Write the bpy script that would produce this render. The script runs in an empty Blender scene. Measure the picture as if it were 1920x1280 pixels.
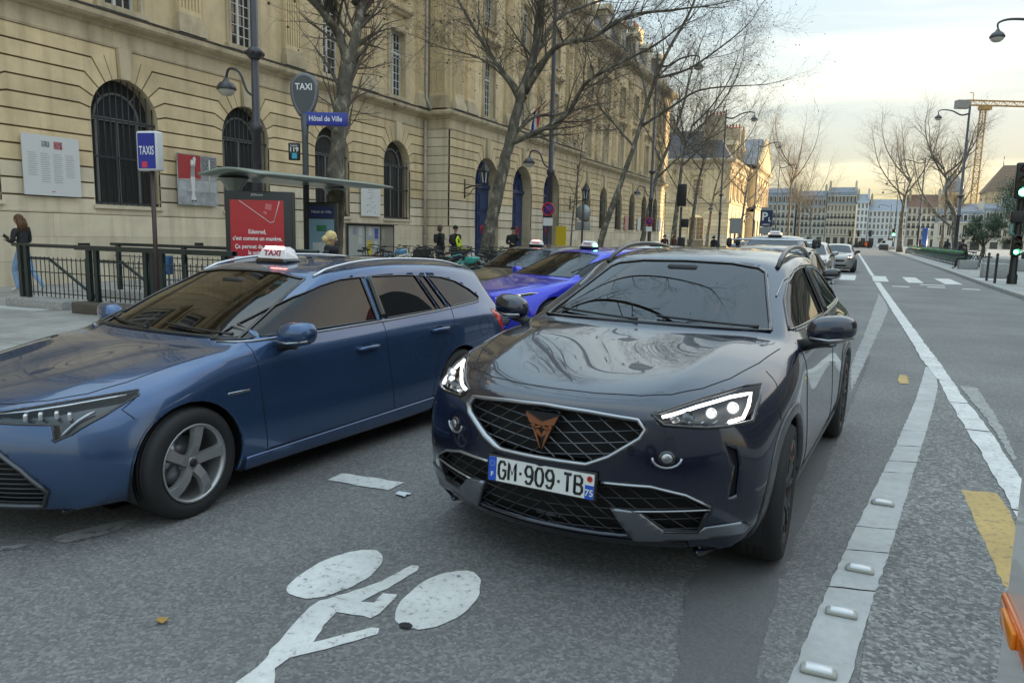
import bpy, bmesh, math, random
import numpy as np
from mathutils import Vector, Matrix, Euler
from mathutils.bvhtree import BVHTree
from mathutils.geometry import tessellate_polygon
PI = math.pi
random.seed(7)
sc = bpy.context.scene
COL = sc.collection
# ------------------------------------------------------------------ camera
cam_d = bpy.data.cameras.new('camera')
cam = bpy.data.objects.new('camera', cam_d)
COL.objects.link(cam)
sc.camera = cam
F_PX, PITCH, ROLL, CAM_H, YAW = 1410.0, .14234, .0225, 1.55, .4185
cam_d.sensor_width = 36.0
cam_d.lens = F_PX / 1920 * 36
cam_d.clip_start = .05
cam_d.clip_end = 5000
_fw = Vector((-math.sin(YAW) * math.cos(PITCH), math.cos(YAW) * math.cos(PITCH), -math.sin(PITCH)))
_rt = Vector((math.cos(YAW), math.sin(YAW), 0))
_up = _rt.cross(_fw)
_r2 = _rt * math.cos(ROLL) + _up * math.sin(ROLL)
_u2 = -_rt * math.sin(ROLL) + _up * math.cos(ROLL)
cam.matrix_world = Matrix(((_r2.x, _u2.x, -_fw.x, 0), (_r2.y, _u2.y, -_fw.y, 0), (_r2.z, _u2.z, -_fw.z, CAM_H), (0, 0, 0, 1)))
# ------------------------------------------------------------------ world, sun, exposure
SUN_AZ, SUN_EL = math.radians(50), math.radians(5.5)      # to the right of the street, low
world = bpy.data.worlds.new('World')
sc.world = world
world.use_nodes = True
nt = world.node_tree
nt.nodes.clear()
def wn(t, **k):
 n = nt.nodes.new(t)
 for a, b in k.items():
  setattr(n, a, b)
 return n
w_out = wn('ShaderNodeOutputWorld')
w_bg = wn('ShaderNodeBackground')
w_bg.inputs['Strength'].default_value = .15
sky = wn('ShaderNodeTexSky', sky_type='NISHITA', sun_disc=False, sun_elevation=SUN_EL, sun_rotation=SUN_AZ,
         altitude=50, air_density=1.0, dust_density=1.2, ozone_density=1.6)
# thin high cloud: streaky noise on a plane overhead, the same everywhere in the sky
tc = wn('ShaderNodeTexCoord')
sep = wn('ShaderNodeSeparateXYZ')
nt.links.new(tc.outputs['Generated'], sep.inputs[0])
mz = wn('ShaderNodeMath', operation='MAXIMUM'); mz.inputs[1].default_value = 0
nt.links.new(sep.outputs['Z'], mz.inputs[0])
az = wn('ShaderNodeMath', operation='ADD'); az.inputs[1].default_value = .13
nt.links.new(mz.outputs[0], az.inputs[0])
dx = wn('ShaderNodeMath', operation='DIVIDE'); dy = wn('ShaderNodeMath', operation='DIVIDE')
nt.links.new(sep.outputs['X'], dx.inputs[0]); nt.links.new(az.outputs[0], dx.inputs[1])
nt.links.new(sep.outputs['Y'], dy.inputs[0]); nt.links.new(az.outputs[0], dy.inputs[1])
cmb = wn('ShaderNodeCombineXYZ')
nt.links.new(dx.outputs[0], cmb.inputs[0]); nt.links.new(dy.outputs[0], cmb.inputs[1])
mp = wn('ShaderNodeMapping')
mp.inputs['Rotation'].default_value = (0, 0, math.radians(-35))
mp.inputs['Scale'].default_value = (.42, 1.05, 1)
mp.inputs['Location'].default_value = (3.1, 1.7, 0)
nt.links.new(cmb.outputs[0], mp.inputs[0])
cn = wn('ShaderNodeTexNoise'); cn.inputs['Scale'].default_value = 1.15; cn.inputs['Detail'].default_value = 9
cn.inputs['Roughness'].default_value = .56; cn.inputs['Distortion'].default_value = .5
nt.links.new(mp.outputs[0], cn.inputs['Vector'])
cr = wn('ShaderNodeValToRGB')
cr.color_ramp.elements[0].position = .44; cr.color_ramp.elements[0].color = (0, 0, 0, 1)
cr.color_ramp.elements[1].position = .64; cr.color_ramp.elements[1].color = (.85, .85, .85, 1)
nt.links.new(cn.outputs['Fac'], cr.inputs[0])
gam = wn('ShaderNodeGamma'); gam.inputs['Gamma'].default_value = .13     # hazy winter air evens the sky out
nt.links.new(sky.outputs[0], gam.inputs[0])
skm = wn('ShaderNodeMix', data_type='RGBA', blend_type='MULTIPLY'); skm.inputs['Factor'].default_value = 1
skm.inputs['B'].default_value = (1.76, 1.67, 1.60, 1)
hs = wn('ShaderNodeHueSaturation'); hs.inputs['Saturation'].default_value = 3.9
nt.links.new(gam.outputs[0], hs.inputs['Color'])
nt.links.new(hs.outputs[0], skm.inputs['A'])
cl = wn('ShaderNodeMix', data_type='RGBA', blend_type='ADD'); cl.inputs['Factor'].default_value = 1
cl.inputs['B'].default_value = (.82, .66, .34, 1)
nt.links.new(skm.outputs['Result'], cl.inputs['A'])
mixc = wn('ShaderNodeMix', data_type='RGBA')
nt.links.new(cr.outputs[0], mixc.inputs['Factor'])
nt.links.new(skm.outputs['Result'], mixc.inputs['A'])
nt.links.new(cl.outputs['Result'], mixc.inputs['B'])
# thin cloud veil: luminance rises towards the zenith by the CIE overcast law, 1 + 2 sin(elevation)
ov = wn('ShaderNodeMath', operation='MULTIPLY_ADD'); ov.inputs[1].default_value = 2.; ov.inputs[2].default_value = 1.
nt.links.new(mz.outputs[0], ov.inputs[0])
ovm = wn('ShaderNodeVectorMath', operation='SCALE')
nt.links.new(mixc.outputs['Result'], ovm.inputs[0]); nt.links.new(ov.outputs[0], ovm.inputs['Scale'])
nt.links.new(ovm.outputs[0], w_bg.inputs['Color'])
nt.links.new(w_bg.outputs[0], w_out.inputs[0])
sun_d = bpy.data.lights.new('sun', 'SUN')
sun_d.energy = 4.5
sun_d.angle = math.radians(.6)
sun_d.color = (1.0, .78, .48)
sun = bpy.data.objects.new('sun', sun_d)
COL.objects.link(sun)
_sd = Vector((math.sin(SUN_AZ) * math.cos(SUN_EL), math.cos(SUN_AZ) * math.cos(SUN_EL), math.sin(SUN_EL)))
sun.rotation_euler = _sd.to_track_quat('Z', 'Y').to_euler()
sc.view_settings.view_transform = 'Standard'
sc.view_settings.look = 'None'
sc.view_settings.gamma = 1
sc.view_settings.use_curve_mapping = False
sc.view_settings.exposure = 1.28
sc.cycles.use_denoising = True
sc.cycles.max_bounces = 8
sc.cycles.transparent_max_bounces = 16
sc.cycles.sample_clamp_indirect = 6
sc.cycles.caustics_reflective = False
sc.cycles.caustics_refractive = False
# ------------------------------------------------------------------ materials
MATS = {}
def mat(name, col=(.5, .5, .5), rough=.6, metal=0., var=0., scale=3., bump=0., bscale=60., coat=0., spec=.5, emit=None, estr=0., col2=None, detail=4, flake=0.):
 if name in MATS:
  return MATS[name]
 m = bpy.data.materials.new(name)
 m.use_nodes = True
 t = m.node_tree
 b = t.nodes['Principled BSDF']
 b.inputs['Base Color'].default_value = (*col, 1)
 b.inputs['Roughness'].default_value = rough
 b.inputs['Metallic'].default_value = metal
 b.inputs['Specular IOR Level'].default_value = spec
 if coat:
  b.inputs['Coat Weight'].default_value = coat
  b.inputs['Coat Roughness'].default_value = .015
 if emit:
  b.inputs['Emission Color'].default_value = (*emit, 1)
  b.inputs['Emission Strength'].default_value = estr
 if var or bump or col2:
  g = t.nodes.new('ShaderNodeNewGeometry')
  if var or col2:
   n = t.nodes.new('ShaderNodeTexNoise')
   n.inputs['Scale'].default_value = scale; n.inputs['Detail'].default_value = detail
   n.inputs['Roughness'].default_value = .62
   t.links.new(g.outputs['Position'], n.inputs['Vector'])
   r = t.nodes.new('ShaderNodeValToRGB')
   c2 = col2 or tuple(min(1, c * (1 + var)) for c in col)
   c1 = col if col2 else tuple(c * (1 - var) for c in col)
   r.color_ramp.elements[0].position = .33; r.color_ramp.elements[0].color = (*c1, 1)
   r.color_ramp.elements[1].position = .67; r.color_ramp.elements[1].color = (*c2, 1)
   t.links.new(n.outputs['Fac'], r.inputs[0])
   t.links.new(r.outputs[0], b.inputs['Base Color'])
  if bump:
   n2 = t.nodes.new('ShaderNodeTexNoise')
   n2.inputs['Scale'].default_value = bscale; n2.inputs['Detail'].default_value = 3
   t.links.new(g.outputs['Position'], n2.inputs['Vector'])
   bp = t.nodes.new('ShaderNodeBump')
   bp.inputs['Strength'].default_value = bump; bp.inputs['Distance'].default_value = .01
   t.links.new(n2.outputs['Fac'], bp.inputs['Height'])
   t.links.new(bp.outputs[0], b.inputs['Normal'])
 MATS[name] = m
 return m
def glass_mat(name, tint=(.2, .22, .23), ior=1.6, rough=0.0):
 if name in MATS:
  return MATS[name]
 m = bpy.data.materials.new(name)
 m.use_nodes = True
 t = m.node_tree
 t.nodes.clear()
 o = t.nodes.new('ShaderNodeOutputMaterial')
 tr = t.nodes.new('ShaderNodeBsdfTransparent'); tr.inputs[0].default_value = (*tint, 1)
 gl = t.nodes.new('ShaderNodeBsdfGlossy'); gl.inputs['Roughness'].default_value = rough
 # Schlick reflectance, the same from both sides of the pane
 f0 = ((ior - 1) / (ior + 1)) ** 2
 g = t.nodes.new('ShaderNodeNewGeometry')
 def mth(op, a, b=None):
  n = t.nodes.new('ShaderNodeMath'); n.operation = op
  for i, v in enumerate((a, b)):
   if v is None: continue
   if isinstance(v, (int, float)): n.inputs[i].default_value = v
   else: t.links.new(v, n.inputs[i])
  return n.outputs[0]
 vd = t.nodes.new('ShaderNodeVectorMath'); vd.operation = 'DOT_PRODUCT'
 t.links.new(g.outputs['Incoming'], vd.inputs[0]); t.links.new(g.outputs['Normal'], vd.inputs[1])
 q = mth('POWER', mth('SUBTRACT', 1., mth('ABSOLUTE', vd.outputs['Value'])), 5.)
 fac = mth('ADD', mth('MULTIPLY', q, 1 - f0), f0)
 mx = t.nodes.new('ShaderNodeMixShader')
 t.links.new(fac, mx.inputs[0]); t.links.new(tr.outputs[0], mx.inputs[1]); t.links.new(gl.outputs[0], mx.inputs[2])
 t.links.new(mx.outputs[0], o.inputs[0])
 MATS[name] = m
 return m
def emit_mat(name, col, s):
 return mat(name, col=tuple(c * .5 for c in col), rough=.4, emit=col, estr=s)
black = mat('black_plastic', (.015, .015, .017), .45)
gloss_black = mat('gloss_black', (.008, .008, .01), .12, coat=.6)
chrome = mat('chrome', (.75, .76, .78), .12, 1.)
satin = mat('satin_silver', (.42, .43, .45), .32, .9)
rubber = mat('rubber', (.014, .014, .015), .72, bump=.3, bscale=180)
white_paint = mat('white_paint', (.75, .75, .74), .4)
iron = mat('dark_iron', (.035, .033, .036), .45, var=.2)
# ------------------------------------------------------------------ mesh helper
def link(o, parent=None):
 COL.objects.link(o)
 if parent is not None:
  o.parent = parent
 return o
class MB:
 def __init__(s):
  s.v = []; s.f = []; s.sm = []
 def add(s, vs, fs, smooth=False):
  b = len(s.v)
  s.v.extend([tuple(p) for p in vs])
  for f in fs:
   s.f.append(tuple(b + i for i in f)); s.sm.append(smooth)
  return s
 def box(s, c, d, rz=0., rx=0., ry=0., taper=1.):
  hx, hy, hz = d[0] / 2, d[1] / 2, d[2] / 2
  R = Euler((rx, ry, rz)).to_matrix() if (rz or rx or ry) else None
  vs = []
  for z in (-1, 1):
   k = taper if z > 0 else 1.
   for x, y in ((-1, -1), (1, -1), (1, 1), (-1, 1)):
    p = Vector((x * hx * k, y * hy * k, z * hz))
    if R: p = R @ p
    vs.append((p.x + c[0], p.y + c[1], p.z + c[2]))
  return s.add(vs, [(3, 2, 1, 0), (4, 5, 6, 7), (0, 1, 5, 4), (1, 2, 6, 5), (2, 3, 7, 6), (3, 0, 4, 7)])
 def rbox(s, c, d, r=.02, rz=0., n=3):
  # box with rounded vertical edges and chamfered top and bottom
  hx, hy, hz = d[0] / 2, d[1] / 2, d[2] / 2
  r = min(r, hx * .98, hy * .98, hz * .98)
  def ring(q, z):
   out = []
   for cx, cy, a0 in ((hx - r, hy - r, 0), (-hx + r, hy - r, 90), (-hx + r, -hy + r, 180), (hx - r, -hy + r, 270)):
    for i in range(n + 1):
     a = math.radians(a0 + 90 * i / n)
     out.append((cx + (r - q) * math.cos(a), cy + (r - q) * math.sin(a), z))
   return out
  rings = [ring(r * .6, -hz), ring(r * .15, -hz + r * .5), ring(0, -hz + r), ring(0, hz - r), ring(r * .15, hz - r * .5), ring(r * .6, hz)]
  m = len(rings[0]); vs = [p for q in rings for p in q]
  ca, sa = math.cos(rz), math.sin(rz)
  vs = [(c[0] + x * ca - y * sa, c[1] + x * sa + y * ca, c[2] + z) for x, y, z in vs]
  fs = [tuple(reversed(range(m)))]
  for k in range(len(rings) - 1):
   for i in range(m):
    j = (i + 1) % m
    fs.append((k * m + i, k * m + j, (k + 1) * m + j, (k + 1) * m + i))
  fs.append(tuple(range((len(rings) - 1) * m, len(rings) * m)))
  return s.add(vs, fs, True)
 def tube(s, pts, r, n=8, caps=True, smooth=True, closed=False, flat=1., up=None):
  pts = [Vector(p) for p in pts]
  L = len(pts)
  rs = r if hasattr(r, '__len__') else [r] * L
  vs = []; fs = []
  U = Vector(up) if up else None
  prev = None
  for i, p in enumerate(pts):
   if closed:
    d = pts[(i + 1) % L] - pts[i - 1]
   else:
    d = (pts[min(i + 1, L - 1)] - pts[max(i - 1, 0)])
   if d.length < 1e-9: d = Vector((0, 0, 1))
   d.normalize()
   if U is None:
    if prev is None:
     a = Vector((0, 0, 1)) if abs(d.z) < .9 else Vector((1, 0, 0))
    else:
     a = prev
    u = (a - d * a.dot(d))
    if u.length < 1e-6: u = d.orthogonal()
    u.normalize(); prev = u
   else:
    u = U - d * U.dot(d)
    if u.length < 1e-6: u = d.orthogonal()
    u.normalize()
   w = d.cross(u)
   for k in range(n):
    t = 2 * PI * k / n
    vs.append(p + (u * math.cos(t) * flat + w * math.sin(t)) * rs[i])
  M = L if closed else L - 1
  for i in range(M):
   for k in range(n):
    a = i * n + k; b = i * n + (k + 1) % n
    c = ((i + 1) % L) * n + (k + 1) % n; e = ((i + 1) % L) * n + k
    fs.append((a, b, c, e))
  s.add(vs, fs, smooth)
  if caps and not closed:
   b = len(s.v) - L * n
   s.f.append(tuple(b + k for k in reversed(range(n)))); s.sm.append(False)
   s.f.append(tuple(b + (L - 1) * n + k for k in range(n))); s.sm.append(False)
  return s
 def lathe(s, prof, c=(0, 0, 0), n=24, axis='Z', smooth=True, arc=2 * PI, a0=0., scale=(1, 1)):
  # prof: list of (radius, height)
  vs = []; fs = []
  full = abs(arc - 2 * PI) < 1e-6
  m = n if full else n + 1
  for (r, h) in prof:
   for k in range(m):
    a = a0 + arc * k / n
    x, y = r * math.cos(a) * scale[0], r * math.sin(a) * scale[1]
    p = {'Z': (x, y, h), 'Y': (x, h, y), 'X': (h, x, y)}[axis]
    vs.append((c[0] + p[0], c[1] + p[1], c[2] + p[2]))
  for i in range(len(prof) - 1):
   for k in range(n if full else n):
    k2 = (k + 1) % m
    fs.append((i * m + k, i * m + k2, (i + 1) * m + k2, (i + 1) * m + k))
  return s.add(vs, fs, smooth)
 def prism(s, poly, f0, f1):
  # poly: 2D outline; f0, f1: maps (a,b)->3D for the two faces
  n = len(poly)
  A = [f0(*p) for p in poly]; B = [f1(*p) for p in poly]
  tri = tessellate_polygon([[Vector((p[0], p[1], 0)) for p in poly]])
  fs = [tuple(t) for t in tri] + [tuple(n + i for i in reversed(t)) for t in tri]
  fs += [(i, (i + 1) % n, n + (i + 1) % n, n + i) for i in range(n)]
  return s.add(A + B, fs)
 def sheet(s, poly, f):
  tri = tessellate_polygon([[Vector((p[0], p[1], 0)) for p in poly]])
  return s.add([f(*p) for p in poly], [tuple(t) for t in tri])
 def ell(s, c, r, n=12, m=8, smooth=True, rot=None, zmin=-1., zmax=1.):
  vs = []; fs = []
  a0, a1 = math.asin(zmin), math.asin(zmax)
  for i in range(m + 1):
   t = a0 + (a1 - a0) * i / m
   for k in range(n):
    a = 2 * PI * k / n
    p = Vector((r[0] * math.cos(t) * math.cos(a), r[1] * math.cos(t) * math.sin(a), r[2] * math.sin(t)))
    if rot: p = rot @ p
    vs.append((c[0] + p.x, c[1] + p.y, c[2] + p.z))
  for i in range(m):
   for k in range(n):
    k2 = (k + 1) % n
    fs.append((i * n + k, i * n + k2, (i + 1) * n + k2, (i + 1) * n + k))
  s.add(vs, fs, smooth)
  return s
 def mesh(s, name):
  me = bpy.data.meshes.new(name)
  me.from_pydata(s.v, [], s.f)
  me.polygons.foreach_set('use_smooth', s.sm)
  me.update()
  return me
 def build(s, name, m, parent=None, fix=False):
  me = s.mesh(name)
  if m: me.materials.append(m)
  if fix:
   fix_normals(me)
  o = bpy.data.objects.new(name, me)
  return link(o, parent)
def fix_normals(me):
 bm = bmesh.new(); bm.from_mesh(me)
 bmesh.ops.recalc_face_normals(bm, faces=bm.faces)
 bm.to_mesh(me); bm.free()
def empty(name, loc=(0, 0, 0), rz=0.):
 o = bpy.data.objects.new(name, None)
 o.empty_display_size = .2
 o.location = loc; o.rotation_euler = (0, 0, rz)
 return link(o)
def tag(o, label=None, cat=None, group=None, kind=None):
 if label: o['label'] = label
 if cat: o['category'] = cat
 if group: o['group'] = group
 if kind: o['kind'] = kind
 return o
def copy_tree(o, parent=None):
 c = o.copy(); COL.objects.link(c); c.parent = parent
 for ch in [x for x in o.children]:
  copy_tree(ch, c)
 return c
TMP = bpy.data.scenes.new('workshop')          # modifiers are evaluated here, away from the full scene; removed at the end
def evaluated(o):
 TMP.collection.objects.link(o)
 vl = TMP.view_layers[0]; vl.update()
 me = bpy.data.meshes.new_from_object(o.evaluated_get(vl.depsgraph))
 bpy.data.objects.remove(o)
 return me
def text_mesh(name, body, size, m, parent, M4, align='CENTER', bold=0., depth=.001, spacing=1., line=1.):
 cu = bpy.data.curves.new('tmp_text', 'FONT')
 cu.body = body; cu.size = size; cu.align_x = align; cu.align_y = 'CENTER'
 cu.offset = bold; cu.extrude = depth; cu.resolution_u = 3
 cu.space_character = spacing; cu.space_line = line
 me = evaluated(bpy.data.objects.new('tmp_text', cu)); bpy.data.curves.remove(cu)
 me.transform(M4)
 me.name = name
 me.materials.clear(); me.materials.append(m)
 r = bpy.data.objects.new(name, me)
 return link(r, parent)
def frame(origin, xdir, ydir):
 x = Vector(xdir).normalized(); y = Vector(ydir).normalized(); z = x.cross(y)
 return Matrix(((x.x, y.x, z.x, origin[0]), (x.y, y.y, z.y, origin[1]), (x.z, y.z, z.z, origin[2]), (0, 0, 0, 1)))
def lerp(a, b, t): return a + (b - a) * t
def road_z(x):
 if x >= -1.5: return 0.
 if x <= -4.: return -.09
 return -.09 * (-1.5 - x) / 2.5
# ------------------------------------------------------------------ ground, road, pavements, markings
def asphalt(name, lo, hi, sc1=85., warm=0.):
 m = bpy.data.materials.new(name); m.use_nodes = True
 t = m.node_tree; b = t.nodes['Principled BSDF']
 g = t.nodes.new('ShaderNodeNewGeometry')
 v = t.nodes.new('ShaderNodeTexVoronoi'); v.inputs['Scale'].default_value = sc1; v.inputs['Randomness'].default_value = 1
 n = t.nodes.new('ShaderNodeTexNoise'); n.inputs['Scale'].default_value = sc1 * 1.7; n.inputs['Detail'].default_value = 3
 n2 = t.nodes.new('ShaderNodeTexNoise'); n2.inputs['Scale'].default_value = .55; n2.inputs['Detail'].default_value = 6
 for q in (v, n, n2): t.links.new(g.outputs['Position'], q.inputs['Vector'])
 sp = t.nodes.new('ShaderNodeSeparateColor'); t.links.new(v.outputs['Color'], sp.inputs[0])
 r = t.nodes.new('ShaderNodeValToRGB')
 e = r.color_ramp.elements
 e[0].position = .0; e[0].color = (lo * 1.03, lo, lo * .97, 1)
 e[1].position = 1.; e[1].color = (hi * 1.25, hi * (1.22 - warm), hi * (1.18 - warm), 1)
 k = e.new(.55); k.color = (lerp(lo, hi, .36), lerp(lo, hi, .35), lerp(lo, hi, .335), 1)
 k = e.new(.85); k.color = (hi * .82, hi * .8, hi * .77, 1)
 mx = t.nodes.new('ShaderNodeMath'); mx.operation = 'MULTIPLY_ADD'; mx.inputs[1].default_value = .55;
 t.links.new(n.outputs['Fac'], mx.inputs[0])
 ml = t.nodes.new('ShaderNodeMath'); ml.operation = 'MULTIPLY'; ml.inputs[1].default_value = .55
 t.links.new(sp.outputs[0], ml.inputs[0]); t.links.new(ml.outputs[0], mx.inputs[2])
 t.links.new(mx.outputs[0], r.inputs[0])
 r2 = t.nodes.new('ShaderNodeValToRGB')
 r2.color_ramp.elements[0].position = .3; r2.color_ramp.elements[0].color = (.72, .72, .73, 1)
 r2.color_ramp.elements[1].position = .75; r2.color_ramp.elements[1].color = (1.15, 1.15, 1.14, 1)
 t.links.new(n2.outputs['Fac'], r2.inputs[0])
 mm = t.nodes.new('ShaderNodeMix'); mm.data_type = 'RGBA'; mm.blend_type = 'MULTIPLY'; mm.inputs['Factor'].default_value = 1
 t.links.new(r.outputs[0], mm.inputs['A']); t.links.new(r2.outputs[0], mm.inputs['B'])
 t.links.new(mm.outputs['Result'], b.inputs['Base Color'])
 b.inputs['Roughness'].default_value = .72; b.inputs['Specular IOR Level'].default_value = .4
 bp = t.nodes.new('ShaderNodeBump'); bp.inputs['Strength'].default_value = .55; bp.inputs['Distance'].default_value = .006
 t.links.new(mx.outputs[0], bp.inputs['Height']); t.links.new(bp.outputs[0], b.inputs['Normal'])
 return m
A_ROAD = asphalt('asphalt_road', .085, .32, 76.)
A_COARSE = asphalt('asphalt_coarse', .040, .42, 60.)
A_DARK = asphalt('asphalt_patch', .10, .20, 130.)
def worn_paint(name, col, wear=.42, scale=26.):
 m = bpy.data.materials.new(name); m.use_nodes = True
 t = m.node_tree; b = t.nodes['Principled BSDF']
 g = t.nodes.new('ShaderNodeNewGeometry')
 n = t.nodes.new('ShaderNodeTexNoise'); n.inputs['Scale'].default_value = scale; n.inputs['Detail'].default_value = 7; n.inputs['Roughness'].default_value = .75
 n3 = t.nodes.new('ShaderNodeTexNoise'); n3.inputs['Scale'].default_value = 3.; n3.inputs['Detail'].default_value = 5
 t.links.new(g.outputs['Position'], n.inputs['Vector']); t.links.new(g.outputs['Position'], n3.inputs['Vector'])
 r = t.nodes.new('ShaderNodeValToRGB'); e = r.color_ramp.elements
 e[0].position = wear - .10; e[0].color = (.09, .09, .09, 1)
 e[1].position = wear; e[1].color = tuple(c * .82 for c in col) + (1,)
 k = e.new(.72); k.color = (*col, 1)
 t.links.new(n.outputs['Fac'], r.inputs[0])
 r2 = t.nodes.new('ShaderNodeValToRGB')
 r2.color_ramp.elements[0].position = .3; r2.color_ramp.elements[0].color = (.80, .80, .80, 1)
 r2.color_ramp.elements[1].position = .7; r2.color_ramp.elements[1].color = (1.05, 1.05, 1.05, 1)
 t.links.new(n3.outputs['Fac'], r2.inputs[0])
 mm = t.nodes.new('ShaderNodeMix'); mm.data_type = 'RGBA'; mm.blend_type = 'MULTIPLY'; mm.inputs['Factor'].default_value = 1
 t.links.new(r.outputs[0], mm.inputs['A']); t.links.new(r2.outputs[0], mm.inputs['B'])
 t.links.new(mm.outputs['Result'], b.inputs['Base Color'])
 b.inputs['Roughness'].default_value = .6
 bp = t.nodes.new('ShaderNodeBump'); bp.inputs['Strength'].default_value = .35; bp.inputs['Distance'].default_value = .004
 t.links.new(n.outputs['Fac'], bp.inputs['Height']); t.links.new(bp.outputs[0], b.inputs['Normal'])
 return m
W_PAINT = worn_paint('road_paint_white', (.74, .73, .70), .435)
W_FAINT = worn_paint('road_paint_faded', (.36, .36, .35), .47, 18.)
Y_PAINT = worn_paint('road_paint_yellow', (.55, .37, .12), .44)
pave = mat('paving_stone', (.31, .30, .28), .75, var=.22, scale=1.6, bump=.25, bscale=90)
granite = mat('granite', (.34, .335, .325), .7, var=.25, scale=24., bump=.2, bscale=120)
joint = mat('paving_joint', (.075, .073, .07), .9, var=.2)
tag(MB().add([(-1500, -300, -.28), (1500, -300, -.28), (1500, 2500, -.28), (-1500, 2500, -.28)], [(0, 1, 2, 3)]).build('ground', mat('ground_earth', (.10, .10, .095), .9, var=.2, scale=.3)), kind='structure')
KX_L = -7.8
def kerb_x(y):
 P = [(-60, 4.55), (25, 4.60), (34, 4.66), (49, 4.9), (88, 5.26), (150, 5.9), (420, 9.)]
 for (a, b), (c, d) in zip(P[:-1], P[1:]):
  if a <= y <= c: return lerp(b, d, (y - a) / (c - a))
 return P[-1][1]
mb = MB()
ys = [-60, -10, 0, 3, 6, 10, 15, 20, 25, 34, 49, 70, 88, 120, 150, 420]
xs = [KX_L, -4., -1.5, 1.2]
for a, b in zip(ys[:-1], ys[1:]):
 X0 = xs + [kerb_x(a)]; X1 = xs + [kerb_x(b)]
 for i in range(4):
  zi, zj = road_z(X0[i]), road_z(X0[i + 1])
  mb.add([(X0[i], a, zi), (X0[i + 1], a, zj), (X1[i + 1], b, zj), (X1[i], b, zi)], [(0, 1, 2, 3)])
road = tag(mb.build('road', A_ROAD), kind='structure')
# the coarse triangle of asphalt between the two painted bands, and the smooth repair under the car
def flat(name, pts, m, dz, kind='structure', parent=None):
 o = MB().sheet(pts, lambda a, b: (a, b, road_z(a) + dz)).build(name, m, parent)
 if parent is None: tag(o, kind=kind)
 return o
random.seed(3)
def rough(pts, amp=.006, step=.06):
 out = []
 for (a, b), (c, d) in zip(pts, pts[1:] + pts[:1]):
  L = math.hypot(c - a, d - b); n = max(1, min(40, int(L / step)))
  for i in range(n):
   t = i / n
   out.append((lerp(a, c, t) + random.uniform(-amp, amp), lerp(b, d, t) + random.uniform(-amp, amp) * 1.5))
 return out
def smooth_ring(pts, n=4):
 out = []
 m = len(pts)
 for i in range(m):
  p0, p1, p2, p3 = [Vector(pts[(i + k) % m]) for k in (-1, 0, 1, 2)]
  for j in range(n):
   t = j / n
   q = .5 * ((2 * p1) + (p2 - p0) * t + (2 * p0 - 5 * p1 + 4 * p2 - p3) * t * t + (3 * p1 - p0 - 3 * p2 + p3) * t ** 3)
   out.append((q.x, q.y))
 return out
flat('road_surface', [(.10, 2.2), (.19, 3.38), (.458, 5.3), (.627, 6.55), (.959, 9.09), (1.03, 9.6), (1.0, 8.37), (1.0, 5.1), (1.0, 2.2)], A_COARSE, .004)
flat('road_repair', rough([(-.42, 2.2), (-.21, 2.4), (-.189, 3.395), (-.115, 4.544), (.007, 6.212), (.112, 7.87), (.35, 11.2), (.18, 11.2), (-.05, 7.8), (-.20, 6.148), (-.42, 4.221), (-.55, 3.3)], .02, .08), A_DARK, .0035)
MK = {
 'wheel1': [(-2.158, 2.46), (-2.068, 2.417), (-1.972, 2.449), (-1.912, 2.564), (-1.889, 2.717), (-1.927, 2.867), (-1.984, 2.943), (-2.06, 2.965), (-2.14, 2.901), (-2.192, 2.778), (-2.198, 2.607)],
 'wheel2': [(-1.581, 2.44), (-1.53, 2.392), (-1.458, 2.381), (-1.382, 2.441), (-1.341, 2.57), (-1.35, 2.732), (-1.395, 2.856), (-1.456, 2.923), (-1.523, 2.932), (-1.602, 2.858), (-1.635, 2.727), (-1.626, 2.569)],
 'rider': [(-1.829, 1.768), (-1.833, 1.966), (-1.868, 2.042), (-1.902, 2.189), (-1.954, 2.363), (-1.952, 2.423), (-1.845, 2.601), (-1.814, 2.69), (-1.779, 2.887), (-1.739, 2.899), (-1.722, 2.848), (-1.745, 2.644), (-1.784, 2.489), (-1.726, 2.501), (-1.735, 2.593), (-1.678, 2.609), (-1.662, 2.571), (-1.646, 2.428), (-1.662, 2.39), (-1.821, 2.37), (-1.797, 2.271), (-1.751, 2.139), (-1.682, 2.231), (-1.615, 2.321), (-1.58, 2.33), (-1.561, 2.297), (-1.643, 2.178), (-1.713, 2.081), (-1.76, 2.022), (-1.766, 1.945), (-1.666, 1.837)],
}
sym = empty('bicycle_marking', (0, 0, 0))
tag(sym, 'white painted bicycle symbol on the asphalt in the foreground', 'road marking')
flat('painted_wheel', rough(smooth_ring(MK['wheel1']), .004, .04), W_PAINT, .004, parent=sym)
flat('painted_wheel', rough(smooth_ring(MK['wheel2']), .004, .04), W_PAINT, .004, parent=sym)
flat('painted_frame', rough(MK['rider'], .004, .04), W_PAINT, .004, parent=sym)
def marking(name, pts, m, label, amp=.006, dz=.005, step=.06):
 o = flat(name, rough(pts, amp, step), m, dz, kind=None)
 tag(o, label, 'road marking')
 return o
marking('lane_dash', [(-2.974, 3.788), (-2.971, 3.95), (-2.476, 3.941), (-2.485, 3.774)], W_PAINT, 'short white painted dash on the road between the two front cars')
marking('faded_symbol', [(-3.688, 2.446), (-3.626, 2.422), (-3.566, 2.43), (-3.513, 2.482), (-3.489, 2.564), (-3.476, 2.657), (-3.498, 2.807), (-3.559, 2.781), (-3.612, 2.693), (-3.652, 2.584), (-3.691, 2.506)], W_FAINT, 'worn grey oval paint mark in the shade under the blue taxi nose')
marking('faded_symbol', [(-3.826, 2.264), (-3.783, 2.307), (-3.747, 2.346), (-3.716, 2.335), (-3.715, 2.287), (-3.773, 2.231)], W_FAINT, 'small pale paint fragment at the left edge below the taxi bumper')
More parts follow.
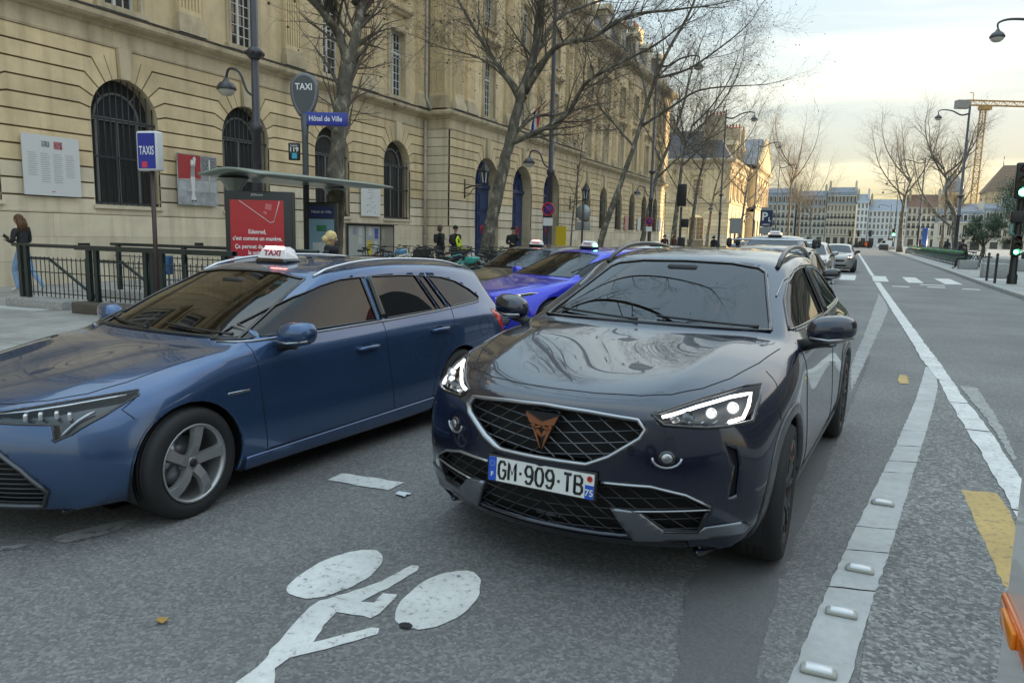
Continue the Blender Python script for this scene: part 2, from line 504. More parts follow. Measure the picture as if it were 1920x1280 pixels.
# band with road studs, in cast segments with gaps between them
BL = [(-.13, 2.35), (-.097, 2.588), (-.039, 3.03), (.005, 3.388), (.094, 4.023), (.217, 4.906), (.397, 6.118), (.705, 8.381), (.98, 10.767)]
BR = [(.06, 2.4), (.092, 2.681), (.189, 3.382), (.315, 4.23), (.458, 5.308), (.627, 6.55), (.80, 7.80), (.959, 9.089), (1.09, 10.6)]
def on_line(P, y):
 for (a, b), (c, d) in zip(P[:-1], P[1:]):
  if b <= y <= d: return lerp(a, c, (y - b) / (d - b))
 return P[-1][0] if y > P[-1][1] else P[0][0]
band = empty('studded_line', (0, 0, 0))
tag(band, 'broad worn white line with raised reflective studs beside the crossover', 'road marking')
cuts = [2.3, 3.52, 4.02, 4.38, 5.55, 5.86, 6.35, 6.9, 8.3, 9.1, 10.7]
for a, b in zip(cuts[:-1], cuts[1:]):
 g_ = random.choice((.002, .003, .010))
 pts = [(on_line(BL, a + g_), a + g_), (on_line(BR, a + g_ + .05), a + g_ + .05), (on_line(BR, b - g_ + .05), b - g_ + .05), (on_line(BL, b - g_), b - g_)]
 flat('line_segment', rough(pts, .004, .05), W_FAINT if a < 1 else worn_paint('band_paint', (.50, .50, .485), .36, 20.) if 'band' not in MATS else MATS['band'], .0055, parent=band)
 if 'band' not in MATS: MATS['band'] = bpy.data.materials['band_paint']
for (x, y) in [(.288, 4.833), (.155, 3.768), (.08, 3.269), (.01, 2.764)]:
 e = MB().rbox((x, y, .014), (.125, .055, .022), .018).build('stud_base', mat('stud_frame', (.35, .34, .31), .5), band)
 MB().rbox((x, y, .024), (.095, .048, .020), .009).build('stud_reflector', mat('stud_white', (.72, .73, .74), .25, coat=.5), e)
def line_pieces(name, L, R, ycuts, m, label):
 o = empty(name, (0, 0, 0)); tag(o, label, 'road marking')
 for a, b in zip(ycuts[:-1], ycuts[1:]):
  pts = [(on_line(L, a), a), (on_line(R, a), a), (on_line(R, b), b - .02), (on_line(L, b), b - .02)]
  flat('line_segment', rough(pts, .010, .12), m, .009, parent=o)
 return o
line_pieces('lane_line', [(.996, 3.5), (.991, 5.12), (1.008, 6.078), (1.0, 7.219), (.995, 8.375), (1.02, 9.661), (.96, 11.669), (.982, 12.787), (.953, 17.431), (.905, 32.)],
   [(1.13, 3.5), (1.135, 4.93), (1.152, 5.986), (1.183, 7.32), (1.156, 8.301), (1.155, 9.625), (1.166, 11.172), (1.153, 12.699), (1.135, 17.947), (1.10, 32.)],
   [3.6, 5.1, 6.4, 7.2, 8.4, 9.7, 10.6, 11.5, 13.2, 17.5, 22., 27., 32.3], W_PAINT, 'bright white lane line running up the middle of the street')
marking('lane_line', [(.90, 38.3), (1.06, 38.3), (.96, 120.), (.76, 120.)], W_PAINT, 'white lane line beyond the pedestrian crossing', .008, .006, 3.)
marking('faded_line', [(.108, 10.237), (.384, 15.346), (.85, 25.), (.90, 22.8), (.897, 19.5), (.343, 11.632), (.111, 8.402)], W_FAINT, 'broad faded diagonal line converging on the lane line behind the crossover', .012)
marking('faded_line', [(1.199, 9.435), (1.356, 9.423), (1.322, 7.935), (1.22, 6.372), (1.19, 6.3), (1.223, 7.601)], W_FAINT, 'worn pale strip of old paint just right of the lane line', .012)
marking('yellow_patch', [(.759, 5.374), (.959, 5.416), (.966, 5.017), (.93, 4.543), (.80, 3.75), (.756, 3.926), (.755, 4.504)], Y_PAINT, 'faded yellow painted stripe beside the white van')
marking('yellow_patch', [(.60, 9.25), (.70, 9.25), (.72, 9.85), (.62, 9.85)], Y_PAINT, 'small yellow paint fragment by the top of the studded line', .02)
for i, q in enumerate([(-1.75, -1.2), (-.36, .228), (.89, 1.45), (2.12, 2.66), (3.38, 3.98)]):
 marking('crossing_bar', [(q[0], 33.1), (q[1], 33.2), (q[1] + .06, 38.2), (q[0] + .04, 38.1)], W_PAINT,
   ['white crossing bar partly behind the black people carrier', 'crossing bar just left of the lane line', 'crossing bar where the lane line meets it', 'second crossing bar from the right kerb', 'crossing bar nearest the right kerb'][i], .015, .005, .3)
for i, q in enumerate([(1.41, 1.95, 29.9), (2.42, 3.24, 31.9), (2.54, 3.10, 30.4), (3.58, 4.12, 30.1)]):
 marking('guide_line', [(q[0], q[2] - .25), (q[1], q[2] - .25), (q[1] + .02, q[2] + .25), (q[0] + .02, q[2] + .25)], W_PAINT,
   ['thin white dash in front of the crossing nearest the lane line', 'longer thin white dash closest in front of the crossing', 'thin white dash just below the longer one before the crossing', 'thin white dash nearest the right kerb before the crossing'][i], .01, .005, .2)
tag(flat('paper_scrap', [(-2.403, 3.716), (-2.41, 3.766), (-2.32, 3.761), (-2.312, 3.74), (-2.332, 3.732), (-2.318, 3.69)], mat('paper', (.62, .64, .66), .7), .012, kind=None), 'crumpled scrap of white paper lying on the road', 'litter')
# small litter and dark spots
random.seed(11)
mb = MB()
for k in range(7):
 a = 2 * PI * k / 7; mb.v.append((-2.42 + .035 * math.cos(a) * random.uniform(.5, 1.2), 2.03 + .022 * math.sin(a) * random.uniform(.5, 1.2), -.025 + random.uniform(0, .012)))
mb.f.append(tuple(range(7))); mb.sm.append(False)
tag(mb.build('dead_leaf', mat('leaf_ochre', (.35, .20, .04), .7)), 'curled yellow leaf on the asphalt at lower left', 'leaf')
tag(flat('tar_spot', [(-1.49 + .032 * math.cos(2 * PI * k / 12) * random.uniform(.8, 1.2), 2.385 + .022 * math.sin(2 * PI * k / 12) * random.uniform(.8, 1.2)) for k in range(12)], mat('tar', (.008, .008, .009), .5), .009, kind=None), 'black tar spot at the rim of the painted bicycle wheel', 'stain')
# left pavement: slabs with open joints near the camera
pl = tag(MB().add([(-60, -60, .045), (KX_L, -60, .045), (KX_L, 420, .045), (-60, 420, .045)], [(0, 1, 2, 3)]).build('left_pavement', pave), kind='structure')
kb = MB()
kb.box((KX_L - .0, 180, -.05), (.30, 480, .205)); tag(kb.build('left_kerb', granite), kind='structure')
slab_me = None
random.seed(5)
row = 0
y = 3.2
while y < 12.4:
 x = -14.4 + (row % 2) * .5
 while x < -8.1:
  w = .98
  if slab_me is None:
   slab_me = MB().rbox((0, 0, 0), (.985, .585, .05), .008, n=1).mesh('paving_slab')
   for f in slab_me.polygons: f.use_smooth = False
   slab_me.materials.append(pave)
  o = bpy.data.objects.new('paving_slab', slab_me); link(o, pl)
  o.location = (x, y, .042 + random.uniform(-.003, .003)); o.rotation_euler = (random.uniform(-.004, .004), random.uniform(-.004, .004), 0)
  x += 1.0
 y += .6; row += 1
# right pavement with kerb stones
mb = MB()
for a, b in zip(ys[:-1], ys[1:]):
 mb.add([(kerb_x(a) + .28, a, .115), (60, a, .115), (60, b, .115), (kerb_x(b) + .28, b, .115)], [(0, 1, 2, 3)])
 mb.add([(kerb_x(a) + .02, a, .10), (kerb_x(a) + .30, a, .10), (kerb_x(b) + .30, b, .10), (kerb_x(b) + .02, b, .10), (kerb_x(a) + .02, a, -.1), (kerb_x(b) + .02, b, -.1)], [(0, 1, 2, 3), (4, 0, 3, 5)])
pr = tag(mb.build('right_pavement', pave), kind='structure')
k_me = MB().rbox((0, 0, 0), (.30, .985, .24), .02, n=1).mesh('kerb_stone'); k_me.materials.append(granite)
y = 20.
while y < 80:
 o = bpy.data.objects.new('kerb_stone', k_me); link(o, pr)
 dx_ = kerb_x(y + 1) - kerb_x(y)
 o.location = (kerb_x(y + .5) + .15, y + .5, .003 + random.uniform(-.004, .004)); o.rotation_euler = (0, 0, -dx_)
 y += 1.
# ------------------------------------------------------------------ stone
def stone(name, col, var=.16, streak=.5):
 m = bpy.data.materials.new(name); m.use_nodes = True
 t = m.node_tree; b = t.nodes['Principled BSDF']
 g = t.nodes.new('ShaderNodeNewGeometry')
 n = t.nodes.new('ShaderNodeTexNoise'); n.inputs['Scale'].default_value = 1.1; n.inputs['Detail'].default_value = 8; n.inputs['Roughness'].default_value = .65
 t.links.new(g.outputs['Position'], n.inputs['Vector'])
 r = t.nodes.new('ShaderNodeValToRGB')
 r.color_ramp.elements[0].position = .30; r.color_ramp.elements[0].color = tuple(c * (1 - var) for c in col) + (1,)
 r.color_ramp.elements[1].position = .70; r.color_ramp.elements[1].color = tuple(min(1, c * (1 + var)) for c in col) + (1,)
 t.links.new(n.outputs['Fac'], r.inputs[0])
 # rain streaks: noise stretched along z
 mp_ = t.nodes.new('ShaderNodeMapping'); mp_.inputs['Scale'].default_value = (3.2, 3.2, .22)
 t.links.new(g.outputs['Position'], mp_.inputs[0])
 n2 = t.nodes.new('ShaderNodeTexNoise'); n2.inputs['Scale'].default_value = 1.; n2.inputs['Detail'].default_value = 6
 t.links.new(mp_.outputs[0], n2.inputs['Vector'])
 r2 = t.nodes.new('ShaderNodeValToRGB')
 r2.color_ramp.elements[0].position = .33; r2.color_ramp.elements[0].color = (.66, .65, .63, 1)
 r2.color_ramp.elements[1].position = .52; r2.color_ramp.elements[1].color = (1, 1, 1, 1)
 t.links.new(n2.outputs['Fac'], r2.inputs[0])
 mm = t.nodes.new('ShaderNodeMix'); mm.data_type = 'RGBA'; mm.blend_type = 'MULTIPLY'; mm.inputs['Factor'].default_value = streak
 t.links.new(r.outputs[0], mm.inputs['A']); t.links.new(r2.outputs[0], mm.inputs['B'])
 # each stone a little different
 oi = t.nodes.new('ShaderNodeObjectInfo')
 mr = t.nodes.new('ShaderNodeMapRange'); mr.inputs['To Min'].default_value = .84; mr.inputs['To Max'].default_value = 1.08
 t.links.new(oi.outputs['Random'], mr.inputs[0])
 m2 = t.nodes.new('ShaderNodeMix'); m2.data_type = 'RGBA'; m2.blend_type = 'MULTIPLY'; m2.inputs['Factor'].default_value = 1
 cb = t.nodes.new('ShaderNodeCombineColor')
 for k in range(3): t.links.new(mr.outputs[0], cb.inputs[k])
 t.links.new(mm.outputs['Result'], m2.inputs['A']); t.links.new(cb.outputs[0], m2.inputs['B'])
 t.links.new(m2.outputs['Result'], b.inputs['Base Color'])
 b.inputs['Roughness'].default_value = .85; b.inputs['Specular IOR Level'].default_value = .25
 n4 = t.nodes.new('ShaderNodeTexNoise'); n4.inputs['Scale'].default_value = 35; n4.inputs['Detail'].default_value = 4
 t.links.new(g.outputs['Position'], n4.inputs['Vector'])
 bp = t.nodes.new('ShaderNodeBump'); bp.inputs['Strength'].default_value = .3; bp.inputs['Distance'].default_value = .012
 t.links.new(n4.outputs['Fac'], bp.inputs['Height']); t.links.new(bp.outputs[0], b.inputs['Normal'])
 return m
S_WALL = stone('limestone', (.72, .57, .355))
S_PALE = stone('limestone_pale', (.70, .61, .46), .12)
S_TRIM = stone('limestone_weathered', (.58, .485, .335), .2, .7)
S_JOINT = stone('joint_shadow', (.24, .19, .125), .2, .5)
slate = mat('slate_roof', (.075, .08, .09), .55, var=.25, scale=3., bump=.3, bscale=25)
zinc = mat('zinc_roof', (.24, .26, .29), .45, .3, var=.15)
win_white = mat('window_white', (.60, .60, .58), .5)
win_glass = mat('window_glass', (.012, .014, .016), .04, spec=.8, coat=.5)
win_dim = mat('window_glass_grimy', (.04, .042, .045), .15, spec=.7)
blue_door = mat('door_blue', (.018, .04, .125), .42, var=.15, scale=2., coat=.15)
bar_m = mat('grille_iron', (.028, .03, .036), .5, var=.2)
dark_in = mat('dark_interior', (.02, .018, .016), .9)
# shared part meshes
def shared(mb, name, m):
 me = mb.mesh(name); me.materials.append(m)
 return me
def put(me, name, parent, loc=(0, 0, 0), rz=0., sc_=None):
 o = bpy.data.objects.new(name, me); link(o, parent)
 o.location = loc; o.rotation_euler = (0, 0, rz)
 if sc_: o.scale = sc_
 return o
class Facade:
 """A wall along y at x = X, facing +x.  F(y, z, d): d is the distance in front of the wall face."""
 def __init__(s, root, X, rot=0, O=(0, 0)):
  s.root, s.X, s.rot, s.O = root, X, rot, O
 def F(s, y, z, d=0.):
  if s.rot == 0: return (s.X + d, y, z)
  return (s.O[0] + y, s.O[1] - d, z)         # wall along x, facing -y
 def box(s, mb, y0, y1, z0, z1, d0, d1):
  vs = [s.F(y, z, d) for d in (d0, d1) for (y, z) in ((y0, z0), (y1, z0), (y1, z1), (y0, z1))]
  mb.add(vs, [(3, 2, 1, 0), (4, 5, 6, 7), (0, 1, 5, 4), (1, 2, 6, 5), (2, 3, 7, 6), (3, 0, 4, 7)])
 def profile(s, mb, y0, y1, prof, m0=0., m1=0.):
  # prof: outline (d, z); extruded along the wall; m0/m1: mitre slope at the ends
  n = len(prof)
  A = [s.F(y0 - d * m0, z, d) for d, z in prof]; B = [s.F(y1 + d * m1, z, d) for d, z in prof]
  fs = [(i, (i + 1) % n, n + (i + 1) % n, n + i) for i in range(n)]
  mb.add(A + B, fs + [tuple(range(n)), tuple(n + i for i in reversed(range(n)))])
 def poly(s, mb, pts, d0, d1):
  mb.prism(pts, lambda a, b: s.F(a, b, d0), lambda a, b: s.F(a, b, d1))
def arc(cy, cz, r, a0, a1, n):
 return [(cy + r * math.cos(math.radians(lerp(a0, a1, i / n))), cz + r * math.sin(math.radians(lerp(a0, a1, i / n)))) for i in range(n + 1)]
def rusticated(fc, y0, y1, ops, zs, ztop, name='stone_course', proud=.045, zplinth=None, left_edge=0.):
 """Stone courses between openings. ops: (centre, half width, springing z, sill z). zs: joint heights, lowest first."""
 G = .046
 edges = [None] + list(ops) + [None]
 RO = .62                               # how far the fan of voussoirs reaches beyond the arch
 cnt = 0
 for L, Rr in zip(edges[:-1], edges[1:]):
  for k in range(len(zs)):
   zlo = zs[k]; zhi = zs[k + 1] if k + 1 < len(zs) else ztop
   pts = []
   def side(op, sgn, z, low):
    # boundary of the course at joint height z, towards opening op (sgn=+1: opening on the left of the pier)
    g = G / 2 if low else -G / 2
    if op is None: return None
    cy, hw, sp, sill = op
    zz = z + g
    if z <= sp + .02 or z >= ztop - .01 and not low and False:
     return [(cy + sgn * hw, zz)]
    j = [q for q in zs if q > sp + .02]
    idx_ = j.index(z) if z in j else len(j)
    ang = {0: 9, 1: 26, 2: 42, 3: 57, 4: 72}.get(idx_, 72)
    if idx_ >= len(j):        # the frieze line: the last stone leans on the keystone
     return [(cy + sgn * .22, zz)]
    da = math.degrees(g / hw)
    pa = (cy + sgn * hw * math.cos(math.radians(ang + da)), sp + hw * math.sin(math.radians(ang + da)))
    tt = (zz - pa[1]) / max(.15, math.sin(math.radians(ang)))
    q = (pa[0] + sgn * math.cos(math.radians(ang)) * max(.05, tt), zz)
    if ang < 15: q = (pa[0] + sgn * .30, zz)
    return [pa, q]
   lo_l, lo_r = side(L, 1, zlo, True), side(Rr, -1, zlo, True)
   hi_l, hi_r = side(L, 1, zhi, False), side(Rr, -1, zhi, False)
   if L is None:
    lo_l = [(y0, zlo + G / 2)]; hi_l = [(y0, zhi - G / 2)]
   if Rr is None:
    lo_r = [(y1, zlo + G / 2)]; hi_r = [(y1, zhi - G / 2)]
   poly = list(lo_l) + list(reversed(lo_r))
   def along(op, sgn, pa, pb):
    cy, hw, sp, _ = op
    if pb[1] <= sp + 1e-3: return []
    aa = math.degrees(math.atan2(max(0, pa[1] - sp), sgn * (pa[0] - cy))) if pa[1] > sp else 0
    ab = math.degrees(math.atan2(pb[1] - sp, sgn * (pb[0] - cy)))
    rr = math.hypot(pb[0] - cy, pb[1] - sp)
    if rr > hw * 1.2:
     # last stone: up the arch to the keystone
     out = [(cy + sgn * hw * math.cos(math.radians(t)), sp + hw * math.sin(math.radians(t))) for t in (lerp(aa, 79, .33), lerp(aa, 79, .66), 79)]
     return out
    return [(cy + sgn * hw * math.cos(math.radians(lerp(aa, ab, t))), sp + hw * math.sin(math.radians(lerp(aa, ab, t)))) for t in (.33, .66)] + ([] if pa[1] >= sp else [])
   if Rr is not None: poly += along(Rr, -1, lo_r[0], hi_r[0])
   poly += list(hi_r) + list(reversed(hi_l))
   if L is not None: poly += list(reversed(along(L, 1, lo_l[0], hi_l[0])))
   mb = MB(); fc.poly(mb, poly, -.05, proud - .045)
   mb.build(name, S_WALL if zlo > zs[2] else S_PALE, fc.root, fix=True)
   cnt += 1
 for op in ops:                        # radial joints inside the last stone, and the keystone
  cy, hw, sp, sill = op
  if fc.rot == 0 or True:
   mb = MB(); fc.poly(mb, [(cy - .15, sp + hw * .985), (cy + .15, sp + hw * .985), (cy + .21, ztop + .02), (cy - .21, ztop + .02)], -.05, .10)
   mb.build('keystone', S_TRIM, fc.root, fix=True)
   for sgn in (1, -1):
    a = math.radians(70)
    p = (cy + sgn * hw * math.cos(a), sp + hw * math.sin(a)); q = (p[0] + sgn * .62 * math.cos(a), min(ztop - .08, p[1] + .62 * math.sin(a)))
    mb = MB(); w = .012
    fc.poly(mb, [(p[0] - w, p[1]), (p[0] + w, p[1]), (q[0] + w, q[1]), (q[0] - w, q[1])], -.01, .003)
    mb.build('voussoir_joint', S_JOINT, fc.root, fix=True)
def backing(fc, y0, y1, ops, z0, z1, depth=.45, rev=None):
 """wall behind the joints, with arched openings and their reveals"""
 mb = MB(); d = -.05
 xs = [y0]
 for cy, hw, sp, sill in ops: xs += [cy - hw, cy + hw]
 xs.append(y1)
 for i in range(0, len(xs), 2):
  mb.add([fc.F(xs[i], z0, d), fc.F(xs[i + 1], z0, d), fc.F(xs[i + 1], z1, d), fc.F(xs[i], z1, d)], [(0, 1, 2, 3)])
 for cy, hw, sp, sill in ops:
  if sill > z0 + .01:
   mb.add([fc.F(cy - hw, z0, d), fc.F(cy + hw, z0, d), fc.F(cy + hw, sill, d), fc.F(cy - hw, sill, d)], [(0, 1, 2, 3)])
  A = arc(cy, sp, hw, 180, 0, 20)
  for p, q in zip(A[:-1], A[1:]):
   mb.add([fc.F(p[0], p[1], d), fc.F(q[0], q[1], d), fc.F(q[0], z1, d), fc.F(p[0], z1, d)], [(0, 1, 2, 3)])
 o = mb.build('wall', S_JOINT, fc.root)
 for cy, hw, sp, sill in ops:
  mb = MB()
  A = [(cy - hw, sill)] + arc(cy, sp, hw, 180, 0, 20) + [(cy + hw, sill)]
  A.append(A[0])
  for p, q in zip(A[:-1], A[1:]):
   mb.add([fc.F(p[0], p[1], .0), fc.F(p[0], p[1], -depth), fc.F(q[0], q[1], -depth), fc.F(q[0], q[1], .0)], [(0, 1, 2, 3)])
  mb.build('reveal', S_TRIM, fc.root)
 return o
def arch_window(fc, op, depth=.42, near=True):
 cy, hw, sp, sill = op
 r = hw
 A = [(cy - r, sill)] + arc(cy, sp, r, 180, 0, 16) + [(cy + r, sill)]
 mb = MB(); mb.sheet(A, lambda a, b: fc.F(a, b, -depth + .02))
 w = mb.build('window', win_dim, fc.root)
 mb = MB()
 wf = mat('frame_grey', (.20, .20, .19), .6)
 for q in (-r * .62, 0, r * .62): fc.box(mb, cy + q - .035, cy + q + .035, sill, sp - .02, -depth + .02, -depth + .07)
 fc.box(mb, cy - r, cy + r, sp - .06, sp + .04, -depth + .02, -depth + .08)
 mb.tube([fc.F(a, b, -depth + .05) for a, b in arc(cy, sp, r * .66, 180, 0, 16)], .04, 6)
 for a in (50, 130): mb.tube([fc.F(*p, -depth + .05) for p in (arc(cy, sp, r * .66, a, a, 1)[0], arc(cy, sp, r, a, a, 1)[0])], .025, 6)
 fc.box(mb, cy - r, cy + r, sill, sill + .08, -depth + .02, -depth + .08)
 mb.build('window_frame', wf, w)
 # iron grille
 mb = MB()
 nb = 11 if near else 9
 for i in range(nb):
  y = cy - r + 2 * r * (i + .5) / nb
  top = sp + math.sqrt(max(.01, r * r - (y - cy) ** 2)) - .03 if near else sp + .12
  mb.tube([fc.F(y, sill + .01, -.12), fc.F(y, top, -.12)], .016, 6)
  if not near: mb.ell(fc.F(y, top + .03, -.12), (.02, .02, .06), 6, 4)
 for z in (sill + .06, sill + (sp - sill) * .55, sp - .04):
  fc.box(mb, cy - r + .01, cy + r - .01, z - .025, z + .025, -.14, -.10)
 tag(mb.build('window_grille', bar_m, w), kind='stuff')
 mb = MB(); fc.box(mb, cy - r - .06, cy + r + .06, sill - .10, sill - .005, -.30, .05)
 mb.build('window_sill', S_PALE, fc.root)
def sash(fc, name, cy, hw, z0, z1, rows, transom=None, panes=False, gl=None, blind=0., depth=.30):
 """white casement: frame, mullion, glazing bars, glass"""
 mb = MB(); d0, d1 = -depth, -depth + .06
 fw = .055
 for y in (cy - hw, cy + hw - fw): fc.box(mb, y, y + fw, z0, z1, d0, d1 + .02)
 fc.box(mb, cy - hw, cy + hw, z0, z0 + .08, d0, d1 + .021); fc.box(mb, cy - hw, cy + hw, z1 - fw, z1, d0, d1 + .021)
 fc.box(mb, cy - .045, cy + .045, z0 + .08, z1 - fw, d0, d1 + .015)
 if transom: fc.box(mb, cy - hw + fw, cy + hw - fw, transom - .05, transom + .05, d0, d1 + .018)
 gb = .014
 cols = [cy - hw / 2 - .005, cy + hw / 2 + .005]
 for y in cols: fc.box(mb, y - gb, y + gb, z0 + .08, z1 - fw, d0 + .01, d1)
 for i in range(1, rows):
  z = lerp(z0 + .08, z1 - fw, i / rows)
  if transom and abs(z - transom) < .1: continue
  fc.box(mb, cy - hw + fw, cy + hw - fw, z - gb, z + gb, d0 + .01, d1 - .004)
 w = mb.build(name, win_white, fc.root)
 g = gl or win_glass
 if panes:
  ww = (hw - fw - .045) / 2 - gb; hh = (z1 - fw - z0 - .08) / rows - 2 * gb
  me = MB()
  p0 = fc.F(0, 0, 0);
  me.add([tuple(Vector(fc.F(a, b, 0)) - Vector(p0)) for a, b in ((-ww / 2 - gb, -hh / 2 - gb), (ww / 2 + gb, -hh / 2 - gb), (ww / 2 + gb, hh / 2 + gb), (-ww / 2 - gb, hh / 2 + gb))], [(0, 1, 2, 3)])
  me = shared(me, 'pane', g)
  for i in range(rows):
   for q in (-1, 1):
    for h in (0, 1):
     y = cy + q * (.045 + (hw - fw - .045) * (.25 + .5 * h))
     z = lerp(z0 + .08, z1 - fw, (i + .5) / rows)
     o = put(me, 'pane', w, Vector(fc.F(y, z, -depth + .022 + random.uniform(-.002, .002))))
     o.rotation_euler = (0, random.uniform(-.012, .012), random.uniform(-.012, .012))
 else:
  MB().add([fc.F(cy - hw, z0, -depth + .02), fc.F(cy + hw, z0, -depth + .02), fc.F(cy + hw, z1, -depth + .02), fc.F(cy - hw, z1, -depth + .02)], [(0, 1, 2, 3)]).build('glass', g, w)
 if blind:
  mb = MB(); fc.box(mb, cy - hw + .04, cy + hw - .04, z1 - blind, z1 - .03, d1 + .02, d1 + .05); mb.build('blind', win_white, w)
 return w
def upper_wall(fc, y0, y1, wins, z0, z1, d=-.02, thick=.32):
 """plain wall with rectangular openings. wins: list of (cy, hw, [(za, zb), ...])"""
 mb = MB()
 xs = [y0]
 for cy, hw, _ in wins: xs += [cy - hw, cy + hw]
 xs.append(y1)
 def q(a, b, c, e): mb.add([fc.F(a, c, d), fc.F(b, c, d), fc.F(b, e, d), fc.F(a, e, d)], [(0, 1, 2, 3)])
 for i in range(0, len(xs), 2): q(xs[i], xs[i + 1], z0, z1)
 for cy, hw, hs in wins:
  zc = z0
  for za, zb in hs:
   q(cy - hw, cy + hw, zc, za); zc = zb
   for (p, r) in (((cy - hw, za), (cy - hw, zb)), ((cy - hw, zb), (cy + hw, zb)), ((cy + hw, zb), (cy + hw, za)), ((cy + hw, za), (cy - hw, za))):
    mb.add([fc.F(*p, d), fc.F(*p, -thick), fc.F(*r, -thick), fc.F(*r, d)], [(0, 1, 2, 3)])
  q(cy - hw, cy + hw, zc, z1)
 return mb.build('upper_wall', S_WALL, fc.root)
def architrave(fc, cy, hw, z0, z1, w=.17, d=.05, hood=0.):
 mb = MB()
 for k, (ww, dd) in enumerate(((w, d), (w * .55, d + .03))):
  fc.box(mb, cy - hw - ww, cy - hw - (.0 if k == 0 else .02), z0, z1 + ww, -.03, dd)
  fc.box(mb, cy + hw + (.0 if k == 0 else .02), cy + hw + ww, z0, z1 + ww, -.03, dd)
  fc.box(mb, cy - hw, cy + hw, z1 + (.0 if k == 0 else .02), z1 + ww, -.03, dd)
 fc.box(mb, cy - hw - w - .06, cy + hw + w + .06, z0 - .14, z0 - .002, -.06, d + .09)
 mb.build('window_surround', S_TRIM, fc.root)
 if hood:
  mb = MB()
  zb = z1 + hood
  fc.profile(mb, cy - hw - .34, cy + hw + .34, [(-.02, zb), (.12, zb), (.15, zb + .07), (.30, zb + .12), (.33, zb + .20), (-.02, zb + .26)])
  for q in (-1, 1):
   fc.profile(mb, cy + q * (hw + .18) - .09, cy + q * (hw + .18) + .09, [(-.02, zb - .42), (.05, zb - .42), (.12, zb - .20), (.20, zb - .005), (-.02, zb - .005)])
  mb.build('window_hood', S_TRIM, fc.root)
PIL = {}
def pilaster(fc, cy, z0, z1, w=.84):
 key = (round(w, 2), round(z1 - z0, 2), fc.rot)
 if key not in PIL:
  h = z1 - z0; L = Facade(None, 0., fc.rot, (0, 0))
  sh_, ba, ca = MB(), MB(), MB()
  L.box(sh_, -w / 2, w / 2, .55, h - .75, -.02, .09)
  nf = 7
  for i in range(nf):
   y = -w / 2 + w * (i + .5) / nf; t = w / nf * .26
   L.box(sh_, y - t, y + t, .70, h - .85, .085, .135)
  L.box(sh_, -w / 2, w / 2, .55, .70, .08, .134); L.box(sh_, -w / 2, w / 2, h - .85, h - .75, .08, .134)
  for (z, zz, e, d) in ((0, .22, .10, .26), (.22, .34, .07, .22), (.34, .42, .05, .185), (.42, .55, .02, .16)):
   L.box(ba, -w / 2 - e, w / 2 + e, z, zz, -.02, d)
  L.box(ca, -w / 2 - .02, w / 2 + .02, h - .75, h - .66, -.02, .17)
  for i in range(5):       # leaves and scrolls of the capital
   y = -w / 2 + w * (i + .5) / 5
   p = L.F(y, h - .50, .14); ca.ell(p, (.10, .08, .17) if fc.rot == 0 else (.08, .10, .17), 8, 5)
  for q in (-1, 1):
   p = L.F(q * w * .48, h - .22, .17); ca.ell(p, (.11, .13, .12) if fc.rot == 0 else (.13, .11, .12), 8, 5)
  L.box(ca, -w / 2 - .12, w / 2 + .12, h - .12, h, -.02, .24)
  PIL[key] = (shared(sh_, 'pilaster', S_WALL), shared(ba, 'pilaster_base', S_TRIM), shared(ca, 'pilaster_capital', S_TRIM))
 a, b, c = PIL[key]
 p = Vector(fc.F(cy, z0, 0))
 o = put(a, 'pilaster', fc.root, p)
 put(b, 'pilaster_base', o); put(c, 'pilaster_capital', o)
CORN = [(-.05, 6.16), (.03, 6.16), (.05, 6.22), (.03, 6.24), (.03, 6.60), (.10, 6.63), (.13, 6.70), (.30, 6.74), (.36, 6.80), (.38, 6.90), (.34, 6.93), (.34, 6.96), (-.05, 7.05)]
EAVE = [(-.05, 14.55), (.05, 14.55), (.07, 14.75), (.04, 14.78), (.04, 15.35), (.15, 15.42), (.18, 15.55), (.55, 15.68), (.62, 15.78), (.70, 16.02), (.66, 16.10), (-.05, 16.25)]
ZJ = [1.82 + .397 * k for k in range(11)]
ZT = 6.17
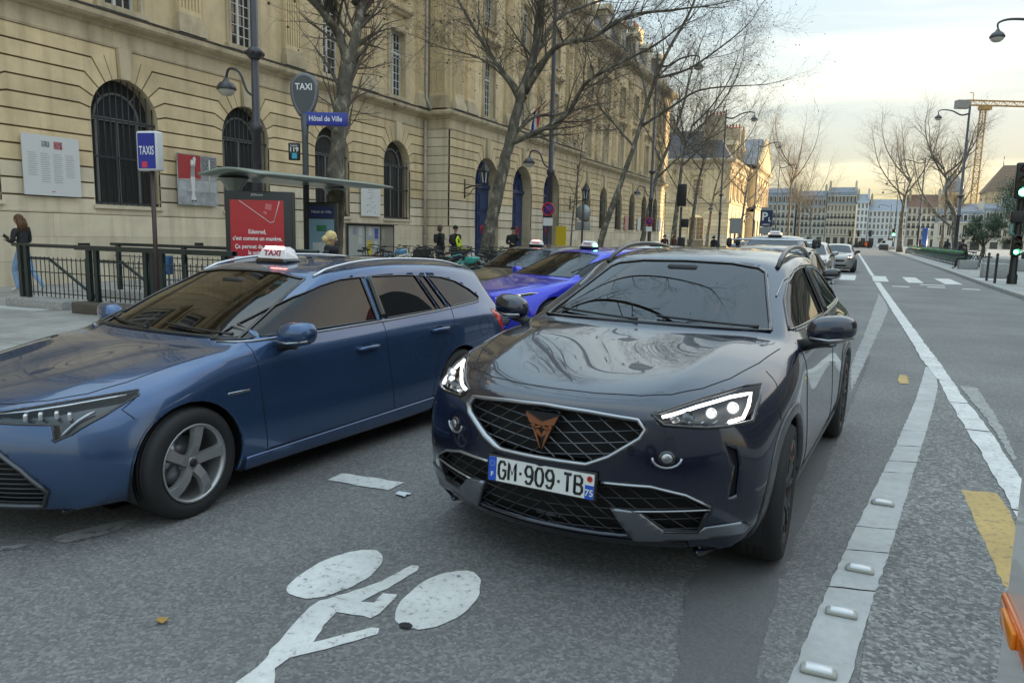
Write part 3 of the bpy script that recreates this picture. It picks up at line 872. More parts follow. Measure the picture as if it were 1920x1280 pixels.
def civic_building():
 random.seed(21)
 root = empty('civic_building', (-18.2, 30, .05))
 root.location = (0, 0, 0)
 tag(root, 'long pale limestone civic building with rusticated arched ground floor along the left side', 'building')
 XA, XB = -18.2, -16.97
 fa, fb = Facade(root, XA), Facade(root, XB)
 aw = [14.86 - 4.48 * 2, 14.86 - 4.48, 14.86, 19.34, 23.82, 28.30]
 opsA = [(y, 1.04, 4.36, 2.07) for y in aw]
 opsB = [(y, 1.34, 3.92, .02) for y in (34.65, 39.15, 43.62)]
 opsC = [(53.85 + 4.27 * k, .95, 4.36, 2.07) for k in range(6)]
 Y0, Y1, Y2, Y3 = -14., 30.7, 48.4, 79.9
 for fc, ops, y0, y1 in ((fa, opsA, Y0, Y1), (fb, opsB, Y1, Y2), (fa, opsC, Y2, Y3)):
  backing(fc, y0, y1, ops, -.1, 6.3, depth=.45 if ops is not opsB else .62)
  rusticated(fc, y0 + (.0 if fc is fa else -.0), y1, ops, ZJ, ZT)
  # plinth blocks
  pos = [y0] + [v for o_ in ops for v in ((o_[0] - o_[1], o_[0] + o_[1]) if o_[3] < 1 else (o_[0],))] + [y1]
  spans = []
  if ops is opsB:
   for i in range(0, len(pos), 2): spans.append((pos[i], pos[i + 1]))
  else:
   for a, b in zip(pos[:-1], pos[1:]): spans.append((a, b))
  for (a, b) in spans:
   for (z0, z1, sh_) in ((-.1, .62, 0), (.62, 1.22, .5), (1.22, 1.80, 0)):
    n = max(1, int((b - a) / 1.5))
    e = [a] + [lerp(a, b, (i + sh_ * .5) / n) for i in range(1, n)] + [b]
    for p, q in zip(e[:-1], e[1:]):
     mb = MB(); fc.box(mb, p + .003, q - .003, z0 + .003, z1 - .003, -.05, .03)
     mb.build('plinth_stone', S_PALE, root)
  mb = MB(); fc.box(mb, y0, y1, 1.815, 2.0, -.05, -.006) if ops is not opsB else None
  if mb.v: mb.build('sill_course', S_PALE, root)
  mb = MB(); fc.profile(mb, y0, y1, CORN, m0=1. if fc is fb else 0., m1=1. if fc is fb else 0.); mb.build('cornice', S_TRIM, root)
  # dark lead flashing on the cornice
  mb = MB(); fc.profile(mb, y0, y1, [(-.05, 7.055), (.36, 6.965), (.40, 6.955), (.40, 6.985), (-.05, 7.09)], m0=1. if fc is fb else 0., m1=1. if fc is fb else 0.); mb.build('lead_flashing', mat('lead', (.06, .06, .062), .6, var=.3), root)
  uw = [(o_[0], .56, [(7.22, 9.88), (11.45, 13.65)]) for o_ in ops]
  upper_wall(fc, y0, y1, uw, 7.0, 14.7)
  for k, o_ in enumerate(ops):
   near = ops is opsA and k >= 2
   sash(fc, 'window', o_[0], .56, 7.22, 9.88, 8, 9.05, panes=near or ops is opsB, blind=.25 if (k % 3 == 1 or ops is opsC) else 0., gl=win_dim if k % 4 == 2 else None)
   sash(fc, 'window', o_[0], .56, 11.45, 13.65, 6, None, blind=.3 if k % 2 else 0.)
   architrave(fc, o_[0], .56, 7.22, 9.88, hood=.72)
   architrave(fc, o_[0], .56, 11.45, 13.65)
  mb = MB(); fc.profile(mb, y0, y1, EAVE, m0=1. if fc is fb else 0., m1=1. if (fc is fb or y1 == Y3) else 0.); mb.build('eaves_cornice', S_TRIM, root)
  mo = MB()
  y = y0 + .3
  while y < y1:
   fc.profile(mo, y - .10, y + .10, [(.03, 15.36), (.16, 15.38), (.42, 15.52), (.50, 15.66), (.03, 15.66)]); y += .62
  tag(mo.build('modillions', S_TRIM, root), kind='stuff')
 for k in range(len(opsA)):
  arch_window(fa, opsA[k], near=k < 4)
 for o_ in opsC: arch_window(fa, o_, near=False)
 # pilasters
 for y in [aw[0] - 2.24] + [v + 2.24 for v in aw[:-1]]: pilaster(fa, y, 7.06, 14.5)
 pilaster(fa, 30.15, 7.06, 14.5, .7)
 for y in (31.35, 32.55, 36.9, 41.4, 45.9, 47.4): pilaster(fb, y, 7.06, 14.5)
 for y in [53.85 - 2.13] + [53.85 + 4.27 * k + 2.13 for k in range(6)]: pilaster(fa, y, 7.06, 14.5)
 # returns of the projecting pavilion
 for yr in (Y1,):
  fr = Facade(root, 0, 1, (0, yr))
  backing(fr, XA, XB, [], -.1, 6.3)
  for k in range(len(ZJ)):
   mb = MB(); fr.box(mb, XA, XB, ZJ[k] + .013, (ZJ[k + 1] if k + 1 < len(ZJ) else ZT) - .013, -.05, .0)
   mb.build('stone_course', S_PALE, root)
  for (z0, z1) in ((-.1, .62), (.62, 1.22), (1.22, 1.80)):
   mb = MB(); fr.box(mb, XA, XB + .03, z0 + .003, z1 - .003, -.05, .03); mb.build('plinth_stone', S_PALE, root)
  mb = MB(); fr.profile(mb, XA, XB, CORN, m1=1.); mb.build('cornice', S_TRIM, root)
  mb = MB(); fr.profile(mb, XA, XB, EAVE, m1=1.); mb.build('eaves_cornice', S_TRIM, root)
  upper_wall(fr, XA, XB, [], 7.0, 14.7)
  pilaster(fr, (XA + XB) / 2 + .05, 7.06, 14.5)
 # end walls and back
 mb = MB()
 mb.box((-26.2, Y3 - .2, 7.6), (16., .4, 15.4)); mb.box((-34., 33, 7.6), (.4, 94, 15.4)); mb.box((-26.2, Y0 + .2, 7.6), (16, .4, 15.4))
 mb.box((XB - .6, Y2 - .15, 7.6), (1.2, .25, 15.4))
 mb.build('end_wall', S_WALL, root)
 # mansard roof with dormers
 for (fc, y0, y1) in ((fa, Y0, Y1), (fb, Y1 - .2, Y2 + .2), (fa, Y2, Y3)):
  mb = MB()
  hip0 = .9 if fc is fb else 0.; hip1 = .9 if (fc is fb or y1 == Y3) else 0.
  A = [fc.F(y0, 16.2, .1), fc.F(y1, 16.2, .1), fc.F(y1 - hip1, 19.3, -1.3), fc.F(y0 + hip0, 19.3, -1.3), fc.F(y0 + hip0 * 3, 20.9, -7.), fc.F(y1 - hip1 * 3, 20.9, -7.)]
  B = [fc.F(y0, 16.2, -15), fc.F(y1, 16.2, -15), fc.F(y0 + hip0, 19.3, -12.5), fc.F(y1 - hip1, 19.3, -12.5)]
  mb.add(A + B, [(0, 1, 2, 3), (3, 2, 5, 4), (1, 7, 9, 2), (6, 0, 3, 8), (2, 9, 5), (8, 3, 4), (4, 5, 9, 8)])
  mb.build('roof', slate, root)
 for fc, ops in ((fa, opsA), (fb, opsB), (fa, opsC)):
  for o_ in ops:
   mb = MB(); y = o_[0]
   fc.box(mb, y - .75, y + .75, 16.2, 18.5, -1.4, -.15)
   fc.poly(mb, [(y - .95, 18.5), (y + .95, 18.5), (y + .5, 18.95), (y, 19.12), (y - .5, 18.95)], -1.6, .0)
   dm = mb.build('dormer', S_TRIM, root, fix=True)
   MB().add([fc.F(y - .42, 16.75, -.145), fc.F(y + .42, 16.75, -.145), fc.F(y + .42, 18.25, -.145), fc.F(y - .42, 18.25, -.145)], [(0, 1, 2, 3)]).build('dormer_window', win_glass, dm)
 for y in (2., 24.5, 49.5, 62., 77.):
  mb = MB(); mb.box((XA - 3.2, y, 20.4), (1.1, 2.2, 3.4)); c = mb.build('chimney', S_TRIM, root)
  mb = MB()
  for k in range(4): mb.lathe([(.13, 22.1), (.11, 22.6)], c=(XA - 3.2, y - .75 + .5 * k, 0), n=8)
  mb.build('chimney_pots', mat('terracotta', (.35, .13, .07), .8), c)
 # blue doors
 for cy, hw, sp, sill in opsB:
  d = -.58
  A = [(cy - hw, 0)] + arc(cy, sp, hw, 180, 0, 18) + [(cy + hw, 0)]
  mb = MB(); mb.sheet(A, lambda a, b: fb.F(a, b, d))
  fb.box(mb, cy - .03, cy + .03, 0, sp, d, d + .05)
  fb.box(mb, cy - hw, cy + hw, sp - .12, sp + .06, d, d + .10)
  dr = mb.build('door', blue_door, root)
  for q in (-1, 1):
   for (za, zb) in ((.25, 1.05), (1.2, 2.5), (2.65, 3.6)):
    for (e, dd) in ((0., .03), (.08, .055)):
     mb = MB(); c0 = cy + q * hw * .5
     w = hw * .36
     fb.box(mb, c0 - w + e, c0 + w - e, za + e, zb - e, d, d + dd)
     mb.build('door_panel', blue_door, dr)
  mb = MB()
  for a in (45, 90, 135): mb.tube([fb.F(cy, sp + .06, d + .03), fb.F(*arc(cy, sp, hw, a, a, 1)[0], d + .03)], .04, 6)
  mb.tube([fb.F(a, b, d + .03) for a, b in arc(cy, sp, hw * .6, 180, 0, 12)], .04, 6)
  mb.build('fanlight_bars', blue_door, dr)
  mb = MB(); mb.tube([fb.F(cy + .55 + .20 * math.cos(t), 1.72 + .20 * math.sin(t), d + .065) for t in [2 * PI * k / 20 for k in range(20)]], .028, 6, closed=True)
  mb.tube([fb.F(cy + .55 - .13, 1.72 + .13, d + .065), fb.F(cy + .55 + .13, 1.72 - .13, d + .065)], .02, 6)
  mb.build('no_parking_mark', mat('sign_red', (.55, .03, .03), .45), dr)
 # vents in the plinth
 for y in (13.4, 17.2):
  mb = MB(); fa.box(mb, y - .17, y + .17, .95, 1.06, .0, .034); mb.build('vent', dark_in, root)
 # drainpipe in the corner
 mb = MB()
 mb.tube([(XA + .14, 30.42, .2), (XA + .14, 30.42, 6.55)], .065, 10); mb.tube([(XA + .50, 30.30, 7.0), (XA + .22, 30.35, 7.5), (XA + .22, 30.35, 15.4)], .065, 10)
 for z in (1.3, 2.6, 3.9, 5.2): mb.lathe([(.085, z), (.085, z + .08)], c=(XA + .14, 30.42, 0), n=10)
 for z in (8.5, 10.5, 12.5): mb.lathe([(.085, z), (.085, z + .08)], c=(XA + .22, 30.35, 0), n=10)
 mb.build('drainpipe', mat('pipe_grey', (.40, .36, .30), .6, var=.15), root)
 return root
civic = civic_building()
# ------------------------------------------------------------------ the second civic block, sunlit on its street side
def second_block():
 root = empty('far_civic_block', (0, 0, 0))
 tag(root, 'second limestone civic block beyond the side street, its street front lit gold by the sun', 'building')
 X, Y = -18.2, 124.
 fs_, ff = Facade(root, 0, 1, (0, Y)), Facade(root, X)
 ops = [(-38., 1.3, 3.9, 1.2), (-30.5, 1.3, 3.9, 1.2), (-23.2, 1.3, 3.9, 1.2)]
 ops2 = [(127.5 + 4.6 * k, 1.1, 4.0, 1.6) for k in range(10)]
 zj = [.3 + .62 * k for k in range(10)]
 for fc, o_, y0, y1 in ((fs_, ops, -46., X), (ff, ops2, Y, 176.)):
  backing(fc, y0, y1, o_, -.3, 6.7)
  rusticated(fc, y0, y1, o_, zj, 6.5)
  for w in o_:
   sash(fc, 'window', w[0], w[1] * .9, w[3], w[2] + w[1] * .7, 5, depth=.40)
  mb = MB(); fc.profile(mb, y0, y1, [(d, z + .35) for d, z in CORN], m1=1. if fc is fs_ else 0., m0=1. if fc is ff else 0.); mb.build('cornice', S_TRIM, root)
  uw = [(w[0], .75, [(7.6, 10.8)]) for w in o_]
  upper_wall(fc, y0, y1, uw, 7.2, 12.6)
  for w in o_:
   sash(fc, 'window', w[0], .75, 7.6, 10.8, 6, 9.6)
   architrave(fc, w[0], .75, 7.6, 10.8, hood=.5)
  mb = MB(); fc.profile(mb, y0, y1, [(d * 1.1, z - 2.2) for d, z in EAVE], m1=1. if fc is fs_ else 0., m0=1. if fc is ff else 0.); mb.build('eaves_cornice', S_TRIM, root)
 for k in range(10): pilaster(ff, 125.2 + 4.6 * k, 7.4, 12.4, .9)
 for x in (-19.2, -26.8, -34.2): pilaster(fs_, x, 7.4, 12.4, .9)
 # pavilion with pediment
 fp = Facade(root, X + 1.3)
 mb = MB()
 fp.box(mb, 146, 168, -.3, 6.5, -1.4, 0.); fp.box(mb, 146, 168, 7.3, 14.2, -1.4, 0.)
 mb.build('pavilion_wall', S_WALL, root)
 mb = MB(); fp.profile(mb, 146, 168, [(d, z + .35) for d, z in CORN], 1., 1.); mb.build('cornice', S_TRIM, root); mb = MB(); fp.profile(mb, 146, 168, [(d, z - 1.4) for d, z in EAVE], 1., 1.); mb.build('cornice', S_TRIM, root)
 mb = MB(); fp.poly(mb, [(146, 14.85), (168, 14.85), (157, 20.2)], -1.4, .5); mb.build('pediment', S_WALL, root, fix=True)
 mb = MB()
 for a, b in (((145.4, 14.9), (157, 20.6)), ((157, 20.6), (168.6, 14.9))): mb.tube([fp.F(*a, .3), fp.F(*b, .3)], .38, 4, smooth=False)
 mb.build('pediment_moulding', S_TRIM, root)
 for k in range(5):
  y = 148.6 + 4.2 * k
  mb = MB(); fp.box(mb, y - .8, y + .8, 8., 11.8, .005, .03); w = mb.build('window', win_glass, root)
  mb = MB(); fp.box(mb, y - .06, y + .06, 8., 11.8, .03, .06); fp.box(mb, y - .8, y + .8, 10.3, 10.42, .03, .055); mb.build('window_frame', win_white, w)
  mb = MB(); fp.box(mb, y - .9, y + .9, .5, 5., .005, .03); mb.build('window', win_dim, root)
 for k in range(6): pilaster(fp, 146.7 + 4.12 * k, 7.45, 13.2, .8)
 # roofs and chimneys
 mb = MB()
 mb.add([(X - .1, Y + .1, 14.), (X - .1, 176, 14.), (X - 3., 173, 18.6), (X - 3., Y + 3., 18.6), (-46, Y + .1, 14.), (-46, Y + 3., 18.6), (-46, Y + 9, 19.6), (X - 9., Y + 9, 19.6), (X - 9., 170, 19.6)],
           [(0, 1, 2, 3), (4, 0, 3, 5), (5, 3, 7, 6), (3, 2, 8, 7)])
 mb.build('roof', slate, root)
 mb = MB(); mb.add([(X + .9, 145.6, 15.), (X + .9, 157, 20.8), (X + .9, 168.4, 15.), (X - 12, 145.6, 15.), (X - 12, 157, 20.8), (X - 12, 168.4, 15.)], [(0, 1, 4, 3), (1, 2, 5, 4)])
 mb.build('pediment_roof', zinc, root)
 for k, (x, y, h) in enumerate([(-21.5, 126.5, 20.8), (-29, 127.5, 20.), (-37., 127.5, 20.4), (-20.6, 138, 20.3), (-20.6, 143.5, 20.6)]):
  mb = MB(); mb.box((x, y, h - 1.8), (3.2 if k != 1 else 1.6, .9, 3.8)); c = mb.build('chimney', S_TRIM, root)
  mb = MB()
  for j in range(6): mb.lathe([(.16, h + .1), (.13, h + .8)], c=(x - 1.3 + .52 * j, y, 0), n=7)
  tag(mb.build('chimney_pots', mat('terracotta', (.35, .13, .07), .8), c), kind='stuff')
 for y in (129.8, 134.4, 139.):
  mb = MB(); ff.box(mb, y - .7, y + .7, 14.2, 16.6, -1.9, -.25); ff.poly(mb, [(y - .95, 16.6), (y + .95, 16.6), (y, 17.4)], -2., 0.)
  d_ = mb.build('dormer', S_TRIM, root, fix=True)
  mb = MB(); ff.box(mb, y - .45, y + .45, 14.6, 16.4, -.3, -.22); mb.build('dormer_window', win_glass, d_)
second_block()
# ------------------------------------------------------------------ far houses closing the street and beyond the river
def far_house(label, x0, x1, y, h, roof_h, col, floors, cols, rcol, mans=True, dep=14., balcony=True, g0=3.6, name='town_house'):
 root = empty(name, (0, 0, 0)); tag(root, label, 'house', 'far houses')
 m = stone('render_%d_%d' % (int(x0 * 10), int(y)), col, .10, .3)
 L = Facade(root, 0, 1, (0, y))
 mb = MB(); w = x1 - x0
 mb.box(((x0 + x1) / 2, y + dep / 2, h / 2 - .2), (w, dep, h + .4)); mb.build('wall', m, root)
 fh = (h - g0) / floors
 wm, fm, bm_ = MB(), MB(), MB()
 for f in range(floors):
  for c in range(cols):
   cx = x0 + w * (c + .5) / cols; hw = min(.55, w / cols * .30); z0 = g0 + f * fh + fh * .16; z1 = g0 + (f + 1) * fh - fh * .16
   L.box(wm, cx - hw, cx + hw, z0, z1, .0, .012)
   for q in (-1, 1): L.box(fm, cx + q * hw - .08, cx + q * hw + .08, z0 - .05, z1 + .1, .0, .08)
   L.box(fm, cx - hw - .12, cx + hw + .12, z1 + .02, z1 + .18, .0, .10)
   L.box(fm, cx - hw - .12, cx + hw + .12, z0 - .16, z0, .0, .14)
   L.box(fm, cx - .035, cx + .035, z0, z1, .012, .03)
   if balcony and f in (1, floors - 2):
    L.box(bm_, cx - hw - .1, cx + hw + .1, z0, z0 + .75, .15, .20)
 for c in range(max(2, cols // 2)):
  cx = x0 + w * (c + .5) / max(2, cols // 2)
  L.box(wm, cx - w / cols * .6, cx + w / cols * .6, .2, g0 - .8, .0, .012)
 tag(wm.build('windows', win_dim, root), kind='stuff'); tag(fm.build('window_surrounds', m, root), kind='stuff')
 if bm_.v: tag(bm_.build('balconies', bar_m, root), kind='stuff')
 for z in (g0, h - .1):
  mb = MB(); L.profile(mb, x0, x1, [(0, z - .2), (.12, z - .15), (.30, z), (.30, z + .12), (0, z + .2)]); mb.build('cornice', m, root)
 mb = MB()
 if mans:
  mb.add([(x0, y, h), (x1, y, h), (x1, y + 1.8, h + roof_h * .7), (x0, y + 1.8, h + roof_h * .7), (x1, y + 6, h + roof_h), (x0, y + 6, h + roof_h), (x0, y + dep, h), (x1, y + dep, h)],
               [(0, 1, 2, 3), (3, 2, 4, 5), (5, 4, 7, 6), (1, 7, 4, 2), (6, 0, 3, 5)])
 else:
  mb.add([(x0 - .2, y - .3, h), (x1 + .2, y - .3, h), (x1 + .2, y + dep * .5, h + roof_h), (x0 - .2, y + dep * .5, h + roof_h), (x0 - .2, y + dep, h), (x1 + .2, y + dep, h)], [(0, 1, 2, 3), (3, 2, 5, 4), (0, 3, 4), (1, 5, 2)])
 rf = mb.build('roof', rcol, root)
 if mans:
  for c in range(cols):
   cx = x0 + w * (c + .5) / cols
   mb = MB(); L.box(mb, cx - .5, cx + .5, h + .3, h + roof_h * .5, -1.4, -.35); d = mb.build('dormer', m, root)
   mb = MB(); L.box(mb, cx - .32, cx + .32, h + .5, h + roof_h * .45, -.36, -.33); mb.build('dormer_window', win_dim, d)
 for q in (.06, .94):
  x = lerp(x0, x1, q)
  mb = MB(); mb.box((x, y + 5., h + roof_h * .75), (.7, 3.2, roof_h * .9 + 1.2)); c = mb.build('chimney_stack', S_TRIM if q < .5 else m, root)
  mb = MB()
  for k in range(5): mb.lathe([(.14, h + roof_h * 1.2 + .6), (.12, h + roof_h * 1.2 + 1.1)], c=(x, y + 3.8 + .6 * k, 0), n=6)
  tag(mb.build('chimney_pots', mat('terracotta', (.35, .13, .07), .8), c), kind='stuff')
cream, grey, white_, beige = (.58, .53, .44), (.47, .45, .40), (.72, .72, .70), (.56, .50, .40)  # wall tones lightened to stand in for distance haze
slate_hazed = mat('slate_hazed', (.15, .165, .19), .55, var=.25, scale=1.)  # paler copy of the slate, haze put into the colour
far_house('greystone apartment house behind the low brown tree, left of the wide beige one', -19.5, -9.6, 300, 13.6, 6.2, grey, 4, 7, slate_hazed)
far_house('wide beige apartment house with slate mansard and a row of dormers closing the street', -9.4, .4, 300, 14.6, 6.4, beige, 4, 8, slate_hazed)
far_house('narrow white house between the beige apartment house and the long white one', .6, 4.4, 299, 15.2, 3.4, white_, 5, 3, zinc, mans=False, balcony=False)
far_house('long white house with blue-grey roof right of the narrow white one', 4.6, 16.8, 301, 12.4, 4.4, white_, 4, 9, zinc, mans=False, balcony=False)
far_house('pale house with brown roof behind the pale tree trunk on the right', 17., 27.5, 303, 13.8, 4.8, cream, 4, 7, mat('brown_tiles', (.16, .09, .06), .8, var=.2, scale=2.), mans=False)
far_house('low white house with steep slate roof seen behind the blue column', 17.4, 26.4, 196, 6.2, 3.6, (.60, .56, .48), 1, 6, slate_hazed, balcony=False, g0=2.8, dep=9)
far_house('cream house below the scaffolded church', 28.5, 40., 262, 8.6, 5., cream, 2, 7, slate_hazed, g0=3.)
far_house('taller cream house right of the dome, under the crane', 41., 54., 270, 11.5, 5., cream, 3, 8, slate_hazed)
far_house('grey apartment house mostly hidden by the tall bare tree on the left', -34., -20., 296, 14.5, 6., grey, 4, 9, slate_hazed)
far_house('pale house at the far right behind the evergreen', 55., 72., 280, 10.5, 5., white_, 3, 9, slate_hazed)
# buildings of the right side of the street, beside the camera's view: they shade the street
for k, (y0, y1, h) in enumerate([(8, 32, 20.2), (32, 55, 21.2), (55, 77, 20.6), (77, 98, 21.4), (98, 119, 20.8)]):
 root = empty('apartment_block', (0, 0, 0))
 tag(root, 'stone apartment block across the street out of view, %s along the row' % ['first', 'second', 'third', 'fourth', 'fifth'][k], 'building', 'apartment blocks across the street')
 xf = 31. + (k % 2) * .4
 mb = MB(); mb.box((xf + 7, (y0 + y1) / 2, h / 2), (14, y1 - y0 - .05, h)); mb.build('wall', mat('darkened_stone_%d' % (k % 2), ((.14, .125, .105), (.18, .16, .135))[k % 2], .85, var=.2), root)  # stone darkened so the taxi windows reflect a dark, shaded front
 wm = MB()
 n = int((y1 - y0) / 2.6)
 for f in range(5):
  for c in range(n):
   y = y0 + (y1 - y0) * (c + .5) / n; z = 4.2 + f * 3.2
   wm.box((xf - .01, y, z + .9), (.06, 1.15, 2.0))
 tag(wm.build('windows', win_dim, root), kind='stuff')
 for z in (3.6, 9.5, h - .2):
  mb = MB(); mb.box((xf - .2, (y0 + y1) / 2, z), (.6, y1 - y0 - .1, .3)); mb.build('cornice', S_TRIM, root)
 mb = MB(); mb.add([(xf - .2, y0, h), (xf - .2, y1, h), (xf + 2.6, y1, h + 4.6), (xf + 2.6, y0, h + 4.6), (xf + 7, y1, h + 5.6), (xf + 7, y0, h + 5.6), (xf + 14, y0, h), (xf + 14, y1, h)], [(0, 1, 2, 3), (3, 2, 4, 5), (5, 4, 7, 6), (0, 3, 5, 6), (1, 7, 4, 2)])
 mb.build('roof', slate, root)
# domed tower
root = empty('domed_tower', (0, 0, 0)); tag(root, 'stone tower with a small grey dome behind the bare trees', 'building')
cx, cy = 32.5, 324.
mb = MB(); mb.box((cx, cy, 6.5), (9.5, 9.5, 14)); mb.box((cx, cy, 13.8), (10.3, 10.3, .7)); mb.build('tower_base', S_WALL, root)
mb = MB(); mb.lathe([(3.6, 13.5), (3.6, 19.2), (4.0, 19.3), (4.0, 19.8), (3.5, 19.9)], c=(cx, cy, 0), n=20); mb.build('drum', S_WALL, root)
mb = MB(); mb.lathe([(3.6, 19.9), (3.4, 22.), (2.7, 24.2), (1.6, 25.8), (.7, 26.5), (.6, 27.8), (.01, 28.8)], c=(cx, cy, 0), n=20); mb.build('dome', zinc, root)
for k in range(8):
 a = 2 * PI * k / 8 + .2
 mb = MB(); mb.box((cx + 3.6 * math.cos(a), cy + 3.6 * math.sin(a), 16.5), (.3, 1.2, 3.6), rz=a); mb.build('window', win_dim, root)
# church under scaffolding
root = empty('scaffolded_church', (0, 0, 0)); tag(root, 'church roof wrapped in scaffolding on the right horizon', 'building')
mb = MB(); mb.box((62, 362, 10), (30, 14, 24)); mb.build('nave_wall', S_WALL, root)
mb = MB(); mb.add([(46, 355, 22), (78, 355, 22), (78, 362, 33), (53, 362, 33), (46, 369, 22), (78, 369, 22)], [(0, 1, 2, 3), (3, 2, 5, 4), (0, 3, 4)]); mb.build('roof', mat('bare_roof', (.20, .14, .10), .8), root)
mb = MB()
for x in np.arange(45, 79, 2.2):
 mb.tube([(x, 353.8, 2), (x, 353.8, 22 + max(0, min(9., (x - 46) * 1.4)))], .12, 4, smooth=False)
for z in np.arange(4, 31, 2.2):
 x0 = 45 if z < 22 else 45 + (z - 22) * .7
 mb.tube([(x0, 353.8, z), (79, 353.8, z)], .12, 4, smooth=False)
for x in np.arange(45, 77, 4.4):
 for z in np.arange(4, 20, 4.4): mb.tube([(x, 353.7, z), (x + 4.4, 353.7, z + 4.4)], .08, 4, smooth=False)
tag(mb.build('scaffolding', mat('scaffold_steel', (.30, .24, .17), .6, .3), root), kind='stuff')
MB().tube([(53, 362, 33), (53, 362, 36.5)], .15, 5).build('finial', bar_m, root)
# tower crane
root = empty('tower_crane', (0, 0, 0)); tag(root, 'ochre lattice tower crane rising over the right horizon', 'crane')
ochre = mat('crane_ochre', (.42, .26, .09), .55)
def lattice_beam(mb, A, B, w, n, r):
 A, B = Vector(A), Vector(B); d = (B - A).normalized()
 u = d.cross(Vector((0, 0, 1))) if abs(d.z) < .9 else Vector((1, 0, 0)); u.normalize(); v = d.cross(u)
 C = [u * w / 2 + v * w / 2, -u * w / 2 + v * w / 2, -u * w / 2 - v * w / 2, u * w / 2 - v * w / 2]
 for c in C: mb.tube([A + c, B + c], r, 4, smooth=False)
 for i in range(n):
  p, q = A.lerp(B, i / n), A.lerp(B, (i + 1) / n)
  for k in range(4):
   a, b = C[k], C[(k + 1) % 4]
   mb.tube([p + a, q + b] if i % 2 else [p + b, q + a], r * .6, 3, smooth=False)
   mb.tube([p + a, p + b], r * .6, 3, smooth=False)
mb = MB(); lattice_beam(mb, (47.3, 390, 0), (47.3, 390, 60.5), 2.2, 24, .20); mb.build('mast', ochre, root)
mb = MB(); lattice_beam(mb, (40., 387.5, 62), (92, 412, 62), 2.0, 26, .18); mb.build('jib', ochre, root)
MB().box((39., 387, 61.2), (5.5, 3.2, 3.4), rz=.44).build('counterweight', mat('crane_grey', (.25, .24, .23), .7), root)
MB().box((47.8, 389.2, 59.6), (4.6, 2.6, 1.6), rz=.44).build('slewing_platform', ochre, root)
MB().tube([(43, 388.5, 63), (43, 388.5, 66), (41.5, 388, 66.2)], .2, 4).build('hoist_frame', ochre, root)
# ------------------------------------------------------------------ bare plane trees
def bark_mat():
 m = bpy.data.materials.new('plane_bark'); m.use_nodes = True
 t = m.node_tree; b = t.nodes['Principled BSDF']
 g = t.nodes.new('ShaderNodeNewGeometry')
 n = t.nodes.new('ShaderNodeTexNoise'); n.inputs['Scale'].default_value = 3.4; n.inputs['Detail'].default_value = 7; n.inputs['Roughness'].default_value = .68
 mp_ = t.nodes.new('ShaderNodeMapping'); mp_.inputs['Scale'].default_value = (1.6, 1.6, .8)
 t.links.new(g.outputs['Position'], mp_.inputs[0]); t.links.new(mp_.outputs[0], n.inputs['Vector'])
 r = t.nodes.new('ShaderNodeValToRGB'); e = r.color_ramp.elements
 e[0].position = .32; e[0].color = (.055, .048, .038, 1)
 e[1].position = .64; e[1].color = (.36, .32, .24, 1)
 k = e.new(.50); k.color = (.12, .105, .082, 1)
 k = e.new(.57); k.color = (.17, .15, .115, 1)
 t.links.new(n.outputs['Fac'], r.inputs[0]); t.links.new(r.outputs[0], b.inputs['Base Color'])
 b.inputs['Roughness'].default_value = .85
 bp = t.nodes.new('ShaderNodeBump'); bp.inputs['Strength'].default_value = .6; bp.inputs['Distance'].default_value = .03
 t.links.new(n.outputs['Fac'], bp.inputs['Height']); t.links.new(bp.outputs[0], b.inputs['Normal'])
 return m
BARK = bark_mat()
TWIG = mat('twig_brown', (.13, .105, .08), .85, var=.3, scale=2.)
TWIG_TAN = mat('twig_tan', (.20, .14, .085), .85, var=.3, scale=.6)
LEAF_DEAD = mat('dead_leaf_brown', (.10, .06, .035), .8, var=.4, scale=4.)
_TRI = [(math.cos(2 * PI * k / 3), math.sin(2 * PI * k / 3)) for k in range(3)]
_PEN = [(math.cos(2 * PI * k / 5), math.sin(2 * PI * k / 5)) for k in range(5)]
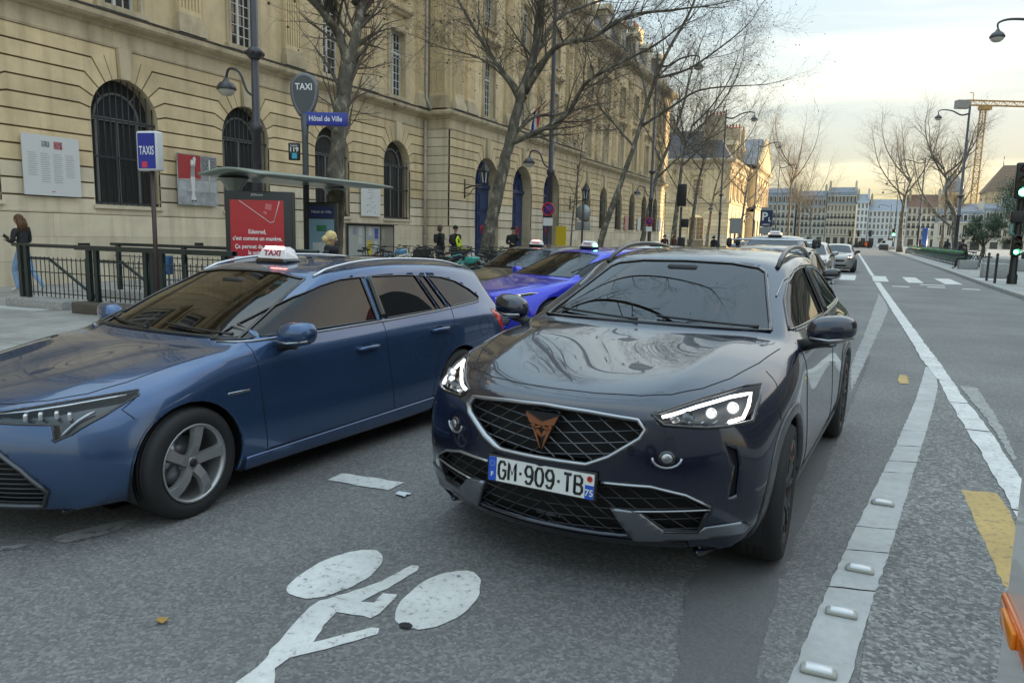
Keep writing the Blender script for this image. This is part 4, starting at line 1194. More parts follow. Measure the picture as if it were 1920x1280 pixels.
class Wood:
 def __init__(s, seed, maxlev, dens, leaf):
  s.R = random.Random(seed); s.v = []; s.f = []; s.maxlev = maxlev; s.dens = dens; s.leaf = leaf; s.lv = []; s.lf = []
 def seg(s, pts, rs):
  ring = _TRI if rs[0] < .022 else _PEN
  n = len(ring); b = len(s.v)
  d = (pts[-1] - pts[0])
  if d.length < 1e-6: return
  d.normalize()
  u = d.orthogonal().normalized(); w = d.cross(u)
  for p, r in zip(pts, rs):
   for c, q in ring:
    s.v.append((p.x + (u.x * c + w.x * q) * r, p.y + (u.y * c + w.y * q) * r, p.z + (u.z * c + w.z * q) * r))
  for i in range(len(pts) - 1):
   for k in range(n):
    k2 = (k + 1) % n
    s.f.append((b + i * n + k, b + i * n + k2, b + (i + 1) * n + k2, b + (i + 1) * n + k))
 def grow(s, p, d, L, r, lev):
  R = s.R
  ns = 4 if lev < s.maxlev else 3
  pts = [p.copy()]; rs = [r]
  q = p.copy(); dd = d.copy()
  for i in range(ns):
   up = .10 if lev < 2 else (.05 if lev < s.maxlev else -.04)
   dd = (dd + Vector((R.uniform(-.22, .22), R.uniform(-.22, .22), R.uniform(-.16, .16) + up))).normalized()
   q = q + dd * (L / ns)
   pts.append(q.copy()); rs.append(r * (1 - .72 * (i + 1) / ns))
  s.seg(pts, rs)
  if lev >= s.maxlev:
   if R.random() < s.leaf:
    a = pts[-1]; e = R.uniform(.025, .05)
    b = len(s.lv)
    o1 = Vector((R.uniform(-1, 1), R.uniform(-1, 1), R.uniform(-1, .2))).normalized() * e; o2 = o1.orthogonal().normalized() * e * .8
    s.lv += [tuple(a), tuple(a + o1 + o2), tuple(a + o1 * 1.8), tuple(a + o1 - o2)]; s.lf.append((b, b + 1, b + 2, b + 3))
   return
  for i in range(1, ns + 1):
   base = pts[i]
   dirn = (pts[i] - pts[i - 1]).normalized()
   k = 2 if R.random() < s.dens else 1
   for _ in range(k):
    ax = dirn.orthogonal().normalized()
    ax.rotate(Matrix.Rotation(R.uniform(0, 2 * PI), 3, dirn))
    ang = R.uniform(.45, 1.05)
    nd = (dirn * math.cos(ang) + ax * math.sin(ang)).normalized()
    s.grow(base, nd, L * R.uniform(.48, .72), max(.0036, rs[i] * .58 if i < ns else rs[i - 1] * .48), lev + 1)
def catmull(P, n=4):
 P = [Vector(p) for p in P]; out = []
 for i in range(len(P) - 1):
  p0, p1, p2, p3 = P[max(i - 1, 0)], P[i], P[i + 1], P[min(i + 2, len(P) - 1)]
  for j in range(n):
   t = j / n
   out.append(.5 * ((2 * p1) + (p2 - p0) * t + (2 * p0 - 5 * p1 + 4 * p2 - p3) * t * t + (3 * p1 - p0 - 3 * p2 + p3) * t ** 3))
 out.append(P[-1])
 return out
def plane_tree(label, trunk, r0, limbs, seed, maxlev=4, L0=1.9, dens=.45, leaf=.10, twig=None, top_r=.05, group='bare plane trees'):
 base = Vector(trunk[0])
 root = empty('plane_tree', (0, 0, 0)); tag(root, label, 'tree', group)
 W = Wood(seed, maxlev, dens, leaf); R = W.R
 tm = MB()
 def limb(P, ra, rb, first=False):
  C = catmull(P, 4)
  n = len(C)
  rs = [lerp(ra, rb, (i / (n - 1)) ** .8) * (1 + R.uniform(-.07, .07)) for i in range(n)]
  if first:
   rs[0] *= 1.35; rs[1] *= 1.12
  C = [c + Vector((R.uniform(-1, 1), R.uniform(-1, 1), 0)) * rs[i] * .10 for i, c in enumerate(C)]
  tm.tube(C, rs, 10 if ra > .1 else 7)
  if ra > .12:
   for i in range(2, n, 3):      # burrs
    a = R.uniform(0, 2 * PI); q = C[i] + Vector((math.cos(a), math.sin(a), 0)) * rs[i] * .75
    tm.ell(q, (rs[i] * .45, rs[i] * .45, rs[i] * .6), 7, 5)
  start = int(n * (.62 if first else .18))
  for i in range(max(1, start), n):
   dirn = (C[i] - C[i - 1]).normalized()
   for _ in range(1 if R.random() < .8 else 2):
    ax = dirn.orthogonal().normalized(); ax.rotate(Matrix.Rotation(R.uniform(0, 2 * PI), 3, dirn))
    ang = R.uniform(.5, 1.1)
    nd = (dirn * math.cos(ang) + ax * math.sin(ang) + Vector((0, 0, .15))).normalized()
    W.grow(C[i], nd, L0 * R.uniform(.6, 1.15), max(.012, min(.05, rs[i] * .42)), 1)
  W.grow(C[-1], (C[-1] - C[-2]).normalized(), L0 * 1.1, rb, 1)
 limb(trunk, r0, top_r, True)
 for P, ra in limbs: limb(P, ra, max(.018, ra * .32))
 tm.build('trunk', BARK, root)
 me = bpy.data.meshes.new('crown'); me.from_pydata(W.v, [], W.f); me.materials.append(twig or TWIG)
 me.polygons.foreach_set('use_smooth', [True] * len(W.f))
 c = link(bpy.data.objects.new('crown', me), root); tag(c, kind='stuff')
 if W.lf:
  me = bpy.data.meshes.new('dead_leaves'); me.from_pydata(W.lv, [], W.lf); me.materials.append(LEAF_DEAD)
  tag(link(bpy.data.objects.new('dead_leaves', me), root), kind='stuff')
 return root
plane_tree('plane tree with peeling bark forking above the taxi sign behind the shelter',
           [(-10.06, 13.05, .0), (-10.05, 13.15, 1.1), (-10.07, 13.27, 1.89), (-10.13, 13.41, 3.02), (-10.14, 13.59, 4.14), (-10.05, 13.77, 5.04)], .215,
           [([(-10.06, 13.78, 5.0), (-10.25, 13.70, 5.6), (-10.30, 13.25, 5.95), (-10.55, 12.7, 6.6), (-10.9, 12.0, 7.8), (-11.2, 11.6, 9.2)], .12),
   ([(-10.06, 13.78, 5.0), (-9.97, 13.91, 5.72), (-10.09, 14.31, 6.49), (-10.13, 14.78, 7.52), (-10.0, 15.6, 9.4), (-9.7, 16.2, 11.)], .13),
   ([(-10.1, 14.3, 6.5), (-8.4, 13.6, 8.6), (-6.4, 12.8, 10.2), (-4.2, 12.0, 11.6), (-2.4, 11.6, 12.8)], .09), ([(-10.2, 13.3, 6.0), (-8.8, 11.6, 8.6), (-6.6, 9.8, 10.6), (-4.2, 8.6, 12.2)], .08), ([(-10.1, 14.0, 6.3), (-8.2, 14.6, 9.4), (-5.6, 15.0, 11.8), (-3.2, 15.0, 13.6)], .08)], 101, top_r=.15, L0=1.35, maxlev=3, dens=.2)
plane_tree('large leaning plane tree spreading its limbs before the blue doors',
           [(-10.78, 21.45, .0), (-10.63, 21.72, .99), (-10.57, 21.88, 1.84), (-10.38, 22.2, 3.36), (-10.21, 22.47, 4.55), (-10.02, 22.73, 5.73), (-9.74, 23.07, 7.09), (-9.57, 23.11, 8.22), (-9.43, 23.03, 9.45), (-9.2, 23., 11.)], .26,
           [([(-10.2, 22.46, 4.4), (-9.47, 22.6, 4.7), (-8.48, 22.78, 5.21), (-7.86, 22.65, 6.08), (-7.07, 22.51, 6.48), (-5.82, 22.59, 7.01)], .11),
   ([(-10.17, 22.51, 4.6), (-9.79, 23.32, 5.31), (-9.27, 24.14, 5.49), (-8.57, 25.06, 5.86)], .075),
   ([(-9.88, 22.82, 5.8), (-10.78, 22.9, 6.79), (-11.54, 23.03, 7.71), (-12.37, 23.28, 8.85), (-13.13, 23.54, 9.84)], .10),
   ([(-9.89, 22.84, 6.0), (-8.76, 22.42, 7.19), (-7.41, 21.93, 7.28), (-6.32, 21.94, 7.78), (-5.09, 21.93, 7.81)], .11),
   ([(-9.74, 23.07, 7.0), (-9.4, 23.98, 8.42), (-8.67, 24.97, 9.11), (-7.23, 26.28, 9.84)], .09),
   ([(-10.02, 22.73, 5.6), (-10.24, 22.17, 6.29), (-10.82, 21.44, 6.82), (-11.63, 20.56, 7.0)], .06)], 102, top_r=.08, L0=1.6, dens=.12)
plane_tree('plane tree leaning to the right before the row of arched windows',
           [(-11.75, 36.6, .0), (-11.61, 36.77, 1.06), (-11.35, 37.1, 2.4), (-10.88, 37.6, 4.28), (-10.41, 38.11, 6.17), (-9.97, 38.64, 8.31), (-9.27, 38.72, 10.35), (-8.24, 38.94, 12.34), (-7.75, 38.78, 13.48)], .21,
           [([(-10.41, 38.11, 6.0), (-11.63, 38.29, 7.28), (-12.63, 38.58, 8.43), (-12.46, 38.83, 9.53)], .08),
   ([(-10.13, 38.4, 7.1), (-8.61, 38.08, 7.9), (-7.27, 37.66, 8.52), (-5.4, 37.5, 8.6)], .09),
   ([(-9.96, 38.63, 8.0), (-10.6, 39.18, 10.02), (-11.58, 39.48, 11.2), (-13.07, 39.52, 12.13)], .08),
   ([(-9.45, 38.51, 9.4), (-8.03, 38.62, 9.74), (-6.59, 38.86, 10.69), (-5.59, 38.78, 11.4)], .08)], 103, L0=2.1, leaf=.3, dens=.15)
plane_tree('bare plane tree at the near corner of the side street',
           [(-12.9, 49.3, .0), (-12.75, 49.51, .9), (-12.53, 49.95, 3.08), (-12.18, 50.49, 5.55), (-11.6, 51.08, 7.67), (-10.98, 51.75, 10.15), (-10.56, 52.38, 12.97)], .21,
           [([(-12.18, 50.49, 5.4), (-10.33, 51.03, 7.29), (-9.02, 51.17, 7.95), (-7.44, 51.48, 8.95)], .08),
   ([(-12.0, 50.74, 6.5), (-13.08, 51.09, 8.41), (-14.12, 51.36, 9.9)], .07)], 104, L0=2.3, leaf=.25, dens=.2)
for k, (P, r, lab, tw, L) in enumerate([
 ([(-13.5, 62.2, 0), (-13.41, 62.89, 3.5), (-13.34, 63.33, 6.12), (-13.22, 63.79, 8.74), (-12.71, 64.37, 10.93)], .26, 'bare plane tree standing beside the dark traffic light', None, 2.5),
 ([(-14.5, 75.0, 0), (-14.42, 75.86, 4.44), (-14.19, 76.45, 7.56), (-13.77, 77.04, 10.18)], .24, 'bare tree before the arched window of the far civic block', None, 2.4),
 ([(-14.8, 86., 0), (-14.64, 86.79, 4.28), (-14.27, 87.51, 7.83), (-13.41, 88.36, 10.81)], .24, 'bare tree nearest the sunlit corner of the far civic block', None, 2.6),
 ([(-13.6, 104., 0), (-13.5, 104.3, 4.), (-13.2, 104.6, 8.), (-12.9, 105., 11.)], .25, 'bare tree against the sunlit facade of the far civic block', None, 2.8),
 ([(-11.0, 149.5, 0), (-11.1, 150.42, 6.41), (-11.2, 151.22, 11.34), (-11.1, 151.5, 15.)], .33, 'tall bare tree past the sunlit block, its crown against the sky', TWIG_TAN, 3.6),
 ([(-11.2, 183., 0), (-11.3, 183.79, 7.0), (-11.5, 184.47, 11.5)], .33, 'low brown tree in front of the first far houses', TWIG_TAN, 4.0),
 ([(-10.0, 212., 0), (-10.2, 212.5, 6.0), (-10.0, 213., 9.5)], .30, 'farthest brown tree on the left pavement', TWIG_TAN, 3.8),
 ([(6.5, 126.5, 0), (6.49, 127.39, 5.82), (6.82, 128.03, 8.98), (7.51, 128.71, 11.36)], .40, 'bare tree with pale trunk behind the left end of the bicycle row', None, 3.2),
 ([(11.3, 102., 0), (10.95, 102.18, 1.65), (10.57, 102.54, 5.04), (9.68, 102.44, 6.88), (9.53, 102.66, 8.73), (8.99, 102.71, 10.57)], .46, 'bare tree with forked pale trunk behind the tall street lamp', None, 2.9),
 ([(13.5, 142., 0), (13.4, 142.2, 5.0), (13.7, 142.6, 9.0)], .34, 'reddish bare tree right of the blue advertising column', TWIG_TAN, 3.2)]):
 rr = random.Random(300 + k)
 limbs = []
 for j in range(6):
  i = rr.randint(1, len(P) - 2) if len(P) > 3 and rr.random() < .6 else len(P) - 2
  a = rr.uniform(0, 2 * PI) + j * 1.05; p = Vector(P[i]).lerp(Vector(P[i + 1]), rr.random())
  h = L * rr.uniform(.9, 1.5)
  limbs.append(([p, p + Vector((math.cos(a) * h * .5, math.sin(a) * h * .5, h * .45)), p + Vector((math.cos(a) * h * .95, math.sin(a) * h * .95, h * 1.1)), p + Vector((math.cos(a) * h * 1.15, math.sin(a) * h * 1.15, h * 1.7))], r * .32))
 plane_tree(lab, P, r, limbs, 200 + k, maxlev=3, L0=L, dens=.6, leaf=.08 if tw is None else .35, twig=tw, group='bare plane trees')
# evergreen holm oak on the right and a clipped one behind it
def leafy_tree(label, base, h, spread, seed, n=5200, col=None):
 root = empty('evergreen_tree', (0, 0, 0)); tag(root, label, 'tree', 'evergreen trees')
 R = random.Random(seed); b = Vector(base)
 tm = MB();
 tm.tube([b, b + Vector((.1, 0, h * .25)), b + Vector((0, .1, h * .45))], [.22, .17, .12], 8)
 for k in range(5):
  a = 2 * PI * k / 5 + R.random()
  tm.tube([b + Vector((.05, 0, h * .3)), b + Vector((math.cos(a) * spread * .5, math.sin(a) * spread * .5, h * .6))], [.09, .04], 6)
 tm.build('trunk', BARK, root)
 clumps = []
 for k in range(34):
  a = R.uniform(0, 2 * PI); q = R.random() ** .5
  z = h * R.uniform(.34, 1.0)
  w = spread * (1 - .55 * max(0, (z / h - .55) / .45)) * q
  clumps.append((b + Vector((math.cos(a) * w, math.sin(a) * w, z)), R.uniform(.45, .95) * spread * .33))
 vs = []; fs = []
 for k in range(n):
  c, r = clumps[k % len(clumps)]
  d = Vector((R.gauss(0, 1), R.gauss(0, 1), R.gauss(0, .8))).normalized() * r * R.random() ** .4
  p = c + d; e = R.uniform(.035, .085)
  u = Vector((R.gauss(0, 1), R.gauss(0, 1), R.gauss(0, 1))).normalized() * e; w = u.orthogonal().normalized() * e * .6
  i = len(vs); vs += [tuple(p - u), tuple(p + w), tuple(p + u), tuple(p - w)]; fs.append((i, i + 1, i + 2, i + 3))
 me = bpy.data.meshes.new('crown'); me.from_pydata(vs, [], fs); me.materials.append(col or mat('holm_leaf', (.045, .075, .032), .6, var=.5, scale=1.2))
 tag(link(bpy.data.objects.new('crown', me), root), kind='stuff')
leafy_tree('dark evergreen tree behind the traffic light, cut off by the right edge', (14.6, 82., .1), 7.2, 4.6, 61, 21000)
leafy_tree('lower evergreen bush-like tree left of the large evergreen', (11.6, 86., .1), 4.0, 2.2, 62, 9000)
# ------------------------------------------------------------------ cars: shell from a cage, then cut into panes, lamps and grilles
class Shell:
 """A car body: sections along x (forward), half outlines mirrored in y, subdivided, then cut along outlines."""
 def __init__(s, st, front, rear, level=3, crease=()):
  N = 10                        # columns: c0..c4, s1..s4, s5(underside)
  vs = []; idx = {}
  def put(key, p):
   idx[key] = len(vs); vs.append(p)
  n = len(st)
  def sect(row):
   x, sw, c0z = row[0], row[1], row[2]
   pts = [(0., c0z)] + list(row[3:])
   pts.append((pts[-1][0] - .16, pts[-1][1] - .02))
   out = []
   for (y, z) in pts:
    out.append((x - sw * (abs(y) / .9) ** 2.2, y, z))
   return out
  for i, row in enumerate(st):
   P = sect(row)
   for c in range(N):
    for sg in ((1,) if c == 0 else (1, -1)):
     put((i, sg * c), (P[c][0], sg * P[c][1], P[c][2]))
  fs = []; rg = []
  for i in range(n - 1):
   for c in range(-N + 1, N - 1):
    fs.append((idx[i, c], idx[i, c + 1], idx[i + 1, c + 1], idx[i + 1, c]))
    a = min(abs(c), abs(c + 1))
    rg.append(1 if a < 4 else 2)
  for end, (prof, i0) in (('f', (front, 0)), ('r', (rear, n - 1))):
   P = sect(st[i0]); sw = st[i0][1]
   for k in range(1, 6):
    ks = 4 + k
    for j in range(-3, 4):
     y = P[abs(j)][1] * (P[ks][1] / P[4][1]) * (1 if j >= 0 else -1)
     z = P[ks][2] + (prof[k - 1][1] if abs(j) < 4 else 0)
     put((end, k, j), (prof[k - 1][0] - sw * (abs(y) / .9) ** 2.2, y, z))
   def key(k, j):
    if k == 0: return idx[i0, j]
    if abs(j) == 4: return idx[i0, (4 + k) * (1 if j > 0 else -1)]
    return idx[end, k, j]
   for k in range(5):
    for j in range(-4, 4):
     q = (key(k, j), key(k + 1, j), key(k + 1, j + 1), key(k, j + 1))
     fs.append(q if end == 'f' else tuple(reversed(q)))
     rg.append(3 if end == 'f' else 4)
  me = bpy.data.meshes.new('tmp_shell')
  me.from_pydata(vs, [], fs)
  for _ in range(6): me.materials.append(None)
  me.polygons.foreach_set('material_index', rg)
  me.polygons.foreach_set('use_smooth', [True] * len(fs))
  # sharpen the lines that a stylist would sharpen
  want = {}
  for (kind, a, lo, hi, w) in crease:
   if kind == 'col':
    for i in range(lo, hi):
     for sg in (1, -1):
      want[frozenset((idx[i, sg * a], idx[i + 1, sg * a]))] = w
   elif kind == 'row':
    for c in range(lo, hi):
     for sg in (1, -1):
      want[frozenset((idx[a, sg * c], idx[a, sg * (c + 1)]))] = w
   else:            # row of the front face
    for j in range(lo, hi):
     for sg in (1, -1):
      e0 = idx['f', a, sg * j]
      e1 = idx[0, sg * (4 + a)] if j + 1 == 4 else idx['f', a, sg * (j + 1)]
      want[frozenset((e0, e1))] = w
  at = me.attributes.new('crease_edge', 'FLOAT', 'EDGE')
  for e in me.edges:
   w = want.get(frozenset(e.vertices))
   if w: at.data[e.index].value = w
  o = bpy.data.objects.new('tmp_shell', me)
  md = o.modifiers.new('s', 'SUBSURF'); md.levels = level; md.render_levels = level
  ev = evaluated(o); bpy.data.meshes.remove(me)
  s.bm = bmesh.new(); s.bm.from_mesh(ev); bpy.data.meshes.remove(ev)
  bmesh.ops.recalc_face_normals(s.bm, faces=s.bm.faces)
  s.bm.normal_update()
  s.bvh = BVHTree.FromBMesh(s.bm)
 def ray(s, view, a, b, sg=1):
  if view == 'side': o, d = Vector((a, 3 * sg, b)), Vector((0, -sg, 0))
  elif view == 'front': o, d = Vector((5, a, b)), Vector((-1, 0, 0))
  elif view == 'rear': o, d = Vector((-5, a, b)), Vector((1, 0, 0))
  else: o, d = Vector((a, b, 5)), Vector((0, 0, -1))
  h = s.bvh.ray_cast(o, d)
  if h[0] is None:
   return None
  nn = h[1]
  if nn.dot(d) > 0: nn = -nn
  return h[0], nn
 def line(s, view, pts, off=0., sg=1, step=.03, closed=False):
  out = []
  P = list(pts) + ([pts[0]] if closed else [])
  for (a, b), (c, d) in zip(P[:-1], P[1:]):
   m = max(1, int(math.hypot(c - a, d - b) / step))
   for i in range(m):
    out.append((lerp(a, c, i / m), lerp(b, d, i / m)))
  if not closed: out.append(P[-1])
  res = []
  for a, b in out:
   h = s.ray(view, a, b, sg)
   if h: res.append(h[0] + h[1] * off)
  return res
 def cut(s, poly, view, ids, new, sg=0, lim=None):
  """Cut the faces whose id is in ids along a closed outline; the faces inside get the id new."""
  ax = {'side': (0, 2), 'front': (1, 2), 'rear': (1, 2), 'top': (0, 1)}[view]
  a0 = min(p[0] for p in poly) - .01; a1 = max(p[0] for p in poly) + .01
  b0 = min(p[1] for p in poly) - .01; b1 = max(p[1] for p in poly) + .01
  def pick():
   out = []
   for f in s.bm.faces:
    if f.material_index not in ids: continue
    c = f.calc_center_median()
    if sg and c.y * sg < 0: continue
    if lim and not lim(c): continue
    u = [v.co[ax[0]] for v in f.verts]; w = [v.co[ax[1]] for v in f.verts]
    if max(u) < a0 or min(u) > a1 or max(w) < b0 or min(w) > b1: continue
    out.append(f)
   return out
  m = len(poly)
  F = pick()
  for k in range(m):
   p, q = poly[k], poly[(k + 1) % m]
   ea0, ea1 = min(p[0], q[0]) - .04, max(p[0], q[0]) + .04
   eb0, eb1 = min(p[1], q[1]) - .04, max(p[1], q[1]) + .04
   G = []
   for f in F:
    u = [v.co[ax[0]] for v in f.verts]; w = [v.co[ax[1]] for v in f.verts]
    if max(u) < ea0 or min(u) > ea1 or max(w) < eb0 or min(w) > eb1: continue
    G.append(f)
   if not G: continue
   co = Vector((0, 0, 0)); co[ax[0]], co[ax[1]] = p
   no = Vector((0, 0, 0)); no[ax[0]], no[ax[1]] = (q[1] - p[1]), -(q[0] - p[0])
   if no.length < 1e-9: continue
   no.normalize()
   geom = list({e for f in G for e in f.edges} | {v for f in G for v in f.verts}) + G
   res = bmesh.ops.bisect_plane(s.bm, geom=geom, dist=1e-5, plane_co=co, plane_no=no)
   F = list({f for f in F if f.is_valid} | {g for g in res['geom'] if isinstance(g, bmesh.types.BMFace)})
  for f in F:
   c = f.calc_center_median()
   x, y = c[ax[0]], c[ax[1]]
   inside = False
   for k in range(m):
    (x1, y1), (x2, y2) = poly[k], poly[(k + 1) % m]
    if (y1 > y) != (y2 > y) and x < (x2 - x1) * (y - y1) / (y2 - y1) + x1:
     inside = not inside
   if inside: f.material_index = new
 def part(s, name, ids, m, parent, off=0., push=None, sg=0, walls=0.):
  faces = [f for f in s.bm.faces if f.material_index in ids and (not sg or f.calc_center_median().y * sg > 0)]
  if not faces: return None
  vm = {}; vs = []; fs = []
  for f in faces:
   for v in f.verts:
    if v not in vm:
     vm[v] = len(vs)
     p = v.co + v.normal * off
     if push: p = p + Vector(push)
     vs.append(p)
   fs.append(tuple(vm[v] for v in f.verts))
  if walls:        # short inward flange along every free edge
   fset = set(faces); wv = {}
   for f in faces:
    for lp in f.loops:
     e = lp.edge
     if sum(1 for q in e.link_faces if q in fset) == 1:
      a, b = lp.vert, lp.link_loop_next.vert
      for v in (a, b):
       if v not in wv:
        wv[v] = len(vs); vs.append(v.co + v.normal * (off - walls))
      fs.append((vm[b], vm[a], wv[a], wv[b]))
  me = bpy.data.meshes.new(name)
  me.from_pydata([tuple(v) for v in vs], [], fs)
  me.polygons.foreach_set('use_smooth', [True] * len(fs))
  me.materials.append(m)
  return link(bpy.data.objects.new(name, me), parent)
def arch_poly(cx, cz, r, z0=-.05, n=20, a0=-20):
 pts = []
 for i in range(n + 1):
  a = math.radians(a0 + (180 - 2 * a0) * i / n)
  pts.append((cx + r * math.cos(a), cz + r * math.sin(a)))
 return pts + [(pts[-1][0], z0), (pts[0][0], z0)]
SUV_ST = [
 (2.19, .42, .83, (.28, .83), (.52, .82), (.68, .80), (.76, .765), (.83, .70), (.88, .54), (.87, .36), (.80, .215)),
 (2.02, .36, .878, (.28, .882), (.47, .894), (.70, .86), (.80, .81), (.865, .73), (.905, .56), (.90, .38), (.83, .215)),
 (1.70, .22, .918, (.29, .926), (.50, .950), (.735, .92), (.845, .875), (.90, .79), (.925, .60), (.925, .40), (.86, .22)),
 (1.40, .14, .958, (.30, .968), (.53, .996), (.75, .965), (.86, .92), (.91, .83), (.925, .62), (.925, .42), (.87, .22)),
 (1.16, .12, .990, (.31, 1.0), (.55, 1.022), (.765, .99), (.86, .955), (.905, .85), (.915, .62), (.92, .40), (.87, .22)),
 (.96, .14, 1.03, (.32, 1.03), (.58, 1.025), (.77, 1.01), (.845, .98), (.885, .88), (.90, .62), (.915, .38), (.87, .22)),
 (.50, .12, 1.24, (.31, 1.235), (.55, 1.22), (.705, 1.18), (.835, 1.01), (.885, .90), (.90, .62), (.915, .38), (.87, .22)),
 (.02, .10, 1.435, (.29, 1.43), (.50, 1.415), (.64, 1.375), (.825, 1.03), (.885, .91), (.90, .62), (.915, .38), (.87, .22)),
 (-.45, .04, 1.487, (.29, 1.483), (.51, 1.468), (.65, 1.425), (.825, 1.04), (.885, .92), (.90, .62), (.915, .38), (.87, .22)),
 (-.95, 0, 1.482, (.29, 1.478), (.51, 1.463), (.645, 1.415), (.825, 1.05), (.885, .93), (.905, .64), (.915, .38), (.87, .22)),
 (-1.34, 0, 1.455, (.28, 1.45), (.49, 1.435), (.615, 1.38), (.82, 1.07), (.90, .95), (.925, .68), (.925, .42), (.87, .23)),
 (-1.7, -.03, 1.41, (.28, 1.405), (.46, 1.385), (.58, 1.325), (.79, 1.08), (.895, .96), (.92, .70), (.92, .44), (.86, .24)),
 (-1.95, -.08, 1.345, (.27, 1.34), (.43, 1.325), (.54, 1.27), (.75, 1.06), (.865, .95), (.90, .72), (.89, .46), (.83, .26)),
 (-2.08, -.14, 1.08, (.27, 1.08), (.44, 1.07), (.58, 1.05), (.74, 1.0), (.84, .92), (.88, .72), (.87, .46), (.81, .27)),
 (-2.16, -.18, .95, (.27, .95), (.46, .945), (.62, .935), (.74, .91), (.81, .86), (.85, .70), (.84, .46), (.78, .28)),
]
SUV_F = [(2.225, 0), (2.235, 0), (2.22, 0), (2.14, 0), (1.95, 0)]
SUV_R = [(-2.17, 0), (-2.20, 0), (-2.20, 0), (-2.14, 0), (-1.95, 0)]
WAG_ST = [
 (2.20, .50, .70, (.28, .70), (.50, .69), (.64, .675), (.72, .65), (.80, .58), (.86, .45), (.85, .30), (.78, .19)),
 (2.02, .40, .755, (.28, .765), (.52, .76), (.68, .74), (.77, .705), (.84, .63), (.885, .48), (.88, .32), (.80, .18)),
 (1.75, .26, .80, (.29, .82), (.54, .82), (.72, .80), (.82, .765), (.875, .69), (.895, .52), (.895, .34), (.83, .18)),
 (1.45, .18, .85, (.30, .87), (.55, .87), (.735, .855), (.84, .825), (.88, .74), (.897, .55), (.897, .36), (.84, .18)),
 (1.25, .16, .885, (.31, .90), (.57, .90), (.75, .885), (.835, .86), (.872, .77), (.885, .55), (.89, .34), (.85, .18)),
 (1.10, .18, .915, (.32, .915), (.59, .91), (.76, .905), (.825, .89), (.865, .80), (.88, .56), (.89, .33), (.85, .18)),
 (.58, .16, 1.175, (.31, 1.17), (.56, 1.155), (.715, 1.115), (.815, .93), (.86, .83), (.875, .58), (.89, .33), (.85, .18)),
 (.08, .12, 1.39, (.29, 1.385), (.50, 1.37), (.64, 1.335), (.805, .95), (.86, .85), (.875, .58), (.89, .34), (.85, .18)),
 (-.45, .04, 1.445, (.29, 1.44), (.51, 1.425), (.65, 1.385), (.805, .965), (.86, .86), (.875, .58), (.89, .34), (.85, .18)),
 (-1.0, 0, 1.445, (.29, 1.44), (.51, 1.425), (.65, 1.38), (.805, .98), (.86, .87), (.88, .60), (.89, .36), (.85, .19)),
 (-1.35, 0, 1.43, (.28, 1.425), (.50, 1.41), (.635, 1.36), (.805, .99), (.875, .88), (.895, .62), (.895, .38), (.85, .2)),
 (-1.75, -.03, 1.40, (.28, 1.395), (.48, 1.38), (.61, 1.33), (.795, 1.0), (.87, .89), (.89, .64), (.885, .40), (.83, .22)),
 (-2.1, -.10, 1.35, (.28, 1.345), (.46, 1.33), (.575, 1.28), (.765, .99), (.845, .88), (.875, .66), (.865, .43), (.80, .25)),
 (-2.24, -.16, 1.10, (.28, 1.10), (.46, 1.09), (.58, 1.06), (.74, .96), (.82, .87), (.855, .66), (.85, .43), (.79, .26)),
 (-2.32, -.20, .93, (.28, .93), (.47, .925), (.62, .91), (.73, .885), (.79, .83), (.83, .65), (.82, .43), (.76, .27)),
]
WAG_ST = [r if i < 6 else tuple(list(r[:2]) + [.95 + (r[2] - .95) * .92 if r[2] > .95 else r[2]] + [(y, .95 + (z - .95) * .92 if z > .95 else z) for y, z in r[3:]]) for i, r in enumerate(WAG_ST)]
def lowered(P): return [(a, .95 + (b - .95) * .92 if b > .95 else b) for a, b in P]
WAG_F = [(2.25, 0), (2.28, 0), (2.27, 0), (2.20, 0), (2.0, 0)]
WAG_R = [(-2.33, 0), (-2.36, 0), (-2.35, 0), (-2.28, 0), (-2.05, 0)]
CREASE = [('col', 4, 4, 13, .75), ('col', 4, 0, 4, .35), ('col', 3, 5, 12, .45), ('col', 3, 0, 5, .4), ('col', 5, 1, 13, .35), ('row', 5, 0, 3, .8),
          ('row', 7, 0, 3, .45), ('row', 12, 0, 3, .5), ('row', 0, 0, 4, .3), ('col', 8, 1, 13, .7), ('f', 4, 0, 4, .6), ('col', 2, 1, 5, .75)]
# ------------------------------------------------------------------ car materials and shared parts
def paint(name, col, metal=.35, rough=.28):
 m = mat(name, col, rough, metal, coat=1., spec=.5)
 m.node_tree.nodes['Principled BSDF'].inputs['Coat IOR'].default_value = 1.48
 return m
P_SUV = paint('petrol_black_paint', (.005, .008, .024), .1, .25)
P_TAXI = paint('steel_blue_paint', (.045, .092, .20), .6, .27)
P_BLUE = paint('vivid_blue_paint', (.018, .026, .55), .35, .25)
P_BLACK = paint('black_paint', (.010, .010, .011), .2, .3)
P_SILVER = paint('warm_silver_paint', (.34, .33, .32), .6, .3)
P_WHITE = paint('white_van_paint', (.72, .73, .74), .0, .3)
G_SCREEN = glass_mat('windscreen_glass', (.28, .30, .30), 2.0)
G_SIDE = glass_mat('side_glass', (.16, .17, .17), 1.65)
G_DARK = glass_mat('privacy_glass', (.035, .038, .04), 1.75)
G_LENS = glass_mat('lamp_lens', (.92, .94, .96), 1.45)
liner = mat('cabin_lining', (.035, .035, .037), .8)
seat_m = mat('seat_cloth', (.03, .03, .032), .85, var=.2)
reflector = mat('lamp_reflector', (.42, .43, .45), .28, 1.)
drl = emit_mat('daylight_strip', (1., .98, .90), 2.2)
beam = emit_mat('headlamp_beam', (1., 1., .92), 2.2)
red_lens = mat('red_lens', (.35, .01, .012), .15, coat=.8, emit=(.9, .03, .02), estr=.06)
seam = mat('panel_gap', (.003, .003, .004), .8)
